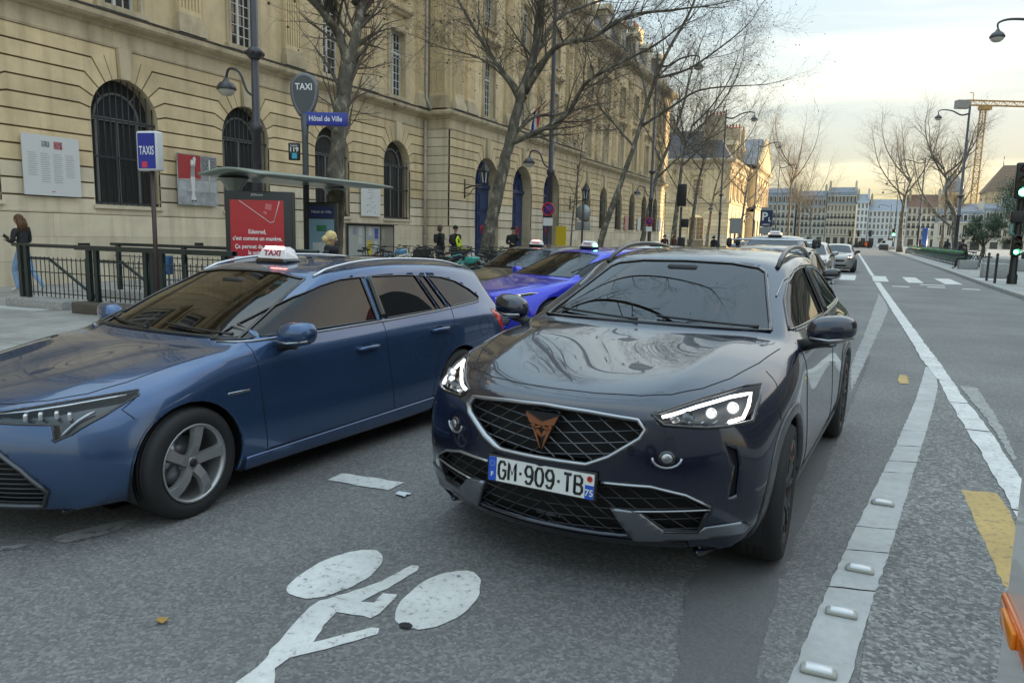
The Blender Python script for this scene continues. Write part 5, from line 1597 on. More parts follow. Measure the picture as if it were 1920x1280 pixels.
copper = mat('copper_trim', (.42, .17, .09), .32, .85)
alloy = mat('grey_alloy', (.38, .385, .39), .35, .75)
alloy_dark = mat('dark_alloy', (.035, .033, .034), .35, .6)
plate_white = mat('plate_white', (.78, .78, .76), .35)
plate_blue = mat('plate_blue', (.02, .09, .52), .35)
plate_black = mat('plate_black', (.012, .012, .012), .4)
plate_red = mat('plate_red', (.6, .05, .03), .4)
def wheel(parent, x, sg, z, R, W, r, style='five', steer=0., y=.80):
 prof = [(r * .96, -W * .46), (r * 1.03, -W * .5), (R * .90, -W * .52), (R * .975, -W * .42), (R, -W * .30), (R, W * .30), (R * .975, W * .42),
   (R * .93, W * .51), (r * 1.16, W * .53), (r * 1.05, W * .48), (r * .97, W * .42)]
 mb = MB().lathe(prof, n=48, axis='Y')
 for gy in (-.2, -.07, .07, .2):       # tread blocks between the grooves
  mb.lathe([(R * 1.0, W * (gy - .045)), (R * 1.006, W * (gy - .04)), (R * 1.006, W * (gy + .04)), (R * 1.0, W * (gy + .045))], n=48, axis='Y')
 w = mb.build('wheel', rubber, parent)
 w.location = (x, sg * y, z)
 w.rotation_euler = (0, 0, (0 if sg > 0 else PI) + steer)
 rm = alloy if style == 'five' else alloy_dark
 mb = MB()
 mb.lathe([(r * 1.0, W * .42), (r * 1.04, W * .50), (r * 1.015, W * .52), (r * .97, W * .49), (r * .93, W * .40), (r * .90, W * .05), (r * .90, -W * .4)], n=48, axis='Y')
 mb.lathe([(.001, W * .40), (r * .17, W * .40), (r * .20, W * .36), (r * .26, W * .28)], n=24, axis='Y')
 ns = 5
 for k in range(ns):
  a0 = 2 * PI * k / ns + .35
  def spoke(off0, off1, w0, w1, h0, h1, d):
   # from the hub to the lip, widths w0 -> w1, faces at h
   P = []
   for t in (0., .35, .7, 1.):
    rr = lerp(r * .16, r * .965, t); a = a0 + lerp(off0, off1, t); wd = lerp(w0, w1, t) * (1 - .18 * math.sin(PI * t))
    h = lerp(h0, h1, t) + .02 * math.sin(PI * t)
    P.append((rr, a, wd, h))
   vs = []; fs = []
   for rr, a, wd, h in P:
    ca, sa = math.cos(a), math.sin(a)
    for q, hh in ((-1, h - d), (-.75, h), (.75, h), (1, h - d)):
     vs.append((rr * ca - q * wd / 2 * sa, hh, rr * sa + q * wd / 2 * ca))
   for i in range(3):
    for j in range(3):
     fs.append((i * 4 + j, i * 4 + j + 1, (i + 1) * 4 + j + 1, (i + 1) * 4 + j))
   mb.add(vs, fs)
  if style == 'five':
   spoke(0, .16, r * .34, r * .40, W * .40, W * .47, .03)
  else:
   spoke(-.10, -.30, r * .20, r * .15, W * .38, W * .46, .03)
   spoke(.10, .30, r * .20, r * .15, W * .38, W * .46, .03)
 mb.build('rim', rm, w, fix=True)
 if style != 'five':
  mb = MB()
  for k in range(5):
   for o in (-.30, .30):
    a = 2 * PI * k / 5 + .35 + o * 1.0; a2 = 2 * PI * k / 5 + .35 + o * .55
    mb.tube([(r * .50 * math.cos(a2), W * .475, r * .50 * math.sin(a2)), (r * .955 * math.cos(a), W * .48, r * .955 * math.sin(a))], .004, 5)
  mb.build('copper_accent', copper, w)
 mb = MB().lathe([(.001, -W * .1), (r * .66, -W * .1), (r * .66, -W * .18), (.001, -W * .18)], n=32, axis='Y')
 mb.build('brake_disc', satin, w)
 mb = MB().lathe([(.001, -W * .30), (r * .9, -W * .30)], n=24, axis='Y')
 mb.build('backing_plate', black, w)
 mb = MB()
 mb.lathe([(.001, W * .425), (r * .11, W * .42), (r * .12, W * .40)], n=16, axis='Y')
 for k in range(5):
  a = 2 * PI * k / 5 + .35 + PI / 5
  mb.lathe([(.001, W * .33), (r * .045, W * .33), (r * .045, W * .27)], c=(r * .20 * math.cos(a), 0, r * .20 * math.sin(a)), n=8, axis='Y')
 mb.build('hub_cap', black, w)
 return w
def wheel_wells(parent, xs, z, R):
 for x in xs:
  for sg in (1, -1):
   mb = MB().lathe([(R, .35), (R, .872)], c=(x, 0, z), n=24, axis='Y', arc=PI * 1.25, a0=-PI * .125)
   mb.lathe([(.02, .36), (R, .36)], c=(x, 0, z), n=24, axis='Y')
   if sg < 0: mb.v = [(a, -b, c) for a, b, c in mb.v]
   mb.build('wheel_well', black, parent)
def seat(parent, x, y, z=.55):
 mb = MB()
 mb.rbox((x, y, z - .08), (.50, .50, .17), .06)
 mb.build('seat', seat_m, parent)
 mb = MB()
 mb.rbox((0, 0, .30), (.14, .48, .62), .06)
 mb.rbox((.01, 0, .72), (.10, .26, .18), .045)
 o = mb.build('seat_back', seat_m, parent)
 o.location = (x - .27, y, z); o.rotation_euler = (0, math.radians(-18), 0)
def cabin(parent, dash_x, z_belt, driver_y=.36):
 mb = MB()
 mb.rbox((dash_x, 0, z_belt - .20), (.40, 1.38, .30), .08)
 mb.rbox((dash_x + .02, driver_y, z_belt - .05), (.22, .34, .09), .04)
 mb.build('dashboard', liner, parent)
 mb = MB()
 mb.box((-.55, 0, .32), (2.9, 1.5, .05))
 mb.box((-1.75, 0, .62), (.7, 1.3, .06))
 mb.build('cabin_floor', liner, parent)
 for x, y in ((.05, .36), (.05, -.36), (-.85, .36), (-.85, -.36)):
  seat(parent, x, y)
 c = Vector((dash_x - .30, driver_y, z_belt - .14)); R = Euler((0, math.radians(-65), 0)).to_matrix()
 pts = [c + R @ Vector((.185 * math.cos(t), .185 * math.sin(t), 0)) for t in [2 * PI * k / 24 for k in range(24)]]
 mb = MB().tube(pts, .014, 8, closed=True)
 for t in (0, PI, -PI / 2):
  mb.tube([c, c + R @ Vector((.18 * math.sin(t), .18 * math.cos(t), 0))], .016, 6)
 mb.build('steering_wheel', black, parent)
def mirrors(parent, x, y, z, m, sgs=(1, -1), k=1.):
 for sg in sgs:
  mb = MB()
  vs = []; fs = []
  n, mm = 14, 9
  for i in range(mm + 1):
   t = -PI / 2 + PI * i / mm
   for q in range(n):
    a = 2 * PI * q / n
    cx, cy, cz = math.cos(t) * math.cos(a), math.sin(t), math.cos(t) * math.sin(a)
    sp = lambda v, e: math.copysign(abs(v) ** e, v)
    px = .10 * k * sp(cx, .75) * (1 if cx > 0 else .55); py = .125 * k * sp(cy, .8); pz = .078 * k * sp(cz, .75)
    vs.append((x + px - .05 * (py / .125) * .4, sg * (y + py), z + pz + .012 * (py / .125)))
  for i in range(mm):
   for q in range(n):
    fs.append((i * n + q, i * n + (q + 1) % n, (i + 1) * n + (q + 1) % n, (i + 1) * n + q))
  mb.add(vs, fs, True)
  o = mb.build('mirror', m, parent, fix=True)
  MB().tube([(x + .03, sg * (y - .16), z - .10), (x + .02, sg * (y - .07), z - .075), (x + .0, sg * (y - .02), z - .06)], [.035, .03, .04], 8).build('mirror_arm', black, o)
  MB().tube([(x + .09 * k, sg * (y - .10 * k), z - .045 * k), (x + .10 * k, sg * y, z - .05 * k), (x + .03, sg * (y + .11 * k), z - .035 * k)], .008, 6).build('indicator_strip', satin, o)
def handles(sh, parent, spots, m):
 for (x, z) in spots:
  for sg in (1, -1):
   h = sh.ray('side', x, z, sg)
   if not h: continue
   p = h[0]
   mb = MB().tube([p + Vector((.11, sg * .004, -.004)), p + Vector((.085, sg * .030, .002)), p + Vector((-.085, sg * .030, .006)), p + Vector((-.11, sg * .004, .004))], [.012, .017, .017, .012], 8, flat=.8)
   o = mb.build('door_handle', m, parent)
   rim = [p + Vector((.055 * math.cos(t), sg * .0015, -.012 + .038 * math.sin(t))) for t in [2 * PI * k / 16 for k in range(16)]]
   MB().add([p + Vector((0, sg * -.012, -.012))] + rim, [(0, k + 1, (k + 1) % 16 + 1) for k in range(16)]).build('handle_cup', seam, o)
def seams(sh, parent, view, lines, sgs=(1, -1), r=.0035, name='panel_gap', m=None, off=-.001):
 for ln in lines:
  for sg in sgs:
   L = [(a, b * (sg if view == 'top' else 1)) for a, b in ln] if view == 'top' else ([(a * sg, b) for a, b in ln] if view in ('front', 'rear') else ln)
   P = sh.line(view, L, off, sg)
   if len(P) > 1:
    MB().tube(P, r, 6).build(name, m or seam, parent)
def in_poly(poly, x, y):
 ins = False
 for k in range(len(poly)):
  (x1, y1), (x2, y2) = poly[k], poly[(k + 1) % len(poly)]
  if (y1 > y) != (y2 > y) and x < (x2 - x1) * (y - y1) / (y2 - y1) + x1: ins = not ins
 return ins
def lattice(sh, parent, poly, fams, off, r, m, name='grille_mesh', step=.012):
 """thin bars inside an outline, following the surface behind it"""
 mb = MB()
 a0 = min(p[0] for p in poly); a1 = max(p[0] for p in poly); b0 = min(p[1] for p in poly); b1 = max(p[1] for p in poly)
 for (ang, gap, mirror) in fams:
  d = (math.cos(ang), math.sin(ang)); nrm = (-d[1], d[0])
  for sgn in ((1, -1) if mirror else (1,)):
   D = math.hypot(a1 - a0, b1 - b0) / 2 + .02
   c = -D
   while c < D:
    run = []
    t = -D
    while t < D:
     y, z = (a0 + a1) / 2 + d[0] * t + nrm[0] * c, (b0 + b1) / 2 + d[1] * t + nrm[1] * c
     y2 = y * sgn
     ok = in_poly(poly, y2, z) and (not mirror or y2 * sgn >= 0)
     if ok:
      h = sh.ray('front', y2, z)
      if h: run.append(h[0] + Vector((off, 0, 0)))
     elif run:
      if len(run) > 2: mb.tube(run[::2] + ([run[-1]] if len(run) % 2 == 0 else []), r, 4, smooth=False)
      run = []
     t += step
    if len(run) > 2: mb.tube(run, r, 4, smooth=False)
    c += gap
 return tag(mb.build(name, m, parent), kind='stuff')
GLYPH = {'G': [[(.95, .8), (.75, 1), (.25, 1), (0, .75), (0, .25), (.25, 0), (.75, 0), (1, .25), (1, .5), (.55, .5)]], 'M': [[(0, 0), (0, 1), (.5, .35), (1, 1), (1, 0)]],
 '9': [[(.05, .15), (.25, 0), (.7, 0), (1, .3), (1, .75), (.75, 1), (.25, 1), (0, .78), (0, .62), (.25, .42), (.75, .42), (1, .62)]], '0': [[(.25, 0), (.75, 0), (1, .25), (1, .75), (.75, 1), (.25, 1), (0, .75), (0, .25), (.25, 0)]],
 'T': [[(0, 1), (1, 1)], [(.5, 1), (.5, 0)]], 'B': [[(0, 0), (0, 1), (.7, 1), (.95, .85), (.95, .65), (.7, .53), (0, .53)], [(.7, .53), (1, .38), (1, .15), (.75, 0), (0, 0)]], '-': [[(.2, .48), (.8, .48)]]}
def stroke_text(text, p, x, w=.0345, h=.077, gap=.0165, r=.0070):
 W = sum((w * (.5 if c == '-' else 1) + gap) for c in text) - gap
 y = -W / 2
 for c in text:
  cw = w * (.5 if c == '-' else 1)
  mb = MB()
  for st in GLYPH.get(c, [[(0, 0), (0, 1), (1, 1), (1, 0), (0, 0)]]):
   mb.tube([(x, y + a * cw, -h / 2 + b * h) for a, b in st], r, 6, flat=.35, up=(1, 0, 0))
  mb.build('plate_letter', plate_black, p)
  y += cw + gap
def plate(parent, x, z, tilt=0., text='GM-909-TB', dept='75', rear=False):
 e = bpy.data.objects.new('number_plate', None)
 mb = MB(); mb.rbox((0, 0, 0), (.020, .535, .125), .006)
 p = mb.build('number_plate', plate_black, parent)
 p.location = (x, 0, z); p.rotation_euler = (0, tilt, 0 if not rear else PI)
 MB().box((.012, 0, 0), (.004, .515, .108)).build('plate_face', plate_white, p)
 MB().box((.0135, -.2375, 0), (.004, .040, .108)).build('plate_band', plate_blue, p)
 MB().box((.0135, .2375, -.024), (.004, .040, .060)).build('plate_band', plate_blue, p)
 mb = MB()
 for k in range(8):
  a = PI * k / 8
  mb.box((.0145, .2375, .033), (.003, .026, .004), rx=a)
 mb.build('region_mark', plate_red, p)
 mb = MB()
 for k in range(12):
  a = 2 * PI * k / 12
  mb.box((.0145, -.2375 + .012 * math.cos(a), .024 + .012 * math.sin(a)), (.003, .003, .003))
 mb.build('star_ring', mat('plate_stars', (.35, .45, .6), .4), p)
 Mx = lambda y, zz: frame((.0160, y, zz), (0, 1, 0), (0, 0, 1))
 stroke_text(text, p, .0150)
 text_mesh('plate_department', dept, .040, plate_white, p, Mx(.2375, -.028), bold=.0006)
 text_mesh('plate_country', 'F', .030, plate_white, p, Mx(-.2375, -.026), bold=.0006)
 bpy.data.objects.remove(e)
 return p
def rails(sh, parent, x0, x1, y, m, h=.045, r=.016):
 for sg in (1, -1):
  pts = []
  n = 16
  for i in range(n + 1):
   t = i / n
   x = lerp(x0, x1, t)
   q = sh.ray('top', x, sg * (y - .03 * t))
   if not q: continue
   lift = h * min(1., math.sin(PI * min(t, 1 - t) * 4 / 2.) if min(t, 1 - t) < .25 else 1.)
   pts.append(q[0] + Vector((0, 0, lift + .004)))
  MB().tube(pts, [r * .75] + [r] * (len(pts) - 2) + [r * .75], 10, flat=.9).build('roof_rail', m, parent)
def wipers(sh, parent, pts_list):
 for pts in pts_list:
  P = sh.line('front', pts, .012, step=.05)
  if len(P) > 1: MB().tube(P, [.012] + [.007] * (len(P) - 1), 6).build('wiper', black, parent)
def taxi_sign(parent, x, z, kind, y=0., lit=None):
 """roof sign: dark base, pale lens with TAXI on both long faces, coloured light"""
 px_, py_, pz_ = x, y, z
 x = y = z = 0.
 base = MB(); base.rbox((x, y, z + .028), (.20, .38, .056), .035)
 b = base.build('taxi_sign', gloss_black, parent)
 b.location = (px_, py_, pz_); b.scale = (.86, .86, .86)
 vs = []; fs = []
 prof = [(-.075, 0, .17), (-.055, .075, .155), (-.02, .10, .14), (.02, .10, .14), (.055, .075, .155), (.075, 0, .17)]
 for (px, pz, hw) in prof:
  for q in (-1, -.92, .92, 1):
   vs.append((x + px, y + q * hw, z + .056 + pz * (1. if abs(q) < 1 else .75)))
 n = len(prof)
 for i in range(n - 1):
  for j in range(3):
   fs.append((i * 4 + j, i * 4 + j + 1, (i + 1) * 4 + j + 1, (i + 1) * 4 + j))
 fs.append(tuple(i * 4 for i in range(n))); fs.append(tuple(i * 4 + 3 for i in reversed(range(n))))
 col = {'red': (1., .25, .2), 'green': (.2, 1., .45), 'amber': (1., .55, .2)}[kind]
 lens = mat('taxi_lens', (.85, .80, .80), .25, coat=.4)
 MB().add(vs, fs, False).build('lens', lens, b, fix=True)
 lm = emit_mat('taxi_glow_' + kind, col, 5.)
 if kind == 'red':
  MB().rbox((x + .035, y, z + .056 + .098), (.04, .20, .012), .005).build('light_bar', lm, b)
  MB().rbox((x + .05, y - .15, z + .04), (.06, .05, .03), .01).build('side_lamp', emit_mat('taxi_amber', (1., .5, .1), 3.), b)
 else:
  for q in (-1, 1):
   MB().rbox((x, y + q * .165, z + .075), (.10, .03, .04), .012).build('light_bar', lm, b)
 red = mat('taxi_lettering', (.35, .05, .08), .5)
 for s2 in (1, -1):
  up = Vector((-.02 * s2, 0, .075)).normalized()
  text_mesh('lettering', 'TAXI', .085, red, b, frame((x + s2 * .0675, y, z + .056 + .045), (0, s2, 0), up) @ Matrix.Diagonal((1.1, .8, 1, 1)), bold=.002)
 return b
# ------------------------------------------------------------------ the dark blue crossover in the middle of the road
def build_suv():
 sh = Shell(SUV_ST, SUV_F, SUV_R, crease=CREASE)
 root = empty('crossover_car', (-.9875, 5.169, 0), -PI / 2 - .0823)
 tag(root, 'dark midnight blue crossover with lit headlights and hexagonal grille, heading towards the camera', 'car')
 AX = 1.34; R = .340
 both = (1, -1)
 scr = [(-.685, 1.054), (-.4, 1.057), (0, 1.058), (.4, 1.057), (.685, 1.054), (.60, 1.20), (.52, 1.345), (.47, 1.37), (.3, 1.393), (0, 1.40), (-.3, 1.393), (-.47, 1.37), (-.52, 1.345), (-.60, 1.20)]
 sh.cut(scr, 'front', {1}, 20, lim=lambda c: -.2 < c.x < 1.05)
 wf = [(.70, 1.055), (.58, 1.115), (.40, 1.20), (.18, 1.285), (-.05, 1.342), (-.25, 1.363), (-.40, 1.366), (-.42, 1.068)]
 wr = [(-.50, 1.07), (-.47, 1.366), (-.75, 1.36), (-1.0, 1.335), (-1.22, 1.285), (-1.38, 1.215), (-1.47, 1.14), (-1.45, 1.10), (-1.1, 1.085)]
 for sg in both:
  sh.cut(wf, 'side', {1}, 21, sg=sg, lim=lambda c: abs(c.y) > .5)
  sh.cut(wr, 'side', {1}, 22, sg=sg, lim=lambda c: abs(c.y) > .45)
 sh.cut([(-.5, 1.06), (.5, 1.06), (.44, 1.30), (-.44, 1.30)], 'rear', {1}, 23, lim=lambda c: c.x < -1.9)
 head = [(.452, .812), (.60, .862), (.73, .893), (.788, .893), (.803, .84), (.805, .772), (.66, .764), (.50, .772)]
 for sg in both:
  sh.cut([(a * sg, b) for a, b in head], 'front', {1, 2, 3}, 30, lim=lambda c: c.x > 1.35)
 grille = [(-.21, .588), (.21, .588), (.30, .63), (.415, .715), (.432, .752), (.40, .788), (.2, .805), (0, .812), (-.2, .805), (-.40, .788), (-.432, .752), (-.415, .715), (-.30, .63)]
 sh.cut(grille, 'front', {1, 3}, 31, lim=lambda c: c.x > 1.6)
 low = [(-.34, .262), (.34, .262), (.50, .285), (.655, .30), (.69, .425), (.60, .475), (.47, .510), (.28, .522), (-.28, .522), (-.47, .510), (-.60, .475), (-.69, .425), (-.655, .30), (-.50, .285)]
 sh.cut(low, 'front', {3}, 32, lim=lambda c: c.x > 1.6)
 wing = [(.312, .402), (.43, .390), (.515, .306), (.645, .300), (.67, .325), (.80, .345), (.83, .318), (.81, .285), (.62, .262), (.395, .240)]
 for sg in both:
  sh.cut([(a * sg, b) for a, b in wing], 'front', {2, 3, 32}, 33, lim=lambda c: c.x > 1.5)
  sh.cut([(a * sg, b) for a, b in [(.735, .69), (.775, .67), (.79, .60), (.785, .47), (.755, .455), (.77, .60)]], 'front', {2, 3}, 34, lim=lambda c: c.x > 1.5)
 for sg in both:
  for cx in (AX, -AX):
   sh.cut(arch_poly(cx, R, .435), 'side', {2, 3}, 40, sg=sg, lim=lambda c: abs(c.y) > .5)
   sh.cut(arch_poly(cx, R, .385), 'side', {2, 3, 40}, 99, sg=sg, lim=lambda c: abs(c.y) > .5)
  sh.cut([(AX - .44, .30), (-AX + .44, .30), (-AX + .44, .1), (AX - .44, .1)], 'side', {2}, 40, sg=sg, lim=lambda c: abs(c.y) > .5)
  sh.cut([(-1.98, .93), (-2.3, .90), (-2.3, .80), (-2.0, .80)], 'side', {2, 4}, 45, sg=sg)
 sh.cut([(-.60, .250), (.60, .250), (.62, .1), (-.62, .1)], 'front', {3}, 41, lim=lambda c: c.x > 1.5)
 clad = mat('grey_cladding', (.05, .052, .056), .38, coat=.3)
 sh.part('body', {1, 2, 3, 4, 5}, P_SUV, root, walls=.02)
 sh.part('cabin_lining', {1, 2}, liner, root, off=-.022)
 ws = sh.part('windscreen', {20}, G_SCREEN, root, off=-.004)
 for sg in both:
  sh.part('side_window', {21}, G_SIDE, root, off=-.004, sg=sg)
  sh.part('side_window', {22}, G_DARK, root, off=-.004, sg=sg)
  sh.part('wheel_arch_trim', {40}, clad, root, off=.006, sg=sg, walls=.03)
  sh.part('bumper_winglet', {33}, mat('winglet_grey', (.22, .235, .26), .3, .8), root, off=.006, sg=sg, walls=.02)
  sh.part('air_slot', {34}, seam, root, off=-.02, sg=sg)
  sh.part('tail_light', {45}, red_lens, root, off=.002, sg=sg)
 sh.part('rear_window', {23}, G_DARK, root, off=-.004)
 sh.part('front_splitter', {41}, gloss_black, root, off=.004)
 # windscreen border, trims
 P = sh.line('front', scr, .001, closed=True, step=.04)
 MB().tube(P, .012, 6, closed=True, flat=.4).build('windscreen_seal', gloss_black, root)
 fr = [(-.68, 1.060), (0, 1.066), (.68, 1.060)]
 MB().tube(sh.line('front', fr, -.004, step=.05), .030, 6, flat=.25).build('scuttle_panel', gloss_black, root)
 seal_m = mat('window_trim', (.30, .31, .32), .25, .9)
 for sg in both:
  for w in (wf, wr):
   P = sh.line('side', w, .001, sg, closed=True, step=.04)
   MB().tube(P, .008, 6, closed=True).build('window_seal', gloss_black, root)
  for top in ([(a, b + .014) for a, b in wf[2:7]] + [(a, b + .014) for a, b in wr[1:7]] + [(-1.50, 1.13)], [(-1.46, 1.088), (-1.1, 1.072), (-.45, 1.055), (.2, 1.047), (.62, 1.045)]):
   MB().tube(sh.line('side', top, .003, sg, step=.04), .0065, 6).build('chrome_line', seal_m, root)
  sh_p = sh.line('side', [(-.455, 1.07), (-.445, 1.36)], .0, sg)
  MB().tube(sh_p, .035, 6, flat=.3).build('door_pillar', gloss_black, root)
 # lamps
 for sg in both:
  hs = [(a * sg, b) for a, b in head]
  sh.part('headlight_housing', {30}, black, root, off=-.055, sg=sg)
  h = sh.part('headlight', {30}, G_LENS, root, off=.001, sg=sg)
  P = sh.line('front', hs, 0, closed=True, step=.03)
  MB().tube(P, .008, 6, closed=True).build('bezel', gloss_black, h)
  d = [(.492, .808), (.60, .844), (.70, .869), (.768, .872), (.778, .83), (.776, .793), (.735, .786)]
  P = sh.line('front', [(a * sg, b) for a, b in d], -.010, step=.02)
  MB().tube(P, .0075, 6).build('daylight_strip', drl, h)
  for (yy, zz, rr, mm) in ((.725, .826, .022, beam), (.660, .815, .020, beam), (.585, .803, .022, reflector), (.535, .797, .016, reflector)):
   q = sh.ray('front', yy * sg, zz)
   if q:
    p = q[0]
    MB().lathe([(rr * 1.25, 0), (rr, -.01), (rr * .55, -.03), (.001, -.036)], c=(p.x - .012, p.y, p.z), n=16, axis='X').build('reflector', reflector, h)
    if mm is beam:
     MB().ell((p.x - .034, p.y, p.z), (.010, rr * .42, rr * .30), 12, 6).build('lamp', beam, h)
  for k in range(5):
   a = .55 + .045 * k
   P = sh.line('front', [(a * sg, .782), ((a + .012) * sg, .800)], -.022, step=.02)
   if len(P) > 1: MB().tube(P, .004, 4).build('reflector_fin', reflector, h)
  q = sh.ray('front', .525 * sg, .637)
  nn = q[1]; rot = nn.to_track_quat('Z', 'Y').to_matrix()
  o = MB().ell(q[0], (.040, .034, .012), 20, 6, rot=rot).build('fog_lamp', gloss_black, root)
  MB().ell(q[0] + nn * .006, (.026, .022, .010), 16, 6, rot=rot).build('lens', reflector, o)
  P = sh.line('front', [((.525 + .055 * math.cos(t)) * sg, .637 + .042 * math.sin(t)) for t in [PI + PI * k / 8 for k in range(9)]], .001, step=.05)
  MB().tube(P, .006, 6).build('lower_lip', satin, o)
 # grille
 sh.part('grille_backing', {31}, seam, root, push=(-.07, 0, 0))
 sh.part('lower_grille_backing', {32}, seam, root, push=(-.06, 0, 0))
 steel = mat('grille_steel', (.10, .103, .108), .38, .8)
 lattice(sh, root, grille, [(math.radians(-36), .052, True), (math.radians(7), .046, True)], -.018, .0028, steel)
 lattice(sh, root, low, [(math.radians(-40), .055, True), (math.radians(4), .05, True)], -.022, .0028, mat('grille_dark', (.05, .05, .052), .45, .3), name='lower_grille_mesh')
 P = sh.line('front', grille, .002, closed=True, step=.03)
 MB().tube(P, .016, 8, closed=True, flat=.55).build('grille_frame', satin, root)
 for sg in both:
  P = sh.line('front', [(.275 * sg, .516), (.47 * sg, .513), (.60 * sg, .480), (.69 * sg, .428)], .004, step=.03)
  MB().tube(P, .011, 6, flat=.6).build('intake_trim', gloss_black if sg > 2 else satin, root)
  P = sh.line('front', [(.40 * sg, .398), (.69 * sg, .415)], .006, step=.03)
  MB().tube(P, .008, 6, flat=.6).build('intake_blade', satin, root)
  P = sh.line('front', [(.515 * sg, .30), (.645 * sg, .30), (.68 * sg, .40)], .0, step=.03)
  MB().tube(P, .008, 6).build('intake_frame', black, root)
 MB().box((2.105, 0, .35), (.02, .12, .12)).build('radar_cover', gloss_black, root)
 # copper emblem
 qx = sh.ray('front', 0, .70)[0].x
 em = [[(-.092, .792), (-.068, .742), (0, .745 - .012), (0, .762 - .012)], [(-.060, .735), (-.040, .742), (-.004, .612), (-.010, .622)], [(-.052, .722), (-.006, .734), (-.004, .724), (-.030, .716), (-.030, .70)], [(-.034, .70), (-.020, .716), (-.002, .690), (-.002, .672)]]
 mb = MB()
 for pl in em:
  for sg in both:
   mb.prism([(a * sg * .86, .70 + (b - .70) * .86) for a, b in pl], lambda a, b: (qx - .01, a, b), lambda a, b: (qx + .006, a, b))
 mb.build('emblem', copper, root, fix=True)
 MB().prism([(-.085, .785), (.085, .785), (0, .615)], lambda a, b: (qx - .03, a, b), lambda a, b: (qx - .008, a, b)).build('emblem_base', gloss_black, root, fix=True)
 plate(root, 2.205, .497, math.radians(-3))
 # seams
 seams(sh, root, 'top', [[(1.02, .775), (1.35, .735), (1.62, .665), (1.80, .585), (1.93, .485), (2.0, .37), (2.045, .18), (2.055, 0)]])
 seams(sh, root, 'side', [[(.80, 1.0), (.80, .85), (.76, .55), (.72, .31)], [(-.455, 1.04), (-.45, .8), (-.47, .5), (-.48, .31)], [(-1.42, 1.06), (-1.30, .90), (-1.02, .72), (-.93, .5), (-.90, .31)],
                             [(1.40, .93), (1.55, .80), (1.56, .74)], [(.80, .31), (-.9, .31)]])
 seams(sh, root, 'top', [[(.05, .56), (-.4, .565), (-1.0, .56), (-1.6, .49)]], r=.005)
 handles(sh, root, [(-.28, .875), (-1.16, .91)], P_SUV)
 mirrors(root, .70, .985, 1.075, P_SUV)
 rails(sh, root, .05, -1.60, .575, mat('rail_black', (.02, .02, .021), .3, coat=.3), .05, .017)
 wipers(sh, root, [[(.62, 1.062), (.05, 1.085)], [(-.05, 1.062), (-.60, 1.085)]])
 cabin(root, .72, 1.0)
 # inside mirror and sticker
 MB().rbox((.18, 0, 1.34), (.06, .20, .07), .02).build('inside_mirror', black, root)
 wheel_wells(root, (AX, -AX), R, .40)
 MB().box((0, 0, .24), (3.3, 1.30, .08)).build('underbody', black, root)
 for x in (AX, -AX):
  for sg in both:
   wheel(root, x, sg, R, R, .235, .246, 'y', steer=.06 if x > 0 else 0., y=.795)
 sh.bm.free()
 return root
suv_car = build_suv()
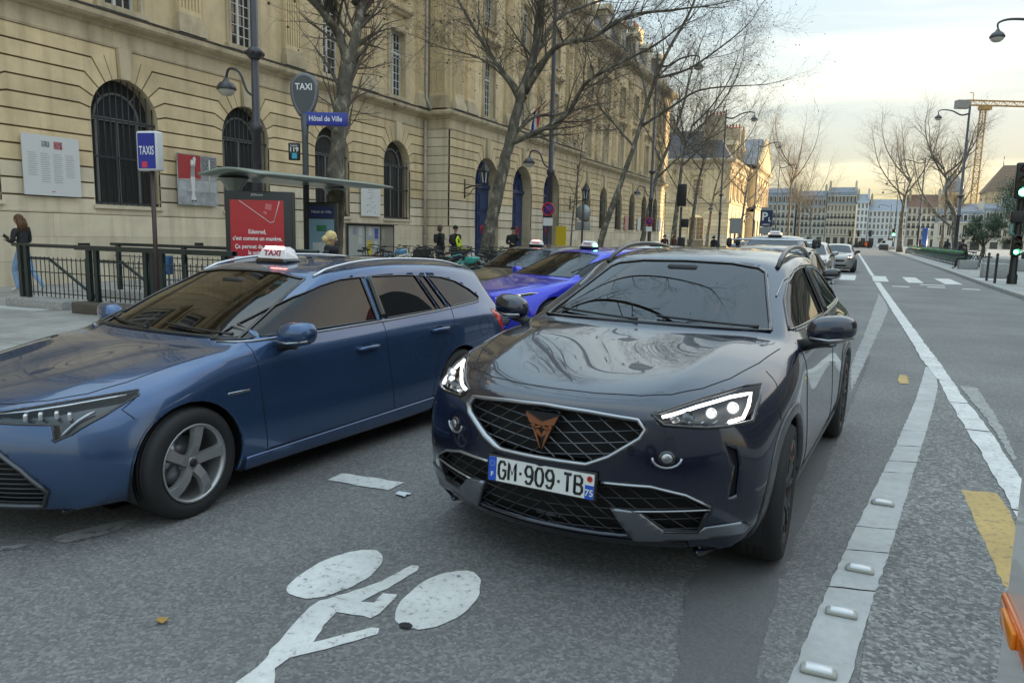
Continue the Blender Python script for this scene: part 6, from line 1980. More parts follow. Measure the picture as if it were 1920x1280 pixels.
# ------------------------------------------------------------------ the steel blue estate taxi
def build_wagon(name, label, loc, head, pm, hero=True, sign='red', scale=None, plate_txt=None):
 sh = Shell(WAG_ST, WAG_F, WAG_R, crease=CREASE)
 root = empty(name, loc, -PI / 2 - head)
 tag(root, label, 'taxi' if sign else 'car')
 AX = 1.35; R = .316
 both = (1, -1)
 scr = [(-.71, .952), (-.4, .958), (0, .960), (.4, .958), (.71, .952), (.625, 1.13), (.545, 1.308), (.3, 1.343), (0, 1.35), (-.3, 1.343), (-.545, 1.308), (-.625, 1.13)]
 scr = lowered(scr)
 sh.cut(scr, 'front', {1}, 20, lim=lambda c: -.2 < c.x < 1.2)
 wins = [[(.955, .945), (.80, 1.015), (.79, .957)],
   [(.755, .958), (.765, 1.03), (.56, 1.115), (.357, 1.192), (.12, 1.262), (-.08, 1.298), (-.29, 1.308), (-.32, .972)],
   [(-.425, .975), (-.40, 1.310), (-.75, 1.306), (-.93, 1.297), (-1.09, .992)],
   [(-1.125, .994), (-.965, 1.295), (-1.06, 1.288), (-1.23, 1.0)],
   [(-1.285, 1.005), (-1.105, 1.287), (-1.30, 1.268), (-1.50, 1.222), (-1.68, 1.14), (-1.80, 1.055), (-1.76, 1.03), (-1.55, 1.018)]]
 wins = [lowered(w) for w in wins]
 ids = [24, 21, 22, 25, 26]
 for sg in both:
  for w, i in zip(wins, ids):
   sh.cut(w, 'side', {1}, i, sg=sg, lim=lambda c: abs(c.y) > .48)
 sh.cut([(-.52, 1.0), (.52, 1.0), (.46, 1.24), (-.46, 1.24)], 'rear', {1}, 23, lim=lambda c: c.x < -1.95)
 headp = [(.30, .690), (.416, .690), (.60, .728), (.775, .765), (.80, .74), (.772, .66), (.72, .585), (.672, .552), (.660, .60), (.648, .634), (.45, .640), (.30, .645)]
 low = [(-.45, .515), (.45, .515), (.56, .42), (.645, .305), (.60, .222), (-.60, .222), (-.645, .305), (-.56, .42)]
 for sg in both:
  sh.cut([(a * sg, b) for a, b in headp], 'front', {1, 2, 3}, 30, lim=lambda c: c.x > 1.4)
 sh.cut(low, 'front', {3}, 32, lim=lambda c: c.x > 1.6)
 for sg in both:
  for cx in (AX, -AX):
   sh.cut(arch_poly(cx, R, .352), 'side', {2, 3}, 99, sg=sg, lim=lambda c: abs(c.y) > .5)
  sh.cut([(AX - .38, .255), (-AX + .38, .285), (-AX + .38, .05), (AX - .38, .05)], 'side', {2}, 40, sg=sg, lim=lambda c: abs(c.y) > .5)
  sh.cut([(-1.90, .925), (-2.05, .93), (-2.4, .90), (-2.4, .70), (-2.12, .705), (-2.0, .80)], 'side', {2, 4}, 45, sg=sg)
 sh.part('body', {1, 2, 3, 4, 5}, pm, root, walls=.02)
 sh.part('cabin_lining', {1, 2}, liner, root, off=-.022)
 sh.part('windscreen', {20}, G_SCREEN, root, off=-.004)
 for sg in both:
  for i, g in ((24, G_SIDE), (21, G_SIDE), (22, G_DARK), (25, G_DARK), (26, G_DARK)):
   sh.part('side_window', {i}, g, root, off=-.004, sg=sg)
  sh.part('sill', {40}, pm, root, off=.012, sg=sg, walls=.03)
  t = sh.part('tail_light', {45}, red_lens, root, off=.002, sg=sg)
 sh.part('rear_window', {23}, G_DARK, root, off=-.004)
 P = sh.line('front', scr, .001, closed=True, step=.04)
 MB().tube(P, .011, 6, closed=True, flat=.4).build('windscreen_seal', gloss_black, root)
 MB().tube(sh.line('front', [(-.69, .960), (0, .968), (.69, .960)], -.004, step=.05), .028, 6, flat=.25).build('scuttle_panel', black, root)
 for sg in both:
  for w in wins:
   MB().tube(sh.line('side', w, .001, sg, closed=True, step=.04), .007, 6, closed=True).build('window_seal', gloss_black, root)
  MB().tube(sh.line('side', [(-.372, .972), (-.352, 1.272)], .001, sg), .046, 6, flat=.2).build('door_pillar', gloss_black, root)
  top = [(.96, .935), (.2, .945), (-.4, .955), (-1.1, .978), (-1.75, 1.01)]
  MB().tube(sh.line('side', top, .003, sg, step=.05), .007, 6).build('chrome_line', satin, root)
 for sg in both:
  sh.part('headlight_housing', {30}, gloss_black, root, off=-.045, sg=sg)
  h = sh.part('headlight', {30}, G_LENS, root, off=.001, sg=sg)
  MB().tube(sh.line('front', [(a * sg, b) for a, b in headp], 0, closed=True, step=.03), .006, 6, closed=True).build('bezel', gloss_black, h)
  MB().tube(sh.line('front', [(.33 * sg, .680), (.50 * sg, .700), (.62 * sg, .722), (.76 * sg, .752)], -.012, step=.03), .006, 6).build('daylight_strip', chrome, h)
  MB().tube(sh.line('front', [(.735 * sg, .69), (.71 * sg, .63), (.685 * sg, .575)], -.014, step=.02), .010, 6).build('daylight_strip', reflector, h)
  for k, (yy, zz) in enumerate(((.52, .665), (.575, .672), (.63, .676), (.675, .668))):
   q = sh.ray('front', yy * sg, zz)
   if q:
    MB().rbox((q[0].x - .022, q[0].y, q[0].z), (.02, .052, .040), .006, rz=-.6 * sg).build('lamp', mat('clear_lamp', (.62, .64, .67), .18, .7, coat=.6), h)
 sh.part('lower_grille_backing', {32}, seam, root, push=(-.06, 0, 0))
 mesh_m = mat('grille_dark', (.05, .05, .052), .45, .3)
 lattice(sh, root, low, [(0., .026, False)], -.02, .0045, mesh_m, name='lower_grille_slats')
 MB().tube(sh.line('front', low, .004, closed=True, step=.03), .018, 8, closed=True, flat=.6).build('grille_frame', mat('grille_surround', (.09, .092, .10), .35, .7), root)
 MB().tube(sh.line('front', [(-.30, .668), (0, .672), (.30, .668)], .002, step=.04), .016, 6, flat=.4).build('upper_slot', gloss_black, root)
 q = sh.ray('front', 0, .69)[0]
 badge(root, (q.x + .006, 0, .68), (1, 0, 0), .055)
 plate(root, 2.275, .42, 0., plate_txt or 'FR-318-KD')
 seams(sh, root, 'top', [[(1.15, .745), (1.40, .72), (1.60, .70), (1.78, .64), (1.92, .54), (2.03, .42), (2.09, .30), (2.13, 0)]])
 seams(sh, root, 'side', [[(.875, .925), (.86, .80), (.84, .5), (.81, .26)], [(-.372, .955), (-.36, .8), (-.40, .5), (-.43, .28)], [(-1.28, .985), (-1.24, .85), (-1.05, .70), (-.96, .5), (-.93, .29)],
                             [(1.60, .745), (1.70, .68), (1.66, .63)], [(.82, .262), (-.93, .288)]])
 circ = [(-1.72 + .09 * math.cos(2 * PI * k / 20), .80 + .085 * math.sin(2 * PI * k / 20)) for k in range(20)]
 MB().tube(sh.line('side', circ, -.0015, 1, closed=True, step=.02), .003, 6, closed=True).build('fuel_flap_gap', seam, root)
 handles(sh, root, [(-.14, .79), (-1.03, .835)], pm)
 mirrors(root, .62, .955, .975, pm)
 q = sh.ray('side', 1.02, .665)
 if q: MB().rbox((q[0].x, q[0].y + .001, q[0].z), (.16, .008, .014), .003).build('side_badge', chrome, root)
 rails(sh, root, .10, -1.85, .575, mat('rail_silver', (.62, .63, .65), .28, .85), .028, .013)
 wipers(sh, root, [[(.66, .965), (.10, .995)], [(0, .965), (-.58, .99)]])
 cabin(root, .88, .93)
 MB().rbox((.30, 0, 1.235), (.06, .20, .07), .02).build('inside_mirror', black, root)
 # windscreen stickers
 for (a, b, cc) in ((.43, 1.255, (.16, .45, .55)), (.46, 1.205, (.35, .05, .06))):
  q = sh.ray('front', a, b)
  if q:
   n = q[1]; u = Vector((0, 1, 0)); u = (u - n * u.dot(n)).normalized(); v = n.cross(u)
   p = q[0] - n * .006
   w, hh = .045, .022
   MB().add([p - u * w - v * hh, p + u * w - v * hh, p + u * w + v * hh, p - u * w + v * hh], [(0, 1, 2, 3)]).build('sticker', mat('sticker_%d' % int(a * 100), cc, .5), root)
 wheel_wells(root, (AX, -AX), R, .365)
 MB().box((0, 0, .22), (3.4, 1.28, .08)).build('underbody', black, root)
 for x in (AX, -AX):
  for sg in both:
   wheel(root, x, sg, R, R, .205, .215, 'five', steer=.10 if x > 0 else 0., y=.785)
 if sign:
  zr = sh.ray('top', .02, -.10)[0].z
  taxi_sign(root, -.12, zr - .004, sign)
 sh.bm.free()
 return root
def badge(parent, p, n, r):
 """three ovals, as on the nose of the blue cars"""
 n = Vector(n).normalized()
 u = Vector((0, 1, 0)); v = n.cross(u) if abs(n.y) < .9 else Vector((0, 0, 1))
 v = Vector((0, 0, 1)); u = v.cross(n).normalized()
 mb = MB()
 for (cx, cz, a, b) in ((0, 0, 1., .68), (0, .22, .62, .26), (0, 0, .27, .62)):
  mb.tube([Vector(p) + u * (cx + a * math.cos(t)) * r + v * (cz + b * math.sin(t)) * r for t in [2 * PI * k / 24 for k in range(24)]], r * .085, 6, closed=True)
 return mb.build('badge', chrome, parent)
taxi_car = build_wagon('estate_taxi', 'steel blue estate taxi with red roof sign, cut off by the left edge', (-4.0, 4.42, -.075), .10, P_TAXI)
# ------------------------------------------------------------------ street furniture, left side
lamp_paint = mat('lamp_post_paint', (.045, .042, .05), .4, var=.15, scale=6., coat=.2)
green_black = mat('railing_green_black', (.012, .022, .022), .4, coat=.3)
lamp_glass = mat('lamp_bowl', (.55, .52, .45), .2, coat=.4)
sign_blue = mat('sign_blue', (.012, .028, .30), .35, coat=.3)
sign_white = mat('sign_white', (.78, .78, .78), .45)
sign_grey = mat('sign_grey', (.07, .075, .085), .4)
alu = mat('sign_back_alu', (.33, .34, .35), .45, .6)
red_m = mat('advert_red', (.46, .012, .03), .35, coat=.4)
def lamp_head(parent, p, d, k=1.):
 """bowl lantern hanging at p; d: direction the shade opens towards"""
 p = Vector(p)
 o = MB().lathe([(a * k, b * k) for a, b in [(.03, .30), (.07, .26), (.10, .20), (.20, .14), (.27, .04), (.285, -.02), (.27, -.05)]], c=(0, 0, 0), n=20).build('lamp_shade', lamp_paint, parent)
 o.location = p
 MB().lathe([(a * k, b * k) for a, b in [(.25, -.05), (.22, -.13), (.13, -.20), (.001, -.225)]], n=18).build('lamp_bowl', lamp_glass, o)
 return o
def street_lamp(label, x, y, z0, h, side, low=True, reach=2.4, group='tall street lamps', r=.095, low_side=-1, low_z=4.3):
 root = empty('street_lamp', (x, y, z0)); tag(root, label, 'street lamp', group)
 mb = MB()
 mb.lathe([(.20, 0), (.20, .10), (.16, .14), (.15, .9), (.17, .95), (.13, 1.05), (r * 1.15, 1.2), (r, 3.6), (r * 1.5, 3.65), (r * 1.5, 3.8), (r * .95, 3.85), (r * .62, h), (.01, h + .15)], n=14)
 mb.build('pole', lamp_paint, root)
 if 5.4 < h:
  mb = MB(); mb.lathe([(r * 1.1, 5.2), (r * 2.0, 5.3), (r * 2.0, 5.36), (r * 1.1, 5.45)], n=12)
  for k in range(6):
   a = 2 * PI * k / 6; mb.ell((r * 2. * math.cos(a), r * 2. * math.sin(a), 5.33), (.04, .04, .05), 6, 4)
  mb.build('collar', lamp_paint, root)
 hz = h - .35
 P = catmull([(0, 0, hz - .2), (side * reach * .25, 0, hz - .30), (side * reach * .55, 0, hz + .05), (side * reach * .85, 0, hz + .18), (side * reach, 0, hz + .08), (side * reach, 0, hz - .15)], 5)
 a = MB().tube(P, [lerp(.075, .03, i / (len(P) - 1)) for i in range(len(P))], 8).build('arm', lamp_paint, root)
 lamp_head(root, (side * reach, 0, hz - .45), side)
 if low:
  z = low_z
  P = catmull([(0, 0, z - .45), (low_side * .25, 0, z - .30), (low_side * .45, 0, z + .1), (low_side * .75, 0, z + .2), (low_side * .85, 0, z)], 4)
  MB().tube(P, .03, 6).build('arm', lamp_paint, root)
  lamp_head(root, (low_side * .85, 0, z - .22), low_side, .78)
 return root
street_lamp('dark street lamp behind the shelter with a small lantern on its left', -12.4, 13.5, .04, 11.0, 1, low_z=4.85)
L2 = street_lamp('dark street lamp carrying the no parking sign in front of the blue doors', -10.1, 25.8, .04, 11.8, 1)
street_lamp('dark street lamp near the far end of the civic building, with a no parking sign', -11.2, 45.2, .04, 12.0, 1)
street_lamp('dark street lamp at the side street corner, head against the sky', -11.0, 70., .04, 12.6, 1)
street_lamp('dark street lamp before the sunlit block, smaller head against the sky', -11.0, 95.5, .04, 13.0, 1)
street_lamp('last thin street lamp on the left pavement, among the brown trees', -11.0, 124., .04, 13.0, 1, low=False)
street_lamp('tall lamp post at right beside the seated man, under the crane', 7.9, 73., .115, 12.5, -1, low=False, group='street lamps on the right', reach=2.2, r=.13)
street_lamp('second lamp post along the bicycle row on the right', 8.3, 119.5, .115, 12.9, -1, low=False, group='street lamps on the right', reach=3., r=.13)
street_lamp('third lamp post on the right, close beside the fourth', 8.1, 160., .115, 13., -1, low=False, group='street lamps on the right', reach=3., r=.13)
street_lamp('fourth lamp post on the right, before the long white house', 8.4, 188., .115, 13., -1, low=False, group='street lamps on the right', reach=3., r=.13)
street_lamp('farthest lamp post on the right, lit pale by the sun', 8.9, 228., .115, 11.5, -1, low=False, group='street lamps on the right', reach=3., r=.13)
street_lamp('lamp whose head hangs in at the top right corner of the sky', 7.4, 36.6, .115, 10.45, -1, low=False, group='street lamps on the right', reach=2.75, r=.13)
def post(parent, h, r=.038, m=None):
 return MB().tube([(0, 0, 0), (0, 0, h)], r, 10).build('post', m or iron, parent)
def face_cam(x, y, k=1.):
 return math.atan2(-y, -x) * k
# TAXIS sign on a brown post
root = empty('taxi_rank_sign', (-9.72, 8.35, .05)); tag(root, 'blue TAXIS sign in a white frame on a thin brown post', 'sign')
brown = mat('post_brown', (.05, .03, .028), .45)
MB().tube([(0, 0, -.05), (0, 0, 2.35)], .034, 10).build('post', brown, root)
def local_sign(name, w, h, t, m, parent, ang, p, rad=.03):
 o = MB().rbox((0, 0, 0), (t, w, h), rad).build(name, m, parent)
 o.location = p; o.rotation_euler = (0, 0, ang)
 return o
ang = math.atan2(-.98, .20)
fr = local_sign('sign_frame', .36, .58, .16, mat('frame_white', (.62, .63, .64), .4), root, ang, (-.02, 0, 2.60))
MB().box((.0815, 0, .0), (.004, .295, .515)).build('sign_face', sign_blue, fr)
text_mesh('lettering', 'TAXIS', .118, sign_white, fr, frame((.085, 0, -.0), (0, 1, 0), (0, 0, 1)) @ Matrix.Diagonal((.80, 1.5, 1, 1)), bold=.0012)
MB().box((.0845, -.04, -.20), (.003, .09, .09)).build('sticker', mat('sticker_pink', (.65, .04, .10), .5), fr)
# lollipop TAXI sign with street name and station number
root = empty('taxi_totem', (-10.1, 12.35, .05)); tag(root, 'grey drop-shaped TAXI totem with blue street name arm', 'sign')
a_t = math.atan2(-.91, .42)
P = []
for k in range(33):
 t = 2 * PI * k / 32;
 y, z = .232 * math.cos(t), 4.25 + .235 * math.sin(t)
 if z < 4.25:
  q = (4.25 - z) / .235; z = 4.25 - .56 * q; y = y * (1 - .45 * q ** 3) if q < .99 else .07 * (1 if y > 0 else -1)
 P.append((y, z))
P = P[:16] + [q for q in P[16:32]]
mb = MB(); mb.prism(P, lambda a, b: (-.05, a, b), lambda a, b: (.05, a, b))
o = mb.build('sign_head', sign_grey, root, fix=True); o.rotation_euler = (0, 0, a_t)
mb = MB(); mb.tube([(0, y, z) for y, z in P], .055, 8, closed=True); e_ = mb.build('rim', mat('totem_rim', (.16, .165, .175), .35, .4), o)
text_mesh('lettering', 'TAXI', .150, sign_white, o, frame((.053, 0, 4.26), (0, 1, 0), (0, 0, 1)) @ Matrix.Diagonal((1.02, 1.15, 1, 1)), bold=.003)
mb = MB(); mb.tube([(0, 0, -.05), (0, 0, 3.3), (0, 0, 3.75)], [.062, .062, .085], 12); mb.build('post', sign_grey, root)
s_ = local_sign('street_name_box', .84, .25, .12, sign_blue, root, a_t, (.39, .18, 3.66), .01)
text_mesh('lettering', 'Hôtel de Ville', .118, sign_white, s_, frame((.0615, -.01, 0), (0, 1, 0), (0, 0, 1)) @ Matrix.Diagonal((1., 1.2, 1, 1)), bold=.0016)
n_ = local_sign('station_number_box', .23, .34, .08, mat('box_black', (.012, .013, .016), .35), root, a_t, (-.20, -.09, 3.02), .025)
text_mesh('lettering', '119', .125, sign_white, n_, frame((.041, .0, .035), (0, 1, 0), (0, 0, 1)), bold=.002)
text_mesh('lettering', 'Station', .05, sign_white, n_, frame((.041, .0, .115), (0, 1, 0), (0, 0, 1)))
MB().box((.041, .01, -.085), (.003, .10, .11)).build('pictogram', mat('pict_cyan', (.03, .35, .50), .5), n_)
# shelter
root = empty('bus_shelter', (-9.4, 12., .05)); tag(root, 'pale green shelter with a curved roof and glowing red advert panel', 'shelter')
shel = mat('shelter_green', (.30, .34, .30), .35, .25, coat=.3)
dark_fr = mat('caisson_frame', (.020, .022, .024), .4)
# roof: a thin upturned leaf
vs = []; fs = []
nu, nv = 18, 8
def roof_pt(u, v, top):
 y = lerp(-2.12, 1.98, u); wv = 1.0 - .25 * abs(2 * u - 1) ** 3
 x = (v - .5) * 1.75 * wv - .35
 z = 2.44 + .05 * math.cos(2 * (v - .5) * PI * .8) + .02 * u
 edge = min(1, 5 * min(u, 1 - u, v, 1 - v))
 return (x, y, z + (.02 if top else -.02 - .10 * edge))
for top in (1, 0):
 for i in range(nu + 1):
  for j in range(nv + 1): vs.append(roof_pt(i / nu, j / nv, top))
N = (nu + 1) * (nv + 1)
for i in range(nu):
 for j in range(nv):
  a = i * (nv + 1) + j
  fs.append((a, a + nv + 1, a + nv + 2, a + 1)); fs.append((N + a, N + a + 1, N + a + nv + 2, N + a + nv + 1))
ring = [i * (nv + 1) for i in range(nu + 1)] + [nu * (nv + 1) + j for j in range(1, nv + 1)] + [i * (nv + 1) + nv for i in range(nu - 1, -1, -1)] + [j for j in range(nv - 1, 0, -1)]
for a, b in zip(ring, ring[1:] + ring[:1]): fs.append((a, b, N + b, N + a))
MB().add(vs, fs, True).build('roof', shel, root, fix=True)
for y in (-1.55, 1.35):
 mb = MB(); mb.lathe([(.07, 0), (.07, 1.7), (.09, 2.0), (.14, 2.2), (.26, 2.36)], c=(-.75, y, 0), n=16); mb.build('column', shel, root)
pane_m = glass_mat('shelter_glass', (.86, .90, .89), 1.5)
for (y0, y1) in ((-1.5, -.1), (-.05, 1.3)):
 MB().add([(-.95, y0, .25), (-.95, y1, .25), (-.95, y1, 2.15), (-.95, y0, 2.15)], [(0, 1, 2, 3)]).build('glass_panel', pane_m, root)
MB().box((-.55, 0, .45), (.38, 1.9, .05)).build('bench', shel, root)
# advert caisson
a_c = math.atan2(-.91, .42)
cs = MB().rbox((0, 0, 0), (.20, 1.16, 2.12), .02).build('advert_caisson', dark_fr, root)
cs.location = (.0, -1.72, 1.06); cs.rotation_euler = (0, 0, a_c)
MB().box((.1005, -.03, -.02), (.006, .92, 1.86)).build('poster', red_m, cs)
aw_m = mat('advert_white', (.80, .78, .78), .45)
fx = .1050
for ln, zz in (('Edenred,', .37), ("c'est comme un manège.", .255), ('Ça permet de prendre', .115), ('la voiture', .01), ('et le vélo', -.095)):
 text_mesh('advert_text', ln, .092, aw_m, cs, frame((fx, -.03, zz), (0, 1, 0), (0, 0, 1)) @ Matrix.Diagonal((.93, 1.08, 1, 1)), bold=.002)
text_mesh('maker_name', 'JCDecaux', .05, aw_m, cs, frame((.1015, -.02, 1.0), (0, 1, 0), (0, 0, 1)))
mb = MB()
for A in (((-.33, .90), (.20, .53)), ((.20, .53), (.26, .55)), ((.26, .55), (.36, .90))):
 mb.tube([(fx, A[0][0], A[0][1]), (fx, A[1][0], A[1][1])], .006, 4)
mb.build('card_outline', aw_m, cs)
pk = mat('advert_pink', (.62, .16, .18), .5)
MB().box((fx, .17, .80), (.002, .11, .10), rx=-.15).build('card_chip', pk, cs)
mb = MB(); mb.ell((fx, .10, .70), (.002, .022, .028), 8, 5); mb.ell((fx, .125, .695), (.002, .022, .028), 8, 5); mb.build('card_mark', pk, cs)
# side poster between the panels
sp_ = MB().rbox((0, 0, 0), (.06, .42, 1.95), .01).build('side_poster_frame', dark_fr, root); sp_.location = (-.42, -1.15, 1.02); sp_.rotation_euler = (0, 0, a_c)
for k, (z, h, c) in enumerate(((.62, .42, (.55, .50, .46)), (.25, .28, (.55, .42, .04)), (-.05, .26, (.45, .48, .46)), (-.40, .40, (.50, .20, .15)))):
 MB().box((.033, 0, z), (.004, .34, h)).build('small_poster', mat('poster_tone_%d' % k, c, .5, var=.3, scale=9.), sp_)
# map panel
mp2 = MB().rbox((0, 0, 0), (.14, .62, 2.02), .02).build('map_panel', dark_fr, root); mp2.location = (-.28, .32, 1.02); mp2.rotation_euler = (0, 0, math.atan2(-.91, .40))
MB().box((.071, 0, .82), (.004, .50, .22)).build('name_band', mat('band_navy', (.015, .03, .12), .4), mp2)
text_mesh('lettering', 'Hôtel de Ville', .072, sign_white, mp2, frame((.075, 0, .82), (0, 1, 0), (0, 0, 1)))
MB().box((.071, 0, -.15), (.004, .50, 1.66)).build('map_face', mat('map_blue', (.22, .36, .46), .45), mp2)
MB().box((.074, 0, -.28), (.004, .36, 1.0)).build('timetable', mat('timetable_white', (.55, .58, .58), .5, var=.25, scale=22.), mp2)
MB().rbox((.074, .0, .50), (.006, .20, .12), .02).build('bus_icon', mat('bus_green', (.05, .20, .10), .5), mp2)
# metro stair railing
root = empty('stair_railing', (0, 0, 0)); tag(root, 'dark green iron railing around the underground stairs in front of the wall', 'railing')
Yf, Yb = 8.72, 10.7
mb = MB(); mb.rbox((-13.0, Yf, .13), (1.5, .34, .20), .02); mb.build('kerb_block', granite, root)
mb = MB(); mb.rbox((-10.1, Yf - .10, .14), (3.5, .36, .22), .02); mb.build('kerb_block', mat('kerb_dark', (.10, .085, .07), .7, var=.2), root)
mb = MB(); mb.rbox((-11.9, Yb, .14), (4.6, .30, .22), .02); mb.build('kerb_block', granite, root)
top = 1.16
for (x0, x1, y) in ((-13.7, -8.5, Yf), (-13.7, -8.5, Yb)):
 o = MB().tube([(x0, y, top), (x1, y, top)], .032, 8).build('top_rail', green_black, root)
 if y == Yf: MB().box(((-12.0 + x1) / 2, y, top - .01), (abs(-12.0 - x1), .12, .075)).build('top_beam', green_black, root)
 for z in (.34, .70, .93): MB().tube([(x0 + .1, y, z), (x1, y, z)], .009, 6).build('rail', green_black, root)
bar_me = shared(MB().tube([(0, 0, .27), (0, 0, .97)], .0085, 6), 'baluster', green_black)
for y in (Yf, Yb):
 x = -13.2
 while x < -8.5:
  put(bar_me, 'baluster', root, (x, y + (0 if y == Yf else .02), 0)); x += .115 if y == Yf else .13
pm_ = shared(MB().box((0, 0, .70), (.085, .065, .92)), 'post', green_black)
for x in (-13.5, -13.33, -11.72, -11.54, -10.38, -10.22, -10.02, -8.7): put(pm_, 'post', root, (x, Yf, 0))
for x in (-13.5, -11.7, -10.2, -8.7): put(pm_, 'post', root, (x, Yb, 0))
for (y, x0) in ((Yf + .08, -13.4), (Yf + .10, -11.6)):
 MB().tube([(x0, y, .93), (x0 + .55, y, .93), (x0 + 2.1, y, .10)], .026, 8).build('hand_rail', green_black, root)
mb = MB()
for k in range(7): mb.box((-13.0 + .3 * k, (Yf + Yb) / 2, .05 - .06 * k), (.32, Yb - Yf - .3, .02))
tag(mb.build('steps', granite, root), kind='stuff')
tag(MB().box((-13.25, 8.36, .072), (1.45, .30, .012), rz=.05).build('tactile_strip', mat('tactile_white', (.50, .50, .48), .7, var=.1)), 'pale tactile strip on the pavement in front of the stairs', 'paving')
o = MB().rbox((0, 0, 0), (.20, .42, .36), .02).build('blue_box', mat('box_blue', (.02, .10, .25), .45)); o.location = (-12.15, Yb - .16, .80); o.rotation_euler = (0, 0, a_c)
tag(o, 'small blue metal box fixed to the back railing', 'box')
for q in (-.09, .09): MB().box((.101, q, -.04), (.004, .11, .16)).build('sticker', mat('sticker_pale', (.35, .50, .60), .5), o)
o = MB().rbox((0, 0, 0), (.16, .28, .62), .02).build('news_stand', mat('stand_white', (.55, .56, .57), .5)); o.location = (-8.86, 9.3, .78); o.rotation_euler = (0, 0, a_c)
tag(o, 'white and blue dispenser between the railing and the advert panel', 'dispenser')
MB().box((.081, 0, -.10), (.004, .26, .34)).build('blue_front', sign_blue, o)
# posters and boards on the wall
def wall_board(name, label, y0, y1, z0, z1, m, X=-18.2, d=.09, cat='poster'):
 o = MB().box((X + d, (y0 + y1) / 2, (z0 + z1) / 2), (.03, y1 - y0, z1 - z0)).build(name, m); tag(o, label, cat)
 return o, X + d + .017
b_, x_ = wall_board('information_board', 'large white information board with grey text left of the first arched window', 11.9, 13.36, 2.22, 3.66, mat('board_white', (.66, .67, .67), .4))
gt = mat('print_grey', (.36, .37, .38), .6)
for c in range(4):
 for k in range(14):
  w = .20 + .06 * ((k * 7 + c * 3) % 3) / 3
  if c in (0, 3) and k > 10: continue
  MB().box((x_, 12.15 + .32 * c - (.26 - w) / 2, 3.22 - .052 * k), (.003, w, .012)).build('text_line', gt, b_)
MB().box((x_, 12.48, 3.45), (.003, .20, .14)).build('picture', mat('pic_grey', (.30, .31, .33), .5, var=.6, scale=20.), b_)
MB().box((x_, 12.80, 3.44), (.003, .22, .18)).build('picture', mat('pic_red', (.42, .16, .17), .5, var=.6, scale=20.), b_)
MB().box((x_, 12.62, 2.32), (.003, .10, .02)).build('logo', mat('logo_red', (.55, .2, .2), .5), b_)
b_, x_ = wall_board('sport_banner', 'banner photo of a goalkeeper in striped shirt before a red ground', 16.42, 17.92, 2.18, 3.66, mat('banner_grey', (.33, .34, .36), .6, var=.3, scale=3.), d=.10)
MB().box((x_, 16.86, 3.28), (.003, .84, .72)).build('red_field', mat('banner_red', (.38, .04, .04), .6, var=.1), b_)
MB().box((x_ + .001, 17.17, 2.75), (.003, 1.46, .34)).build('pale_field', mat('banner_pale', (.40, .41, .42), .6, var=.2, scale=4.), b_)
bw, bk = mat('banner_white', (.68, .68, .67), .6), mat('banner_black', (.05, .05, .05), .6)
fg = MB(); fx = x_ + .004
fig = [[(-.07, .55), (.07, .55), (.08, .0), (.04, -.42), (.10, -.62), (-.10, -.62), (-.05, -.40), (-.09, 0.)]]
for pl_ in fig: fg.prism([(16.98 + a, 2.95 + b) for a, b in pl_], lambda a, b: (fx - .002, a, b), lambda a, b: (fx, a, b))
fg.build('player_figure', bw, b_, fix=True)
mb = MB()
for k in range(5): mb.box((fx + .002, 16.91 + .035 * k, 3.18), (.003, .014, .34))
mb.box((fx + .002, 16.93, 2.31), (.003, .06, .04)); mb.box((fx + .002, 17.05, 2.31), (.003, .06, .04)); mb.build('shirt_stripes', bk, b_)
mb = MB(); mb.ell((fx, 16.97, 3.44), (.003, .05, .06), 10, 6); mb.ell((fx, 17.05, 3.53), (.003, .065, .065), 10, 6); mb.tube([(fx, 16.92, 3.30), (fx, 17.0, 3.46)], .022, 5); mb.tube([(fx, 17.04, 3.30), (fx, 17.06, 3.47)], .022, 5); mb.build('head_and_ball', bw, b_)
mb = MB(); mb.tube([(fx, 17.60, 2.6), (fx, 17.62, 3.56)], .02, 5); mb.tube([(fx, 16.5, 2.92), (fx, 17.85, 2.98)], .008, 4); mb.build('goal_post', bw, b_)
MB().box((fx - .001, 17.6, 3.35), (.003, .55, .55)).build('crowd_field', mat('banner_crowd', (.20, .20, .21), .6, var=.9, scale=26.), b_)
b_, x_ = wall_board('diagram_board', 'white board with a small diagram between the third and fourth arched windows', 25.5, 26.85, 2.12, 3.46, mat('board_white', (.66, .67, .67), .4))
for k in range(9): MB().box((x_, 26.17 + .22 * ((k % 2) - .5) * (k > 2), 3.30 - .12 * k), (.003, .40 if k < 3 else .28, .02)).build('text_line', gt, b_)
for (a, b) in ((0, 2.85), (-.28, 2.55), (.28, 2.55), (-.28, 2.28), (.28, 2.28)): MB().ell((x_, 26.17 + a, b), (.004, .022, .03), 8, 5).build('symbol', bk, b_)
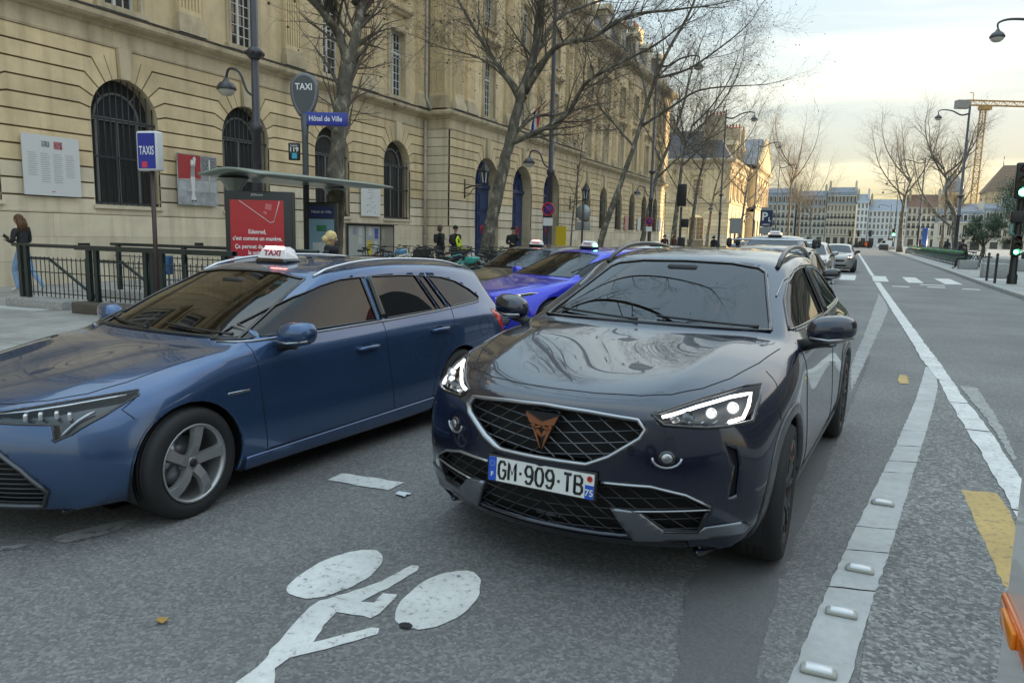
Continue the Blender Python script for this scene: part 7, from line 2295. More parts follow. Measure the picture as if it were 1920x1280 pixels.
# notice cabinet
root, x_ = wall_board('notice_cabinet', 'black framed notice cabinet with papers and a yellow sheet behind glass', 24.5, 27.85, .48, 1.78, mat('cabinet_black', (.02, .02, .02), .4), d=.12, cat='notice board')
for k, (a, b) in enumerate(((24.6, 25.66), (25.74, 26.76), (26.84, 27.76))):
 MB().box((x_, (a + b) / 2, 1.13), (.004, b - a, 1.18)).build('back_board', mat('cork_%d' % k, ((.46, .47, .44), (.42, .43, .42), (.30, .28, .22))[k], .7), root)
for (y, z, w, h, c) in ((25.0, 1.52, .26, .30, (.30, .33, .40)), (25.38, 1.50, .22, .34, (.60, .61, .62)), (25.35, 1.15, .22, .26, (.60, .61, .62)), (26.05, 1.50, .24, .34, (.60, .61, .60)), (26.5, 1.42, .26, .42, (.05, .08, .42)), (26.0, .85, .34, .56, (.66, .50, .04)), (26.45, .95, .22, .34, (.60, .60, .58)), (27.0, 1.40, .22, .40, (.36, .36, .28))):
 MB().box((x_ + .004, y, z), (.004, w, h)).build('notice', mat('notice_%d_%d' % (int(y * 100), int(z * 100)), c, .6), root)
MB().add([(x_ + .03, 24.58, .53), (x_ + .03, 27.78, .53), (x_ + .03, 27.78, 1.73), (x_ + .03, 24.58, 1.73)], [(0, 1, 2, 3)]).build('glass_door', glass_mat('cabinet_glass', (.93, .94, .94), 1.45), root)
MB().box((-18.2 + .16, 26.18, 1.80), (.20, 3.5, .04)).build('cover_strip', dark_fr, root)
for (y, z0, z1, w, c, lab) in ((51.0, 2.3, 3.9, 1.2, (.60, .61, .61), 'white board beside the first narrow arched window past the doors'), (64.7, 2.1, 3.3, 1.1, (.50, .24, .22), 'reddish picture board between the narrow arched windows'), (69., 2.1, 3.3, 1.1, (.62, .62, .62), 'white picture board between the narrow arched windows'), (73.1, 2.1, 3.3, 1.1, (.55, .40, .38), 'pink and white board before the last narrow arched window'), (77.3, 2.1, 3.3, 1.2, (.62, .63, .63), 'last white board at the end of the civic building')):
 wall_board('picture_board', lab, y - w / 2, y + w / 2, z0, z1, mat('pboard_%d' % int(y), c, .5, var=.3, scale=5.))
# lanterns on brackets
def wall_lantern(label, X, y, z):
 root = empty('wall_lantern', (X, y, z)); tag(root, label, 'lantern', 'wall lanterns')
 mb = MB(); mb.tube([(.02, 0, -.55), (.02, 0, .35)], .04, 6); mb.tube([(.0, 0, -.1), (.4, 0, .02), (.95, 0, .03), (1.05, 0, .12)], .035, 6)
 mb.tube(catmull([(.02, 0, -.45), (.30, 0, -.35), (.45, 0, -.12), (.75, 0, -.05)], 4), .022, 6)
 mb.build('bracket', iron, root)
 mb = MB(); mb.lathe([(.10, .10), (.13, .16), (.24, .66), (.30, .68), (.26, .76), (.14, .95), (.06, 1.05), (.08, 1.08), (.03, 1.15), (.01, 1.25)], c=(1.05, 0, 0), n=6, smooth=False)
 mb.build('lantern_cap', iron, root)
 mb = MB(); mb.lathe([(.135, .17), (.225, .64)], c=(1.05, 0, 0), n=6, smooth=False, a0=.3); mb.build('lantern_glass', mat('lantern_glass', (.45, .50, .55), .15, coat=.5), root)
 mb = MB()
 for k in range(6):
  a = 2 * PI * k / 6; mb.tube([(1.05 + .135 * math.cos(a), .135 * math.sin(a), .16), (1.05 + .24 * math.cos(a), .24 * math.sin(a), .66)], .018, 4)
 for k in range(6):
  a = 2 * PI * k / 6; mb.ell((1.05 + .27 * math.cos(a), .27 * math.sin(a), .74), (.03, .03, .06), 6, 4)
 mb.build('lantern_ribs', iron, root)
wall_lantern('ornate black wall lantern left of the first blue door', -16.97, 32.2, 3.7)
wall_lantern('ornate black wall lantern past the third blue door', -16.97, 46.9, 3.7)
# flag
root = empty('flag', (-16.97, 38.6, 7.4)); tag(root, 'blue white and red flag on a short pole above the blue doors', 'flag')
MB().tube([(0, 0, 0), (1.5, 0, 1.2)], .03, 6).build('pole', iron, root)
for k, c in enumerate(((.02, .04, .30), (.65, .65, .65), (.50, .03, .04))):
 mb = MB(); vs = [];
 for i in range(7):
  for j in range(3): vs.append((.75 + .14 * (k + j / 2) - .04 * i * .4, .06 * math.sin(i * 1.1 + j + k), .60 + .11 * (k + j / 2) - .17 * i))
 mb.add(vs, [(i * 3 + j, i * 3 + j + 1, i * 3 + j + 4, i * 3 + j + 3) for i in range(6) for j in range(2)], True); mb.build('flag_cloth', mat('flag_%d' % k, c, .8), root)
# no parking signs on lamp posts
def no_parking(label, x, y, z):
 root = empty('no_parking_sign', (x, y, z)); tag(root, label, 'sign', 'round no parking signs');
 mb = MB(); mb.lathe([(.001, 0.), (.24, 0.), (.24, .02), (.001, .02)], n=24, axis='Y', c=(0, -.14, 0)); mb.build('disc', mat('np_blue', (.06, .05, .30), .4), root)
 mb = MB(); mb.tube([(.215 * math.cos(t), -.145, .215 * math.sin(t)) for t in [2 * PI * k / 28 for k in range(28)]], .028, 6, closed=True); mb.tube([(-.15, -.148, .15), (.15, -.148, -.15)], .02, 5); mb.build('red_ring', mat('sign_red', (.55, .03, .03), .45), root)
 MB().box((0, -.14, -.45), (.36, .02, .28)).build('plate', sign_white, root)
no_parking('round no parking sign on the lamp post before the blue doors', -10.1, 25.8, 2.45)
no_parking('smaller round no parking sign on the farther lamp post', -11.2, 45.2, 2.45)
root = empty('yellow_notice', (-10.4, 27.9, .05)); tag(root, 'upright yellow notice panel behind the lamp post by the blue doors', 'sign')
MB().tube([(0, 0, 0), (0, 0, 1.85)], .03, 8).build('post', iron, root)
MB().box((0, -.04, 1.35), (.46, .03, .95), rz=-.15).build('panel', mat('notice_yellow', (.62, .45, .02), .5), root)
# backs of round signs
root = empty('sign_back_post', (-11.6, 33.9, .05)); tag(root, 'black post with the grey back of a round sign above a plate', 'sign')
MB().tube([(0, 0, 0), (0, 0, 3.1)], .045, 8).build('post', iron, root)
MB().lathe([(.001, 0), (.37, 0), (.37, .03), (.001, .03)], n=24, axis='Y', c=(0, .05, 2.55)).build('round_sign_back', alu, root)
for (x, w) in ((0, .74),): MB().rbox((x, .06, 1.92), (w, .03, .40), .012).build('plate_back', alu, root)
# dark signal head seen from behind, left
root = empty('traffic_signal', (-9.5, 45.9, .05)); tag(root, 'black traffic signal seen from behind at the near end of the crossing, left pavement', 'traffic light')
MB().tube([(0, 0, 0), (0, 0, 3.3)], .075, 10).build('post', iron, root)
MB().rbox((0, 0, 4.0), (.52, .30, 1.30), .05).build('signal_head', black, root)
MB().rbox((.28, 0, 2.35), (.40, .25, .50), .04).build('repeater_head', black, root)
MB().rbox((.1, 0, 1.0), (.42, .36, 1.0), .05).build('control_box', black, root)
# parking sign and back of a big sign
root = empty('parking_sign', (-5.85, 58.4, .05)); tag(root, 'dark blue parking sign with a white P above the queue of cars', 'sign')
MB().tube([(0, 0, -.2), (0, 0, 3.5)], .09, 8).build('post', alu, root)
MB().box((0, -.06, 3.0), (.86, .10, 1.18)).build('sign_face', mat('parking_navy', (.02, .03, .09), .4), root)
MB().box((0, -.06, 2.13), (.84, .10, .5)).build('lower_plate', alu, root)
MB().box((0, -.06, 3.70), (.80, .10, .22)).build('upper_plate', alu, root)
text_mesh('lettering', 'P', .82, sign_white, root, frame((-.12, -.118, 3.12), (1, 0, 0), (0, 0, 1)), bold=.02)
text_mesh('lettering', 'L', .40, sign_white, root, frame((.24, -.118, 2.92), (1, 0, 0), (0, 0, 1)), bold=.012)
text_mesh('lettering', 'LOBAU', .17, sign_white, root, frame((0, -.118, 2.56), (1, 0, 0), (0, 0, 1)), bold=.003)
root = empty('road_sign', (-8.6, 62.7, .05)); tag(root, 'plain grey back of a rectangular sign before the sunlit block', 'sign')
MB().tube([(0, .06, 0), (0, .06, 3.1)], .06, 8).build('post', iron, root); MB().box((0, 0, 2.5), (.92, .04, 1.22)).build('panel', alu, root)
# thin sapling with a stake
root = empty('sapling', (0, 0, 0)); tag(root, 'thin young tree between the blue doors and the round sign back', 'tree')
W = Wood(77, 2, .5, 0.)
MB().tube(catmull([(-11.3, 31.5, 0), (-11.25, 31.5, 2.), (-11.1, 31.6, 4.), (-10.9, 31.7, 6.2)], 4), [.045, .043, .04, .04, .038, .036, .034, .03, .028, .024, .02, .016, .012], 6).build('trunk', BARK, root)
for k in range(16):
 z = 2.2 + .26 * k; a = 2.4 * k
 W.grow(Vector((lerp(-11.25, -10.9, (z - 2) / 4.2), 31.6, z)), Vector((math.cos(a) * .7, math.sin(a) * .7, .7)).normalized(), .9, .012, 1)
me = bpy.data.meshes.new('crown'); me.from_pydata(W.v, [], W.f); me.materials.append(TWIG); tag(link(bpy.data.objects.new('crown', me), root), kind='stuff')
# ------------------------------------------------------------------ right side
root = empty('traffic_light', (5.5, 33., .115)); tag(root, 'black traffic light with two green lamps lit at the right edge', 'traffic light')
tl = mat('signal_black', (.012, .013, .013), .4)
mb = MB(); mb.lathe([(.17, 0), (.17, .3), (.13, .4), (.115, 3.1)], n=12); mb.build('post', tl, root)
for (z, s_, y) in ((3.72, 1.35, -.25), (1.42, .80, -.22)):
 h_ = MB().rbox((-.03, y, z), (.40 * s_, .26, .95 * s_), .05).build('signal_head', tl, root)
 for k in range(3):
  zz = z + (.30 - .30 * k) * s_
  q = MB().lathe([(.13 * s_, 0), (.135 * s_, -.20)], c=(-.03, y - .12, zz), n=16, axis='Y', arc=PI * 1.25, a0=-PI * .125).build('visor', tl, h_)
  c_ = emit_mat('signal_green', (.10, 1., .42), 5.) if k == 2 else mat('dead_lens_%d' % k, ((.06, .01, .01), (.06, .04, .01))[min(k, 1)], .2)
  MB().lathe([(.115 * s_, -.005), (.06 * s_, -.03), (.001, -.04)], c=(-.03, y - .12, zz), n=16, axis='Y').build('lens', c_, h_)
MB().rbox((-.1, -.2, 2.45), (.42, .30, .42), .04).build('side_box', tl, root)
MB().tube([(-.2, -.2, 2.3), (-.25, -.2, 1.9), (-.1, -.2, 1.75)], .05, 8).build('bracket', mat('bracket_green', (.15, .32, .28), .5), root)
def bollard(label, x, y):
 o = MB().lathe([(.045, 0), (.042, .92), (.05, .93), (.05, .97), (.03, .98), (.05, 1.02), (.052, 1.06), (.03, 1.11), (.001, 1.12)], n=12).build('bollard', iron); o.location = (x, y, .115)
 tag(o, label, 'bollard', 'slim bollards')
bollard('slim black bollard by the kerb, left of its twin', 4.98, 35.0); bollard('slim black bollard by the kerb, right of its twin', 4.95, 32.9)
for k in range(5):
 o = MB().lathe([(.16, 0), (.16, .12), (.10, .18), (.09, .75), (.13, .80), (.13, .88), (.05, 1.0), (.001, 1.02)], n=12).build('cast_bollard', iron); o.location = (10.2 + .9 * k, 58.5 + .4 * k, .115)
 tag(o, ['stout black bollard behind the stone blocks, leftmost of five', 'stout black bollard second from the left behind the stone blocks', 'stout black bollard in the middle of the five by the bushes', 'stout black bollard fourth from the left by the bushes', 'stout black bollard nearest the right edge'][k], 'bollard', 'stout bollards')
def stone_block(label, x, y, w, d, h, rz=0.):
 o = MB().rbox((0, 0, h / 2), (w, d, h), .03).build('stone_block', granite); o.location = (x, y, .115); o.rotation_euler = (0, 0, rz); tag(o, label, 'stone block', 'granite seat blocks')
stone_block('granite cube beside the bollards at right', 5.75, 38.6, .95, .9, .62)
stone_block('long granite block behind the cube at right', 8.0, 49.6, 2.4, .8, .66)
stone_block('granite block the seated man sits on', 6.15, 50.2, .95, .8, .52)
stone_block('small granite block at the base of the far lamp post', 6.9, 112., .9, .9, .6); stone_block('granite block at the end of the bicycle row', 6.9, 160., 1.2, .9, .6)
tag(MB().box((5.45, 36., .123), (1.5, 1.1, .012)).build('tactile_strip', mat('tactile_white', (.50, .50, .48), .7, var=.1)), 'white tactile paving between the bollards and the traffic light', 'paving')
root = empty('advertising_column', (10.5, 137.5, .115)); tag(root, 'slim blue advertising column behind the bicycle row', 'column')
MB().lathe([(.50, 0), (.50, .4), (.42, .5), (.42, 3.5), (.50, 3.55), (.50, 3.75), (.001, 3.78)], n=20).build('drum', mat('column_blue', (.05, .14, .45), .45), root)
o = MB().rbox((0, 0, .5), (1.5, .8, 1.0), .05).build('waste_container', mat('container_grey', (.05, .05, .052), .6)); o.location = (5.2, 150., .115); tag(o, 'dark grey box on the pavement before the far signals', 'container')
# signals and clutter far up the street
for k, (x, y, lab) in enumerate([(7.2, 165., 'small green signal beside the third lamp post on the right'), (3.6, 190., 'far signal post before the long white house'), (1.2, 196., 'far signal post left of the white van'), (-.6, 198., 'far signal post left-hand of the group before the beige house')]):
 root = empty('far_signal', (x, y, 0)); tag(root, lab, 'traffic light', 'far signals')
 MB().tube([(0, 0, 0), (0, 0, 3.4)], .09, 6).build('post', tl, root); MB().rbox((0, -.1, 3.4), (.6, .4, 1.4), .05).build('signal_head', tl, root)
 if k == 0: MB().ell((0, -.34, 3.0), (.24, .1, .24), 10, 6).build('lens', emit_mat('signal_green', (.10, 1., .42), 5.), root)
# white van corner at the right edge of the picture
root = empty('white_van', (0, 0, 0)); tag(root, 'corner of a white van with an orange marker lamp at the right edge', 'van')
vm = mat('van_white', (.80, .81, .83), .35, var=.04, scale=2., coat=.4)
mb = MB(); mb.rbox((1.39, -.125, 1.28), (2.1, 3.75, 1.85), .04, n=5); mb.build('body', vm, root)
MB().rbox((1.39, -.125, .33), (2.0, 3.65, .12), .03).build('sill_trim', black, root)
om = mat('marker_orange', (.75, .16, .01), .2, coat=.6)
o = MB().rbox((.338, 1.57, .835), (.018, .30, .046), .008).build('marker_lamp', om, root)
MB().rbox((.325, 1.60, .835), (.01, .11, .034), .004).build('marker_reflector', mat('marker_bright', (.85, .26, .02), .15), o)
for y in (1.42, .55): MB().tube([(.3385, y, .4), (.3385, y, 2.1)], .004, 4).build('panel_gap', seam, root)
mb = MB()
for x in (.42, 2.4):
 for y in (-1.2, .8):
  w_ = MB().lathe([(.2, -.11), (.31, -.11), (.33, -.06), (.33, .06), (.31, .11), (.2, .11), (.001, .1)], n=24, axis='X', c=(x, y, .33)).build('wheel', rubber, root)
# ------------------------------------------------------------------ the other cars
def scaled(st, kx=1., kz=1., ky=1., dz=0.):
 return [tuple([r[0] * kx, r[1] * kx, r[2] * kz + dz] + [(y * ky, z * kz + dz) for y, z in r[3:]]) for r in st]
def simple_car(name, label, loc, head, pm, st, fr, rr, AX=1.35, R=.32, kz=1., kx=1., sign=None, screen=None, wins=None, headp=None, grille=None, low=None, lamp=None, rail=None, bars=False, mirror=(.65, .97, 1.0), group='cars queueing in the street', cat=None, rim='five', plate_txt=None, slim=False, level=3):
 sh = Shell(st, fr, rr, crease=CREASE, level=level)
 root = empty(name, loc, -PI / 2 - head); tag(root, label, cat or ('taxi' if sign else 'car'), group)
 both = (1, -1)
 Z = lambda P: [(a, b * kz) for a, b in P]
 scr = Z(screen); sh.cut(scr, 'front', {1}, 20, lim=lambda c: -.4 < c.x < 1.3)
 for sg in both:
  for w, i in zip(wins, (21, 22, 24)):
   sh.cut([(a * kx, b * kz) for a, b in w], 'side', {1}, i, sg=sg, lim=lambda c: abs(c.y) > .45)
  sh.cut([(a * sg, b * kz) for a, b in headp], 'front', {1, 2, 3}, 30, lim=lambda c: c.x > 1.2)
  for cx in (AX * kx, -AX * kx): sh.cut(arch_poly(cx, R, R + .045), 'side', {2, 3}, 99, sg=sg, lim=lambda c: abs(c.y) > .5)
 if grille: sh.cut(Z(grille), 'front', {1, 3}, 31, lim=lambda c: c.x > 1.2)
 if low: sh.cut(Z(low), 'front', {3}, 32, lim=lambda c: c.x > 1.2)
 sh.part('body', {1, 2, 3, 4, 5}, pm, root, walls=.02)
 sh.part('cabin_lining', {1, 2}, liner, root, off=-.022)
 sh.part('windscreen', {20}, G_SCREEN, root, off=-.004)
 for sg in both:
  sh.part('side_window', {21}, G_SIDE, root, off=-.004, sg=sg)
  for i in (22, 24): sh.part('side_window', {i}, G_DARK, root, off=-.004, sg=sg)
  for w in wins:
   P = sh.line('side', [(a * kx, b * kz) for a, b in w], .001, sg, closed=True, step=.06)
   if len(P) > 3: MB().tube(P, .007, 5, closed=True).build('window_seal', gloss_black, root)
  sh.part('headlight_housing', {30}, gloss_black, root, off=-.04, sg=sg)
  h = sh.part('headlight', {30}, G_LENS, root, off=.001, sg=sg)
  if h:
   cy = sum(p[0] for p in headp) / len(headp); cz = sum(p[1] for p in headp) / len(headp) * kz
   for q in (-.05, .05):
    t = sh.ray('front', (cy + q) * sg, cz)
    if t:
     MB().ell((t[0].x - .02, t[0].y, t[0].z), (.016, .030, .020), 10, 6).build('lamp', lamp or reflector, h)
   lo_ = sorted(headp, key=lambda p: p[0])
   P = sh.line('front', [(a * sg, b * kz - .006) for a, b in headp[:4]], -.008, step=.04)
   if len(P) > 1: MB().tube(P, .005, 5).build('daylight_strip', emit_mat('soft_strip', (1., 1., .92), .22) if lamp else chrome, h)
 P = sh.line('front', scr, .001, closed=True, step=.06)
 MB().tube(P, .010, 5, closed=True, flat=.4).build('windscreen_seal', gloss_black, root)
 if grille:
  sh.part('grille_backing', {31}, seam, root, push=(-.05, 0, 0))
  lattice(sh, root, Z(grille), [(0., .032, False)], -.015, .006, satin, name='grille_slats', step=.03)
 if low:
  sh.part('lower_grille_backing', {32}, seam, root, push=(-.05, 0, 0))
  lattice(sh, root, Z(low), [(0., .028, False)], -.015, .005, mat('slat_grey', (.10, .10, .11), .4, .5), name='lower_grille_slats', step=.03)
 seams(sh, root, 'side', [[(.78 * kx, .92 * kz), (.76 * kx, .6 * kz), (.74 * kx, .28)], [(-.40 * kx, 1.0 * kz), (-.42 * kx, .3)], [(-1.3 * kx, 1.0 * kz), (-1.0 * kx, .6 * kz), (-.95 * kx, .3)]])
 seams(sh, root, 'top', [[(1.10 * kx, .74), (1.5 * kx, .70), (1.80 * kx, .58), (1.98 * kx, .40), (2.06 * kx, 0)]])
 handles(sh, root, [(-.22 * kx, .82 * kz), (-1.08 * kx, .86 * kz)], pm)
 mirrors(root, *mirror, pm if not slim else black)
 if rail: rails(sh, root, .0, -1.6 * kx, .57, rail, .045, .016)
 if bars:
  for x in (-.25, -1.05):
   zr = sh.ray('top', x, .0)[0].z + .10
   MB().tube([(x, -.70, zr - .08), (x, -.66, zr), (x, .66, zr), (x, .70, zr - .08)], .022, 8, flat=.6, up=(0, 0, 1)).build('roof_bar', satin, root)
   for sg in both: MB().rbox((x, sg * .655, zr - .05), (.14, .07, .15), .03).build('bar_foot', black, root)
 cabin(root, .72 * kx, 1.0 * kz)
 wheel_wells(root, (AX * kx, -AX * kx), R, R + .055)
 MB().box((0, 0, .22), (3.8 * kx, 1.28, .10)).build('underbody', black, root)
 for x in (AX * kx, -AX * kx):
  for sg in both: wheel(root, x, sg, R, R, .21, R * .69, rim, y=.785)
 if plate_txt: plate(root, max(p[0] for p in fr) * 1.0 + .005, .45 * kz, 0., plate_txt)
 if sign:
  zr = sh.ray('top', -.15, 0)[0].z
  taxi_sign(root, -.15, zr - .004, sign)
 sh.bm.free()
 return root
S_SCR = [(-.70, 1.052), (0, 1.058), (.70, 1.052), (.62, 1.20), (.545, 1.355), (.3, 1.393), (0, 1.40), (-.3, 1.393), (-.545, 1.355), (-.62, 1.20)]
S_WIN = [[(.70, 1.055), (.40, 1.20), (.18, 1.285), (-.05, 1.342), (-.40, 1.366), (-.42, 1.068)], [(-.50, 1.07), (-.47, 1.366), (-.75, 1.36), (-1.0, 1.335), (-1.22, 1.285), (-1.47, 1.14), (-1.1, 1.085)]]
W_SCR = [(-.71, .952), (0, .960), (.71, .952), (.625, 1.13), (.545, 1.308), (.3, 1.343), (0, 1.35), (-.3, 1.343), (-.545, 1.308), (-.625, 1.13)]
W_WIN = [[(.755, .958), (.765, 1.03), (.357, 1.192), (.12, 1.262), (-.29, 1.308), (-.32, .972)], [(-.425, .975), (-.40, 1.310), (-.93, 1.297), (-1.15, .992)], [(-1.285, 1.005), (-1.105, 1.287), (-1.50, 1.222), (-1.80, 1.055), (-1.55, 1.018)]]
W_SCR = lowered(W_SCR); W_WIN = [lowered(w) for w in W_WIN]
# vivid blue saloon: thin lamps, deep trapezoid grille
blue_low = [(-.52, .40), (.52, .40), (.70, .20), (.62, .17), (-.62, .17), (-.70, .20)]
blue_gr = [(-.50, .57), (.50, .57), (.60, .46), (.66, .33), (.58, .24), (-.58, .24), (-.66, .33), (-.60, .46)]
blue = simple_car('blue_taxi', 'vivid royal blue taxi with green roof sign, nosing out between the two front cars', (-4.12, 12.1, -.05), .49, P_BLUE, WAG_ST, WAG_F, WAG_R, sign='green',
 screen=W_SCR, wins=W_WIN, headp=[(.40, .655), (.58, .705), (.74, .752), (.80, .752), (.77, .70), (.62, .655), (.46, .622)], grille=blue_gr, lamp=emit_mat('soft_lamp', (1., 1., .9), .35), mirror=(.62, .955, .975), plate_txt='GH-214-PN')
badge(blue, (2.285, 0, .63), (1, 0, 0), .085)
MB().tube([(2.22, -.62, .205), (2.29, -.3, .20), (2.29, .3, .20), (2.22, .62, .205)], .012, 6).build('bumper_strip', satin, blue)
simple_car('black_taxi', 'black taxi with red roof sign parked at the kerb behind the blue one', (-6.35, 15.3, -.09), .12, P_BLACK, WAG_ST, WAG_F, WAG_R, sign='red', screen=W_SCR, wins=W_WIN,
 headp=[(.45, .66), (.62, .70), (.76, .74), (.78, .68), (.60, .64)], low=blue_low, mirror=(.62, .955, .975), level=2)
simple_car('white_taxi', 'pale taxi with green roof sign behind the crossover, on its left', (-5.1, 21.2, -.09), .08, P_WHITE, WAG_ST, WAG_F, WAG_R, sign='green', screen=W_SCR, wins=W_WIN,
 headp=[(.45, .66), (.62, .70), (.76, .74), (.78, .68), (.60, .64)], low=blue_low, mirror=(.62, .955, .975), level=2)
mpv = scaled(SUV_ST, 1., .985)
simple_car('black_people_carrier', 'black car with silver roof bars directly behind the crossover', (-1.20, 12.6, 0), .035, P_BLACK, mpv, SUV_F, SUV_R, AX=1.34, R=.325, kz=.985, screen=S_SCR, wins=S_WIN,
 headp=[(.50, .80), (.66, .86), (.78, .88), (.79, .79), (.58, .76)], grille=[(-.42, .76), (.42, .76), (.36, .62), (-.36, .62)], bars=True, mirror=(.70, .985, 1.075), rim='five', level=2)
simple_car('dark_taxi', 'dark taxi with amber lit roof sign two cars behind the crossover', (-1.75, 19.6, 0), .03, P_BLACK, scaled(SUV_ST, 1., 1.12), SUV_F, SUV_R, AX=1.34, R=.33, kz=1.12, sign='amber', screen=S_SCR, wins=S_WIN,
 headp=[(.50, .80), (.66, .86), (.78, .88), (.79, .79), (.58, .76)], low=None, mirror=(.70, .985, 1.17), level=2)
mini = scaled(SUV_ST, .85, .95, .92)
simple_car('small_hatchback', 'warm silver hatchback with round headlights nearest the crossing', (-.62, 42.6, 0), .03, P_SILVER, mini, [(a * .85, b) for a, b in SUV_F], [(a * .85, b) for a, b in SUV_R], AX=1.45, R=.30, kz=.95, kx=.85, screen=[(a * .92, b) for a, b in S_SCR], wins=S_WIN,
 headp=[(.62 + .11 * math.cos(t), .80 + .105 * math.sin(t)) for t in [2 * PI * k / 12 for k in range(12)]], grille=[(-.40, .66), (.40, .66), (.36, .52), (-.36, .52)], low=[(-.5, .40), (.5, .40), (.45, .30), (-.45, .30)], lamp=emit_mat('warm_lamp', (1., .8, .5), 3.), mirror=(.60, .93, 1.02), slim=True, level=2)
simple_car('light_car', 'pale blue car half hidden behind the hatchback', (-1.5, 30.5, 0), .03, P_SILVER, scaled(SUV_ST, 1., 1.02), SUV_F, SUV_R, AX=1.34, R=.33, kz=1.02, screen=S_SCR, wins=S_WIN,
 headp=[(.50, .80), (.66, .86), (.78, .88), (.79, .79), (.58, .76)], mirror=(.70, .985, 1.10), level=2)
simple_car('parked_car', 'car with a green roof sign far off by the left kerb', (-5.6, 44., -.09), .02, P_SILVER, WAG_ST, WAG_F, WAG_R, sign='green', screen=W_SCR, wins=W_WIN,
 headp=[(.45, .66), (.62, .70), (.76, .74), (.78, .68), (.60, .64)], mirror=(.62, .955, .975), level=2)
# far vehicles: white van, dark car
def far_van(label, loc, head, pm, name='delivery_van'):
 root = empty(name, loc, -PI / 2 - head); tag(root, label, 'van', 'far vehicles')
 prof = [(-2.2, .35), (2.1, .35), (2.25, .75), (1.9, 1.05), (1.25, 1.30), (.75, 1.95), (-2.2, 2.0), (-2.25, 1.2)]
 mb = MB(); mb.prism(prof, lambda a, b: (a, -.9, b), lambda a, b: (a, .9, b)); mb.build('body', pm, root, fix=True)
 for sg in (1, -1):
  mb = MB(); mb.prism([(.15, 1.25), (1.1, 1.25), (.72, 1.85), (.15, 1.85)], lambda a, b: (a, sg * .89, b), lambda a, b: (a, sg * .91, b)); mb.build('side_window', gloss_black, root, fix=True)
  for x in (1.3, -1.4): MB().lathe([(.001, sg * .92), (.2, sg * .92), (.32, sg * .9), (.33, sg * .75)], c=(x, 0, .33), n=20, axis='Y').build('wheel', rubber, root)
 MB().add([(1.27, -.8, 1.33), (1.27, .8, 1.33), (.80, .72, 1.92), (.80, -.72, 1.92)], [(0, 1, 2, 3)]).build('windscreen', gloss_black, root)
far_van('small white van crossing at the far end of the street', (7.5, 205., 0), PI * .5, P_WHITE)
far_van('dark low car at the far end of the street, left of the white van', (2.4, 206., -.3), PI * .5, P_BLACK, 'far_car')
far_van('pale car parked among the bollards at the right edge', (14.6, 66., .1), PI * .48, P_WHITE, 'parked_van')
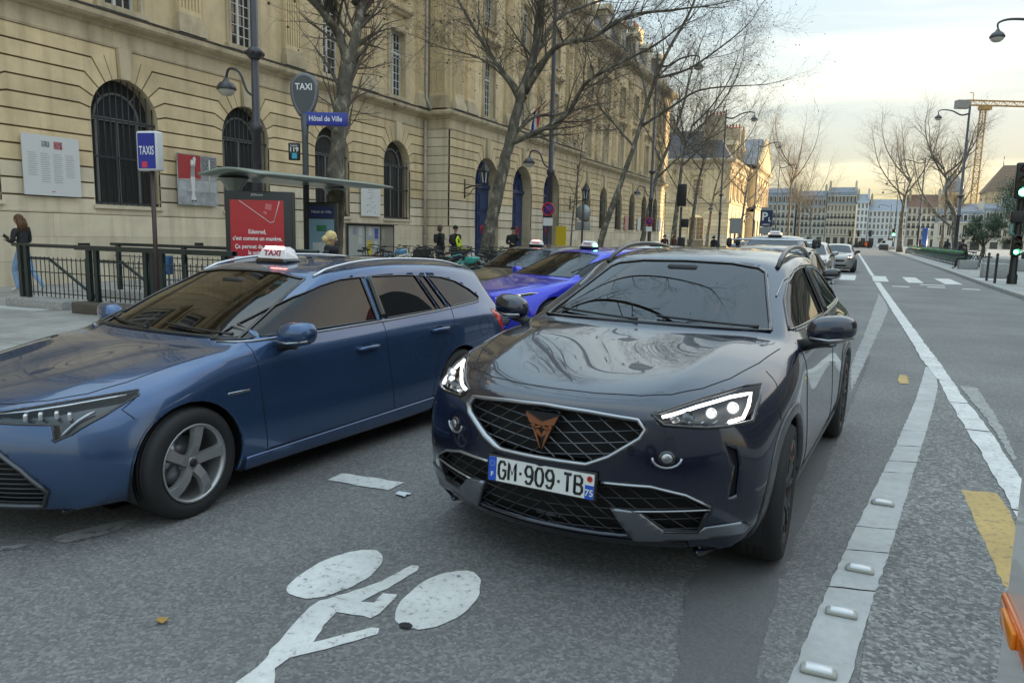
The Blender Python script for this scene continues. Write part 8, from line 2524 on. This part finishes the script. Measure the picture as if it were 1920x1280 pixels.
# ------------------------------------------------------------------ people
SKIN = mat('skin', (.42, .25, .18), .55)
def person(label, loc, rz, pose, top, legs, hair, shoes=(.03, .03, .03), h=1.72, hairlen=0, coat=False, hood=False, extra=None, group=None, skin=None, sub=1, bag=None, mask=None, beanie=None):
 """pose: dict of joint positions is filled in from a standing figure facing +x; one skinned surface"""
 k = h / 1.72
 J = {'pelvis': (0, 0, .94), 'belly': (.0, 0, 1.08), 'chest': (.0, 0, 1.30), 'neck': (.01, 0, 1.47), 'jaw': (.035, 0, 1.555), 'head': (.02, 0, 1.63), 'crown': (.0, 0, 1.69)}
 for s, q in (('l', 1), ('r', -1)):
  J.update({'hip' + s: (0, .09 * q, .90), 'knee' + s: (.01, .10 * q, .50), 'ank' + s: (-.02, .10 * q, .09), 'toe' + s: (.15, .115 * q, .035),
                  'sho' + s: (0, .185 * q, 1.40), 'elb' + s: (-.03, .25 * q, 1.12), 'wri' + s: (.05, .25 * q, .88)})
 J.update({a: b for a, b in pose.items() if a != 'face'})
 J = {a: Vector(b) for a, b in J.items()}
 rad = {'pelvis': .135, 'belly': .125, 'chest': .145, 'neck': .056, 'jaw': .068, 'head': .092, 'crown': .070}
 for s in 'lr': rad.update({'hip' + s: .095, 'knee' + s: .062, 'ank' + s: .042, 'toe' + s: .038, 'sho' + s: .072, 'elb' + s: .048, 'wri' + s: .030})
 if coat:
  for a in ('pelvis', 'belly', 'chest'): rad[a] += .03
  for s in 'lr': rad['sho' + s] += .015; rad['elb' + s] += .018; rad['wri' + s] += .012
 names = list(J); E = [('pelvis', 'belly'), ('belly', 'chest'), ('chest', 'neck'), ('neck', 'jaw'), ('jaw', 'head'), ('head', 'crown')]
 for s in 'lr': E += [('pelvis', 'hip' + s), ('hip' + s, 'knee' + s), ('knee' + s, 'ank' + s), ('ank' + s, 'toe' + s), ('chest', 'sho' + s), ('sho' + s, 'elb' + s), ('elb' + s, 'wri' + s)]
 grp = {}
 for a, b in E:
  g = 'top'
  if b[:3] in ('hip', 'kne', 'ank'): g = 'legs'
  if b[:3] == 'toe': g = 'shoes'
  if b in ('jaw', 'head', 'crown') : g = 'skin'
  grp[(a, b)] = g
 # nose and hands
 fw = Vector(pose.get('face', (1, 0, 0))).normalized()
 J['nose'] = J['head'] + fw * .105 + Vector((0, 0, -.035)); rad['nose'] = .016; E.append(('head', 'nose')); grp[('head', 'nose')] = 'skin'
 for s in 'lr':
  d = (J['wri' + s] - J['elb' + s]).normalized(); side = Vector((0, 0, 1)).cross(d)
  side = side.normalized() if side.length > .1 else Vector((0, 1, 0))
  J['palm' + s] = J['wri' + s] + d * .06; rad['palm' + s] = .030; E.append(('wri' + s, 'palm' + s)); grp[('wri' + s, 'palm' + s)] = 'skin'
  for i, (o, L) in enumerate(((-.026, .062), (-.009, .072), (.009, .068), (.026, .052))):
   a, b = 'f%d%s' % (i, s), 'g%d%s' % (i, s)
   J[a] = J['palm' + s] + d * .03 + side * o; J[b] = J[a] + d * L + Vector((0, 0, -.012)); rad[a] = .0095; rad[b] = .0075
   E += [('palm' + s, a), (a, b)]; grp[('palm' + s, a)] = grp[(a, b)] = 'skin'
  J['t' + s] = J['wri' + s] + d * .05 + side * (.045 if s == 'r' else -.045) + Vector((0, 0, .01)); rad['t' + s] = .0095
  E.append(('wri' + s, 't' + s)); grp[('wri' + s, 't' + s)] = 'skin'
 names = list(J); ix = {n: i for i, n in enumerate(names)}
 me = bpy.data.meshes.new('tmp_person')
 me.from_pydata([tuple(J[n] * k) for n in names], [(ix[a], ix[b]) for a, b in E], [])
 ob = bpy.data.objects.new('tmp_person', me)
 md = ob.modifiers.new('skin', 'SKIN'); md.use_smooth_shade = True; md.branch_smoothing = .6
 for i, n in enumerate(names):
  sv = me.skin_vertices[0].data[i]
  r = rad[n] * k
  sv.radius = (r * .78, r) if n in ('pelvis', 'belly', 'chest') else (r, r)
  sv.use_root = n == 'pelvis'
 ss = ob.modifiers.new('sub', 'SUBSURF'); ss.levels = sub; ss.render_levels = sub
 body = evaluated(ob); bpy.data.meshes.remove(me)
 body.materials.clear()
 key = str(abs(hash((top, legs, shoes))))[:8]
 mt = [mat('cloth_top_%s' % str(top), top, .8, var=.15, scale=9.), mat('cloth_legs_%s' % str(legs), legs, .8, var=.15, scale=9.), mat('shoes_%s' % str(shoes), shoes, .6), skin or SKIN]
 for m in mt: body.materials.append(m)
 gi = {'top': 0, 'legs': 1, 'shoes': 2, 'skin': 3}
 segs = [(J[a] * k, J[b] * k, gi[grp[(a, b)]], rad[b]) for a, b in E]
 mi = []
 for p in body.polygons:
  c = Vector(p.center); best = 9; bi = 0
  for a, b, g, r in segs:
   ab = b - a; t = max(0, min(1, (c - a).dot(ab) / ab.length_squared)); d = (c - (a + ab * t)).length - r * k * .6
   if d < best: best, bi = d, g
  mi.append(bi)
 body.polygons.foreach_set('material_index', mi)
 body.polygons.foreach_set('use_smooth', [True] * len(mi))
 root = bpy.data.objects.new('person', body); link(root)
 root.location = loc; root.rotation_euler = (0, 0, rz)
 tag(root, label, 'person', group)
 H = J['head'] * k
 hm = mat('hair_%s' % str(hair), hair, .7, var=.35, scale=30.)
 mb = MB(); mb.ell(H + Vector((-.018 * fw.x, -.018 * fw.y, .02)) * k, (.103 * k, .100 * k, .108 * k), 14, 9, zmin=-.35)
 mb.ell(H + (-fw * .045 + Vector((0, 0, -.02))) * k, (.085 * k, .088 * k, .12 * k), 12, 8)
 if hairlen:
  for q in (-1, 0, 1):
   sd = Vector((0, 0, 1)).cross(fw) * .055 * q
   mb.tube([H + (-fw * .06 + sd) * k, H + (-fw * .105 + sd * 1.3 + Vector((0, 0, -hairlen * .5))) * k, H + (-fw * .12 + sd * 1.5 + Vector((0, 0, -hairlen))) * k], [.06 * k, .06 * k, .025 * k], 8)
 if beanie is None: mb.build('hair', hm, root)
 else:
  mb = MB(); mb.ell(H + Vector((-.01, 0, .025)) * k, (.106 * k, .104 * k, .12 * k), 14, 9, zmin=-.1); mb.build('knit_cap', mat('cap_%s' % str(beanie), beanie, .9), root)
 for q in (-1, 1):
  sd = Vector((0, 0, 1)).cross(fw) * .092 * q
  MB().ell(H + (sd + Vector((0, 0, -.015))) * k, (.022 * k, .014 * k, .032 * k), 8, 6).build('ear', skin or SKIN, root)
  sd = Vector((0, 0, 1)).cross(fw) * .034 * q
  MB().ell(H + (fw * .086 + sd + Vector((0, 0, .005))) * k, (.012 * k, .012 * k, .008 * k), 8, 6).build('eye', mat('eye_dark', (.02, .018, .015), .3), root)
 MB().ell(H + (fw * .083 + Vector((0, 0, -.072))) * k, (.012 * k, .022 * k, .006 * k), 8, 5).build('mouth', mat('lips', (.30, .10, .09), .5), root)
 if coat:      # skirt of a long coat
  pz = J['pelvis'] * k
  MB().lathe([(.155 * k, .06 * k), (.175 * k, -.10 * k), (.195 * k, -.34 * k), (.19 * k, -.36 * k), (.165 * k, -.1 * k)], c=pz, n=18, scale=(.82, 1)).build('coat_skirt', mt[0], root)
 if hood: MB().lathe([(.10 * k, -.10 * k), (.125 * k, -.06 * k), (.12 * k, .02 * k), (.09 * k, .04 * k)], c=J['neck'] * k, n=16).build('collar', mt[0], root)
 if bag: MB().rbox(J['chest'] * k + Vector((-.17, 0, -.06)), (.12, .25, .34), .055).build('backpack', mat('bag_%s' % str(bag), bag, .7), root)
 if mask: MB().ell(H + (fw * .062 + Vector((0, 0, -.055))) * k, (.045 * k, .068 * k, .052 * k), 12, 8).build('face_mask', mat('mask_blue', (.25, .50, .58), .7), root)
 return root, J, k
blk = (.022, .022, .026)
# woman with a phone, striding left past the railing
w_, J, k = person('woman with long brown hair, black top and pale jeans looking at her phone', (-16.25, 10.55, .045), math.radians(195),
 {'kneel': (.16, .09, .52), 'ankl': (.10, .09, .12), 'toel': (.26, .10, .05), 'kneer': (-.12, -.09, .50), 'ankr': (-.38, -.09, .16), 'toer': (-.26, -.10, .04), 'elbl': (.02, .25, 1.13), 'wril': (.25, .14, 1.16), 'elbr': (.02, -.25, 1.13), 'wrir': (.26, -.06, 1.17), 'head': (.06, 0, 1.62), 'jaw': (.06, 0, 1.55), 'face': (1, 0, -.35)},
 blk, (.20, .31, .50), (.10, .045, .02), (.62, .60, .57), 1.66, hairlen=.30, sub=2)
MB().box((.345, .04, 1.19), (.075, .012, .15), ry=1.0).build('phone', gloss_black, w_)
# blonde woman behind the taxi
person('blonde woman in a dark padded coat seen in profile behind the taxi roof', (-7.35, 9.55, -.085), math.radians(15), {}, (.014, .014, .018), (.02, .02, .025), (.62, .47, .22), h=1.585, coat=True, hood=True, hairlen=.06)
# two people against the wall
person('person in black with a shoulder bag, facing the wall, left of the pair', (-14.3, 25.2, .045), math.radians(60), {'wril': (.20, .10, 1.20), 'elbl': (.05, .24, 1.12)}, blk, blk, (.08, .05, .04), h=1.74, coat=True, bag=(.02, .02, .02))
person('person in a long dark coat and knit cap, right of the pair by the wall', (-13.75, 25.4, .045), math.radians(75), {'wril': (.10, .20, 1.02), 'wrir': (.10, -.20, 1.02)}, (.02, .017, .015), (.025, .02, .018), (.03, .03, .03), h=1.72, coat=True, bag=(.03, .03, .035), beanie=(.02, .02, .02))
person('cyclist in dark coat and cap with hands near the face by the second door', (-12.1, 27.1, .045), math.radians(-60), {'wril': (.16, .06, 1.46), 'elbl': (.12, .20, 1.22), 'wrir': (.22, -.10, 1.10), 'elbr': (.03, -.25, 1.12)}, (.018, .018, .018), (.02, .02, .022), (.03, .03, .03), h=1.74, coat=True, beanie=(.015, .015, .017))
# drivers
def drive_pose(sx=0.):
 P = {'pelvis': (-.08, 0, .52), 'belly': (-.12, 0, .66), 'chest': (-.16, 0, .88), 'neck': (-.15, 0, 1.05), 'jaw': (-.11, 0, 1.13), 'head': (-.12, 0, 1.205), 'crown': (-.14, 0, 1.265)}
 for s, q in (('l', 1), ('r', -1)):
  P.update({'hip' + s: (-.04, .10 * q, .50), 'knee' + s: (.42, .14 * q, .60), 'ank' + s: (.72, .12 * q, .32), 'toe' + s: (.86, .12 * q, .38), 'sho' + s: (-.15, .185 * q, .97), 'elb' + s: (.05, .24 * q, .78), 'wri' + s: (.30, .15 * q, .88)})
 return P
def in_car(car, x, y, z):
 M_ = Matrix.Translation(car.location) @ Matrix.Rotation(car.rotation_euler.z, 4, 'Z')
 p = M_ @ Vector((x, y, z))
 return (p.x, p.y, p.z), car.rotation_euler.z
p, r = in_car(suv_car, .08, .36, .03); person('driver in dark clothes at the wheel of the dark crossover', p, r, drive_pose(), (.05, .05, .06), blk, (.03, .025, .02), h=1.72)
p, r = in_car(taxi_car, .12, .36, -.045); person('taxi driver with grey hair and a pale blue face mask in the estate taxi', p, r, drive_pose(), (.06, .06, .07), blk, (.10, .09, .085), h=1.72, mask=True)
p, r = in_car(blue, .10, .36, -.045); person('driver of the royal blue taxi', p, r, drive_pose(), (.05, .05, .06), blk, (.03, .025, .02), h=1.72)
# right pavement
sit = {'pelvis': (-.05, 0, .58), 'belly': (-.02, 0, .72), 'chest': (.03, 0, .93), 'neck': (.07, 0, 1.08), 'jaw': (.11, 0, 1.15), 'head': (.10, 0, 1.225), 'crown': (.08, 0, 1.285)}
for s, q in (('l', 1), ('r', -1)): sit.update({'hip' + s: (-.02, .10 * q, .56), 'knee' + s: (.42, .13 * q, .56), 'ank' + s: (.46, .12 * q, .10), 'toe' + s: (.62, .13 * q, .04), 'sho' + s: (.02, .185 * q, 1.02), 'elb' + s: (.12, .26 * q, .78), 'wri' + s: (.34, .12 * q, .70)})
person('man in black with a cap sitting on a granite block by the docked bicycles', (6.0, 50.1, .115), math.radians(170), sit, blk, blk, (.02, .02, .02), h=1.78, coat=False, hood=True, beanie=(.015, .015, .015))
person('person in black standing behind the seated man, before the lamp post', (6.6, 57.2, .115), math.radians(120), {}, blk, blk, (.03, .025, .02), h=1.72, coat=True)
person('person in a dark hooded coat standing above the bicycle row', (8.0, 80., .115), math.radians(60), {}, blk, blk, (.03, .025, .02), h=1.80, coat=True, hood=True)
person('person seated low beyond the far end of the bicycle row', (8.8, 118., -.1), math.radians(60), {}, (.06, .04, .03), blk, (.05, .03, .02), h=1.55, coat=True)
for i, (x, y, lab, c, hc) in enumerate([(-11.9, 52.5, 'woman with dark hair in the group of three near the side street', (.05, .02, .02), (.03, .02, .02)), (-11.35, 53.2, 'person in brown at the right of the group near the side street', (.08, .03, .02), (.10, .04, .02)), (-11.7, 54.2, 'blond person at the back of the group near the side street', (.10, .07, .05), (.45, .30, .12)), (-9.2, 56.5, 'woman with dark hair before the back of the rectangular sign post', (.02, .02, .02), (.03, .02, .02)), (3.0, 198., 'worker in orange at the far end of the street', (.75, .12, .02), (.03, .02, .02))]):
 person(lab, (x, y, .045 if x < 0 else 0), math.radians(-60 + 40 * i), {}, c, (.03, .03, .035), hc, h=1.66, coat=True, hairlen=.12)
# ------------------------------------------------------------------ bicycles
tyre_b = mat('bike_tyre', (.018, .018, .02), .7)
spoke_m = mat('spokes', (.5, .5, .52), .3, .9)
BIKE = {}
def bike_meshes():
 if BIKE: return BIKE
 Rw = .335
 def wheel_m(x):
  t = MB().tube([(x + Rw * math.cos(a), 0, .35 + Rw * math.sin(a)) for a in [2 * PI * k / 26 for k in range(26)]], .018, 6, closed=True)
  s = MB()
  s.tube([(x + (Rw - .022) * math.cos(a), 0, .35 + (Rw - .022) * math.sin(a)) for a in [2 * PI * k / 26 for k in range(26)]], .009, 4, closed=True)
  for k in range(14):
   a = 2 * PI * k / 14; s.tube([(x, .02 * (-1) ** k, .35), (x + (Rw - .02) * math.cos(a), 0, .35 + (Rw - .02) * math.sin(a))], .0018, 3, caps=False)
  s.lathe([(.02, -.04), (.02, .04)], c=(x, 0, .35), n=8, axis='Y')
  return t, s
 for n, x in (('front', .56), ('rear', -.50)):
  t, s = wheel_m(x)
  BIKE['tyre_' + n] = shared(t, 'wheel', tyre_b); BIKE['spoke_' + n] = shared(s, 'spokes', spoke_m)
 f = MB()
 bb, seat_t, head_t, head_b, ra, fa = (-.06, 0, .30), (-.20, 0, .78), (.36, 0, .88), (.39, 0, .74), (-.50, 0, .35), (.56, 0, .35)
 f.tube([bb, seat_t], .018, 7); f.tube([(-.19, 0, .72), head_t], .018, 7); f.tube([bb, head_b], .022, 7); f.tube([head_t, head_b], .022, 7)
 for q in (-.05, .05):
  f.tube([bb, (-.50, q, .35)], .011, 6); f.tube([(-.19, 0, .70), (-.50, q, .35)], .010, 6); f.tube([(.40, q * .6, .70), (.56, q, .35)], .013, 6)
 BIKE['frame_v'] = f
 h = MB(); h.tube([(.36, 0, .88), (.34, 0, 1.02)], .015, 6)
 h.tube(catmull([(.20, .30, 1.06), (.30, .22, 1.07), (.36, .08, 1.03), (.36, -.08, 1.03), (.30, -.22, 1.07), (.20, -.30, 1.06)], 4), .012, 6)
 for q in (-1, 1): h.tube([(.20, .30 * q, 1.06), (.10, .32 * q, 1.05)], .017, 6)
 BIKE['handlebar'] = shared(h, 'handlebar', black)
 s = MB(); s.tube([(-.20, 0, .76), (-.23, 0, .90)], .013, 6); s.ell((-.25, 0, .93), (.13, .07, .035), 10, 6); s.ell((-.33, 0, .935), (.06, .09, .04), 10, 6)
 BIKE['saddle'] = shared(s, 'saddle', black)
 c = MB(); c.lathe([(.09, .05), (.09, .06)], c=(-.06, 0, .30), n=16, axis='Y'); c.tube([(-.06, .06, .30), (.06, .08, .20)], .010, 5); c.tube([(-.06, -.06, .30), (-.18, -.08, .40)], .010, 5); c.box((.08, .12, .20), (.09, .08, .02)); c.box((-.20, -.12, .40), (.09, .08, .02))
 c.tube([(-.06, .05, .385), (-.50, .05, .385)], .005, 4); c.tube([(-.06, .05, .215), (-.50, .05, .315)], .005, 4)
 BIKE['crank'] = shared(c, 'crank', iron)
 m = MB()
 for x, a0, a1 in ((.56, 40, 150), (-.50, 30, 200)):
  pts = [(x + .375 * math.cos(math.radians(lerp(a0, a1, i / 10))), 0, .35 + .375 * math.sin(math.radians(lerp(a0, a1, i / 10)))) for i in range(11)]
  m.tube(pts, .025, 6, flat=.3, up=(0, 1, 0))
 BIKE['mudguard_v'] = m
 b = MB()
 for z, w in ((1.02, .0), (.80, .03)):
  b.tube([(.48 + w, .16 - w, z), (.78 - w, .16 - w, z), (.78 - w, -.16 + w, z), (.48 + w, -.16 + w, z)], .008, 5, closed=True)
 for i in range(7):
  t = i / 6
  for q in (1, -1): b.tube([(lerp(.48, .78, t), .16 * q, 1.02), (lerp(.51, .75, t), .13 * q, .80)], .0035, 3)
  b.tube([(.78, lerp(.16, -.16, t), 1.02), (.75, lerp(.13, -.13, t), .80)], .0035, 3)
 b.box((.63, 0, .80), (.24, .26, .01)); b.box((.63, .155, .90), (.28, .01, .16)); b.box((.63, -.155, .90), (.28, .01, .16)); b.box((.775, 0, .90), (.01, .30, .16))
 BIKE['basket'] = shared(b, 'basket', mat('basket_black', (.02, .02, .021), .6))
 return BIKE
def bicycle(label, loc, rz, col, basket=False, lean=0., group='parked bicycles', guard=None, name='bicycle', shared_bike=False, child=False):
 B = bike_meshes()
 root = empty(name, loc, rz); root.rotation_euler = (lean, 0, rz); tag(root, label, 'bicycle', group)
 m = mat('bike_%s' % str(col), col, .35, coat=.4)
 key = 'frame_%s' % str(col)
 if key not in BIKE: BIKE[key] = shared(BIKE['frame_v'], 'frame', m)
 put(BIKE[key], 'frame', root)
 gk = 'guard_%s' % str(guard or (.03, .03, .03))
 if gk not in BIKE: BIKE[gk] = shared(BIKE['mudguard_v'], 'mudguard', mat('guard_%s' % str(guard or (.03, .03, .03)), guard or (.03, .03, .03), .4))
 put(BIKE[gk], 'mudguard', root)
 for n in ('front', 'rear'):
  w = put(B['tyre_' + n], 'wheel', root); put(B['spoke_' + n], 'spokes', w)
 for n in ('handlebar', 'saddle', 'crank'): put(B[n], n, root)
 if basket: put(B['basket'], 'basket', root)
 if shared_bike:      # chunky downtube cover and front locker
  mb = MB(); mb.tube([(-.10, 0, .34), (.36, 0, .72)], .05, 8); mb.rbox((.50, 0, .90), (.24, .28, .14), .03); mb.build('cover', m, root)
 if child:
  mb = MB(); mb.rbox((-.50, 0, .95), (.24, .24, .08), .03); mb.tube([(-.60, .11, .95), (-.70, .12, 1.25), (-.72, .0, 1.36), (-.70, -.12, 1.25), (-.60, -.11, .95)], .035, 7); mb.rbox((-.66, 0, 1.05), (.05, .20, .22), .02); mb.build('child_seat', mat('neon_yellow', (.60, .75, .02), .5), root)
 return root
random.seed(41)
left = [ # x, y, heading, colour, basket, extra, label
 (-9.6, 14.9, 1.9, (.02, .02, .02), False, None, 'black bicycle leftmost in the row, below the notice cabinet'),
 (-9.2, 15.7, 2.0, (.10, .28, .48), False, 'share', 'pale blue shared bicycle near the left of the parked cluster'),
 (-9.0, 16.5, 1.8, (.62, .62, .60), True, None, 'white bicycle with basket beside the pale blue one'),
 (-8.9, 17.2, 1.9, (.02, .02, .02), False, None, 'black bicycle between the white and the teal bicycles'),
 (-8.7, 15.9, 1.7, (.04, .30, .26), False, 'share', 'teal shared bicycle at the front of the cluster'),
 (-8.6, 16.9, 1.85, (.03, .03, .035), True, None, 'dark bicycle with black basket in front of the tree'),
 (-8.5, 17.7, 1.75, (.02, .02, .02), True, None, 'black bicycle with basket right behind the teal one'),
 (-8.5, 18.5, 1.9, (.05, .05, .055), False, None, 'grey bicycle left of the neon child seat'),
 (-8.6, 19.2, 1.8, (.10, .10, .10), False, 'child', 'bicycle with a neon yellow child seat'),
 (-8.4, 20.0, 1.75, (.10, .45, .06), True, 'share', 'bright green shared bicycle'),
 (-8.5, 20.8, 1.9, (.62, .62, .62), False, None, 'white bicycle right of the green one'),
 (-8.3, 21.5, 1.8, (.02, .02, .02), False, None, 'black bicycle near the second person at the doors'),
 (-8.4, 22.3, 1.85, (.05, .12, .40), False, None, 'blue bicycle near the right end of the cluster'),
 (-8.3, 23.1, 1.8, (.02, .02, .02), False, None, 'black bicycle second from the right end of the cluster'),
 (-8.3, 24.0, 1.9, (.30, .30, .31), False, None, 'silver bicycle at the right end of the cluster')]
far_spots = [(-13.1 + .37 * i, 19.0 + .42 * i) for i in range(11)]
near_spots = [(-8.15, 15.0), (-8.1, 15.9), (-8.2, 16.8), (-8.15, 17.7)]
spots = [far_spots[0], far_spots[1], far_spots[2], far_spots[3], near_spots[0], far_spots[4], near_spots[1], near_spots[2], far_spots[6], far_spots[7], far_spots[8], near_spots[3], far_spots[5], far_spots[9], far_spots[10]]
labs = {1: 'pale blue shared bicycle second from the left in the row near the wall', 4: 'teal shared bicycle just behind the rear of the estate taxi', 6: 'black bicycle with basket beside the teal one behind the taxi', 7: 'grey bicycle in front of the plane tree, behind the black taxi', 11: 'black bicycle nearest the black taxi at the kerb', 12: 'blue bicycle in the middle of the row near the wall', 5: 'dark bicycle with black basket left of the plane tree trunk'}
for i, (x, y, a, c, b, ex, lab) in enumerate(left):
 x, y = spots[i]
 bicycle(labs.get(i, lab), (x, y, .05), a - PI * .62 + random.uniform(-.35, .35), c, b, random.uniform(-.1, .1), shared_bike=ex == 'share', child=ex == 'child')
more = ['brown', 'white', 'black', 'teal', 'silver', 'red', 'dark green', 'grey']
mcol = [(.12, .06, .03), (.6, .6, .6), (.02, .02, .02), (.05, .30, .28), (.4, .4, .41), (.35, .03, .03), (.02, .10, .05), (.15, .15, .16)]
for i in range(8):
 bicycle('%s bicycle in the second row of bicycles before the wall' % more[i], (-12.2 + .52 * i, 17.6 + .55 * i, .05), .2 + random.uniform(-.5, .5), mcol[i], i % 3 == 1, random.uniform(-.1, .1))
root = empty('bike_rack', (0, 0, 0)); tag(root, 'row of steel hoops that the bicycles near the wall lean on', 'bike rack')
hoop = shared(MB().tube(catmull([(0, -.4, 0), (0, -.4, .7), (0, -.25, .86), (0, .25, .86), (0, .4, .7), (0, .4, 0)], 3), .024, 8), 'hoop', iron)
for k in range(6): put(hoop, 'hoop', root, (-12.9 + .74 * k, 19.4 + .84 * k, .045), PI / 2)
# docked shared bicycles on the right: wheel ends to the street, green covers
n = 0
y = 54.5
words_ = ['first', 'second', 'third', 'fourth', 'fifth', 'sixth', 'seventh', 'eighth', 'ninth', 'tenth', 'eleventh', 'twelfth', 'thirteenth', 'fourteenth', 'fifteenth', 'sixteenth', 'seventeenth', 'eighteenth', 'nineteenth', 'twentieth', 'twenty-first', 'twenty-second', 'twenty-third', 'twenty-fourth', 'twenty-fifth', 'twenty-sixth', 'twenty-seventh', 'twenty-eighth']
while n < 28:
 bicycle('docked shared bicycle with green cover, %s in the row from the seated man' % words_[n], (kerb_x(y) + 1.75, y, .117), PI + .62 + random.uniform(-.05, .05), [(.08, .26, .05), (.06, .20, .05), (.12, .32, .06), (.05, .20, .26)][(n * 7) % 4], False, random.uniform(-.03, .03), 'docked bicycles on the right', guard=(.04, .045, .05), shared_bike=True)
 y += 1.15 + n * .075; n += 1
root = empty('dock_row', (0, 0, 0)); tag(root, 'row of low grey docking posts holding the green bicycles on the right', 'bike rack')
dk = shared(MB().rbox((0, 0, .35), (.16, .12, .70), .03), 'dock', mat('dock_grey', (.16, .16, .17), .5))
y = 54.5
for k in range(28): put(dk, 'dock', root, (kerb_x(y) + 2.35, y + .35, .115)); y += 1.15 + k * .075
bicycle('white bicycle leaning beside the seated man', (6.5, 51.4, .117), 1.2, (.62, .62, .62), False, .1, 'loose bicycles on the right')
bicycle('black bicycle parked behind the granite block', (7.0, 52.6, .117), .4, (.02, .02, .02), False, -.08, 'loose bicycles on the right')
bpy.data.scenes.remove(TMP)
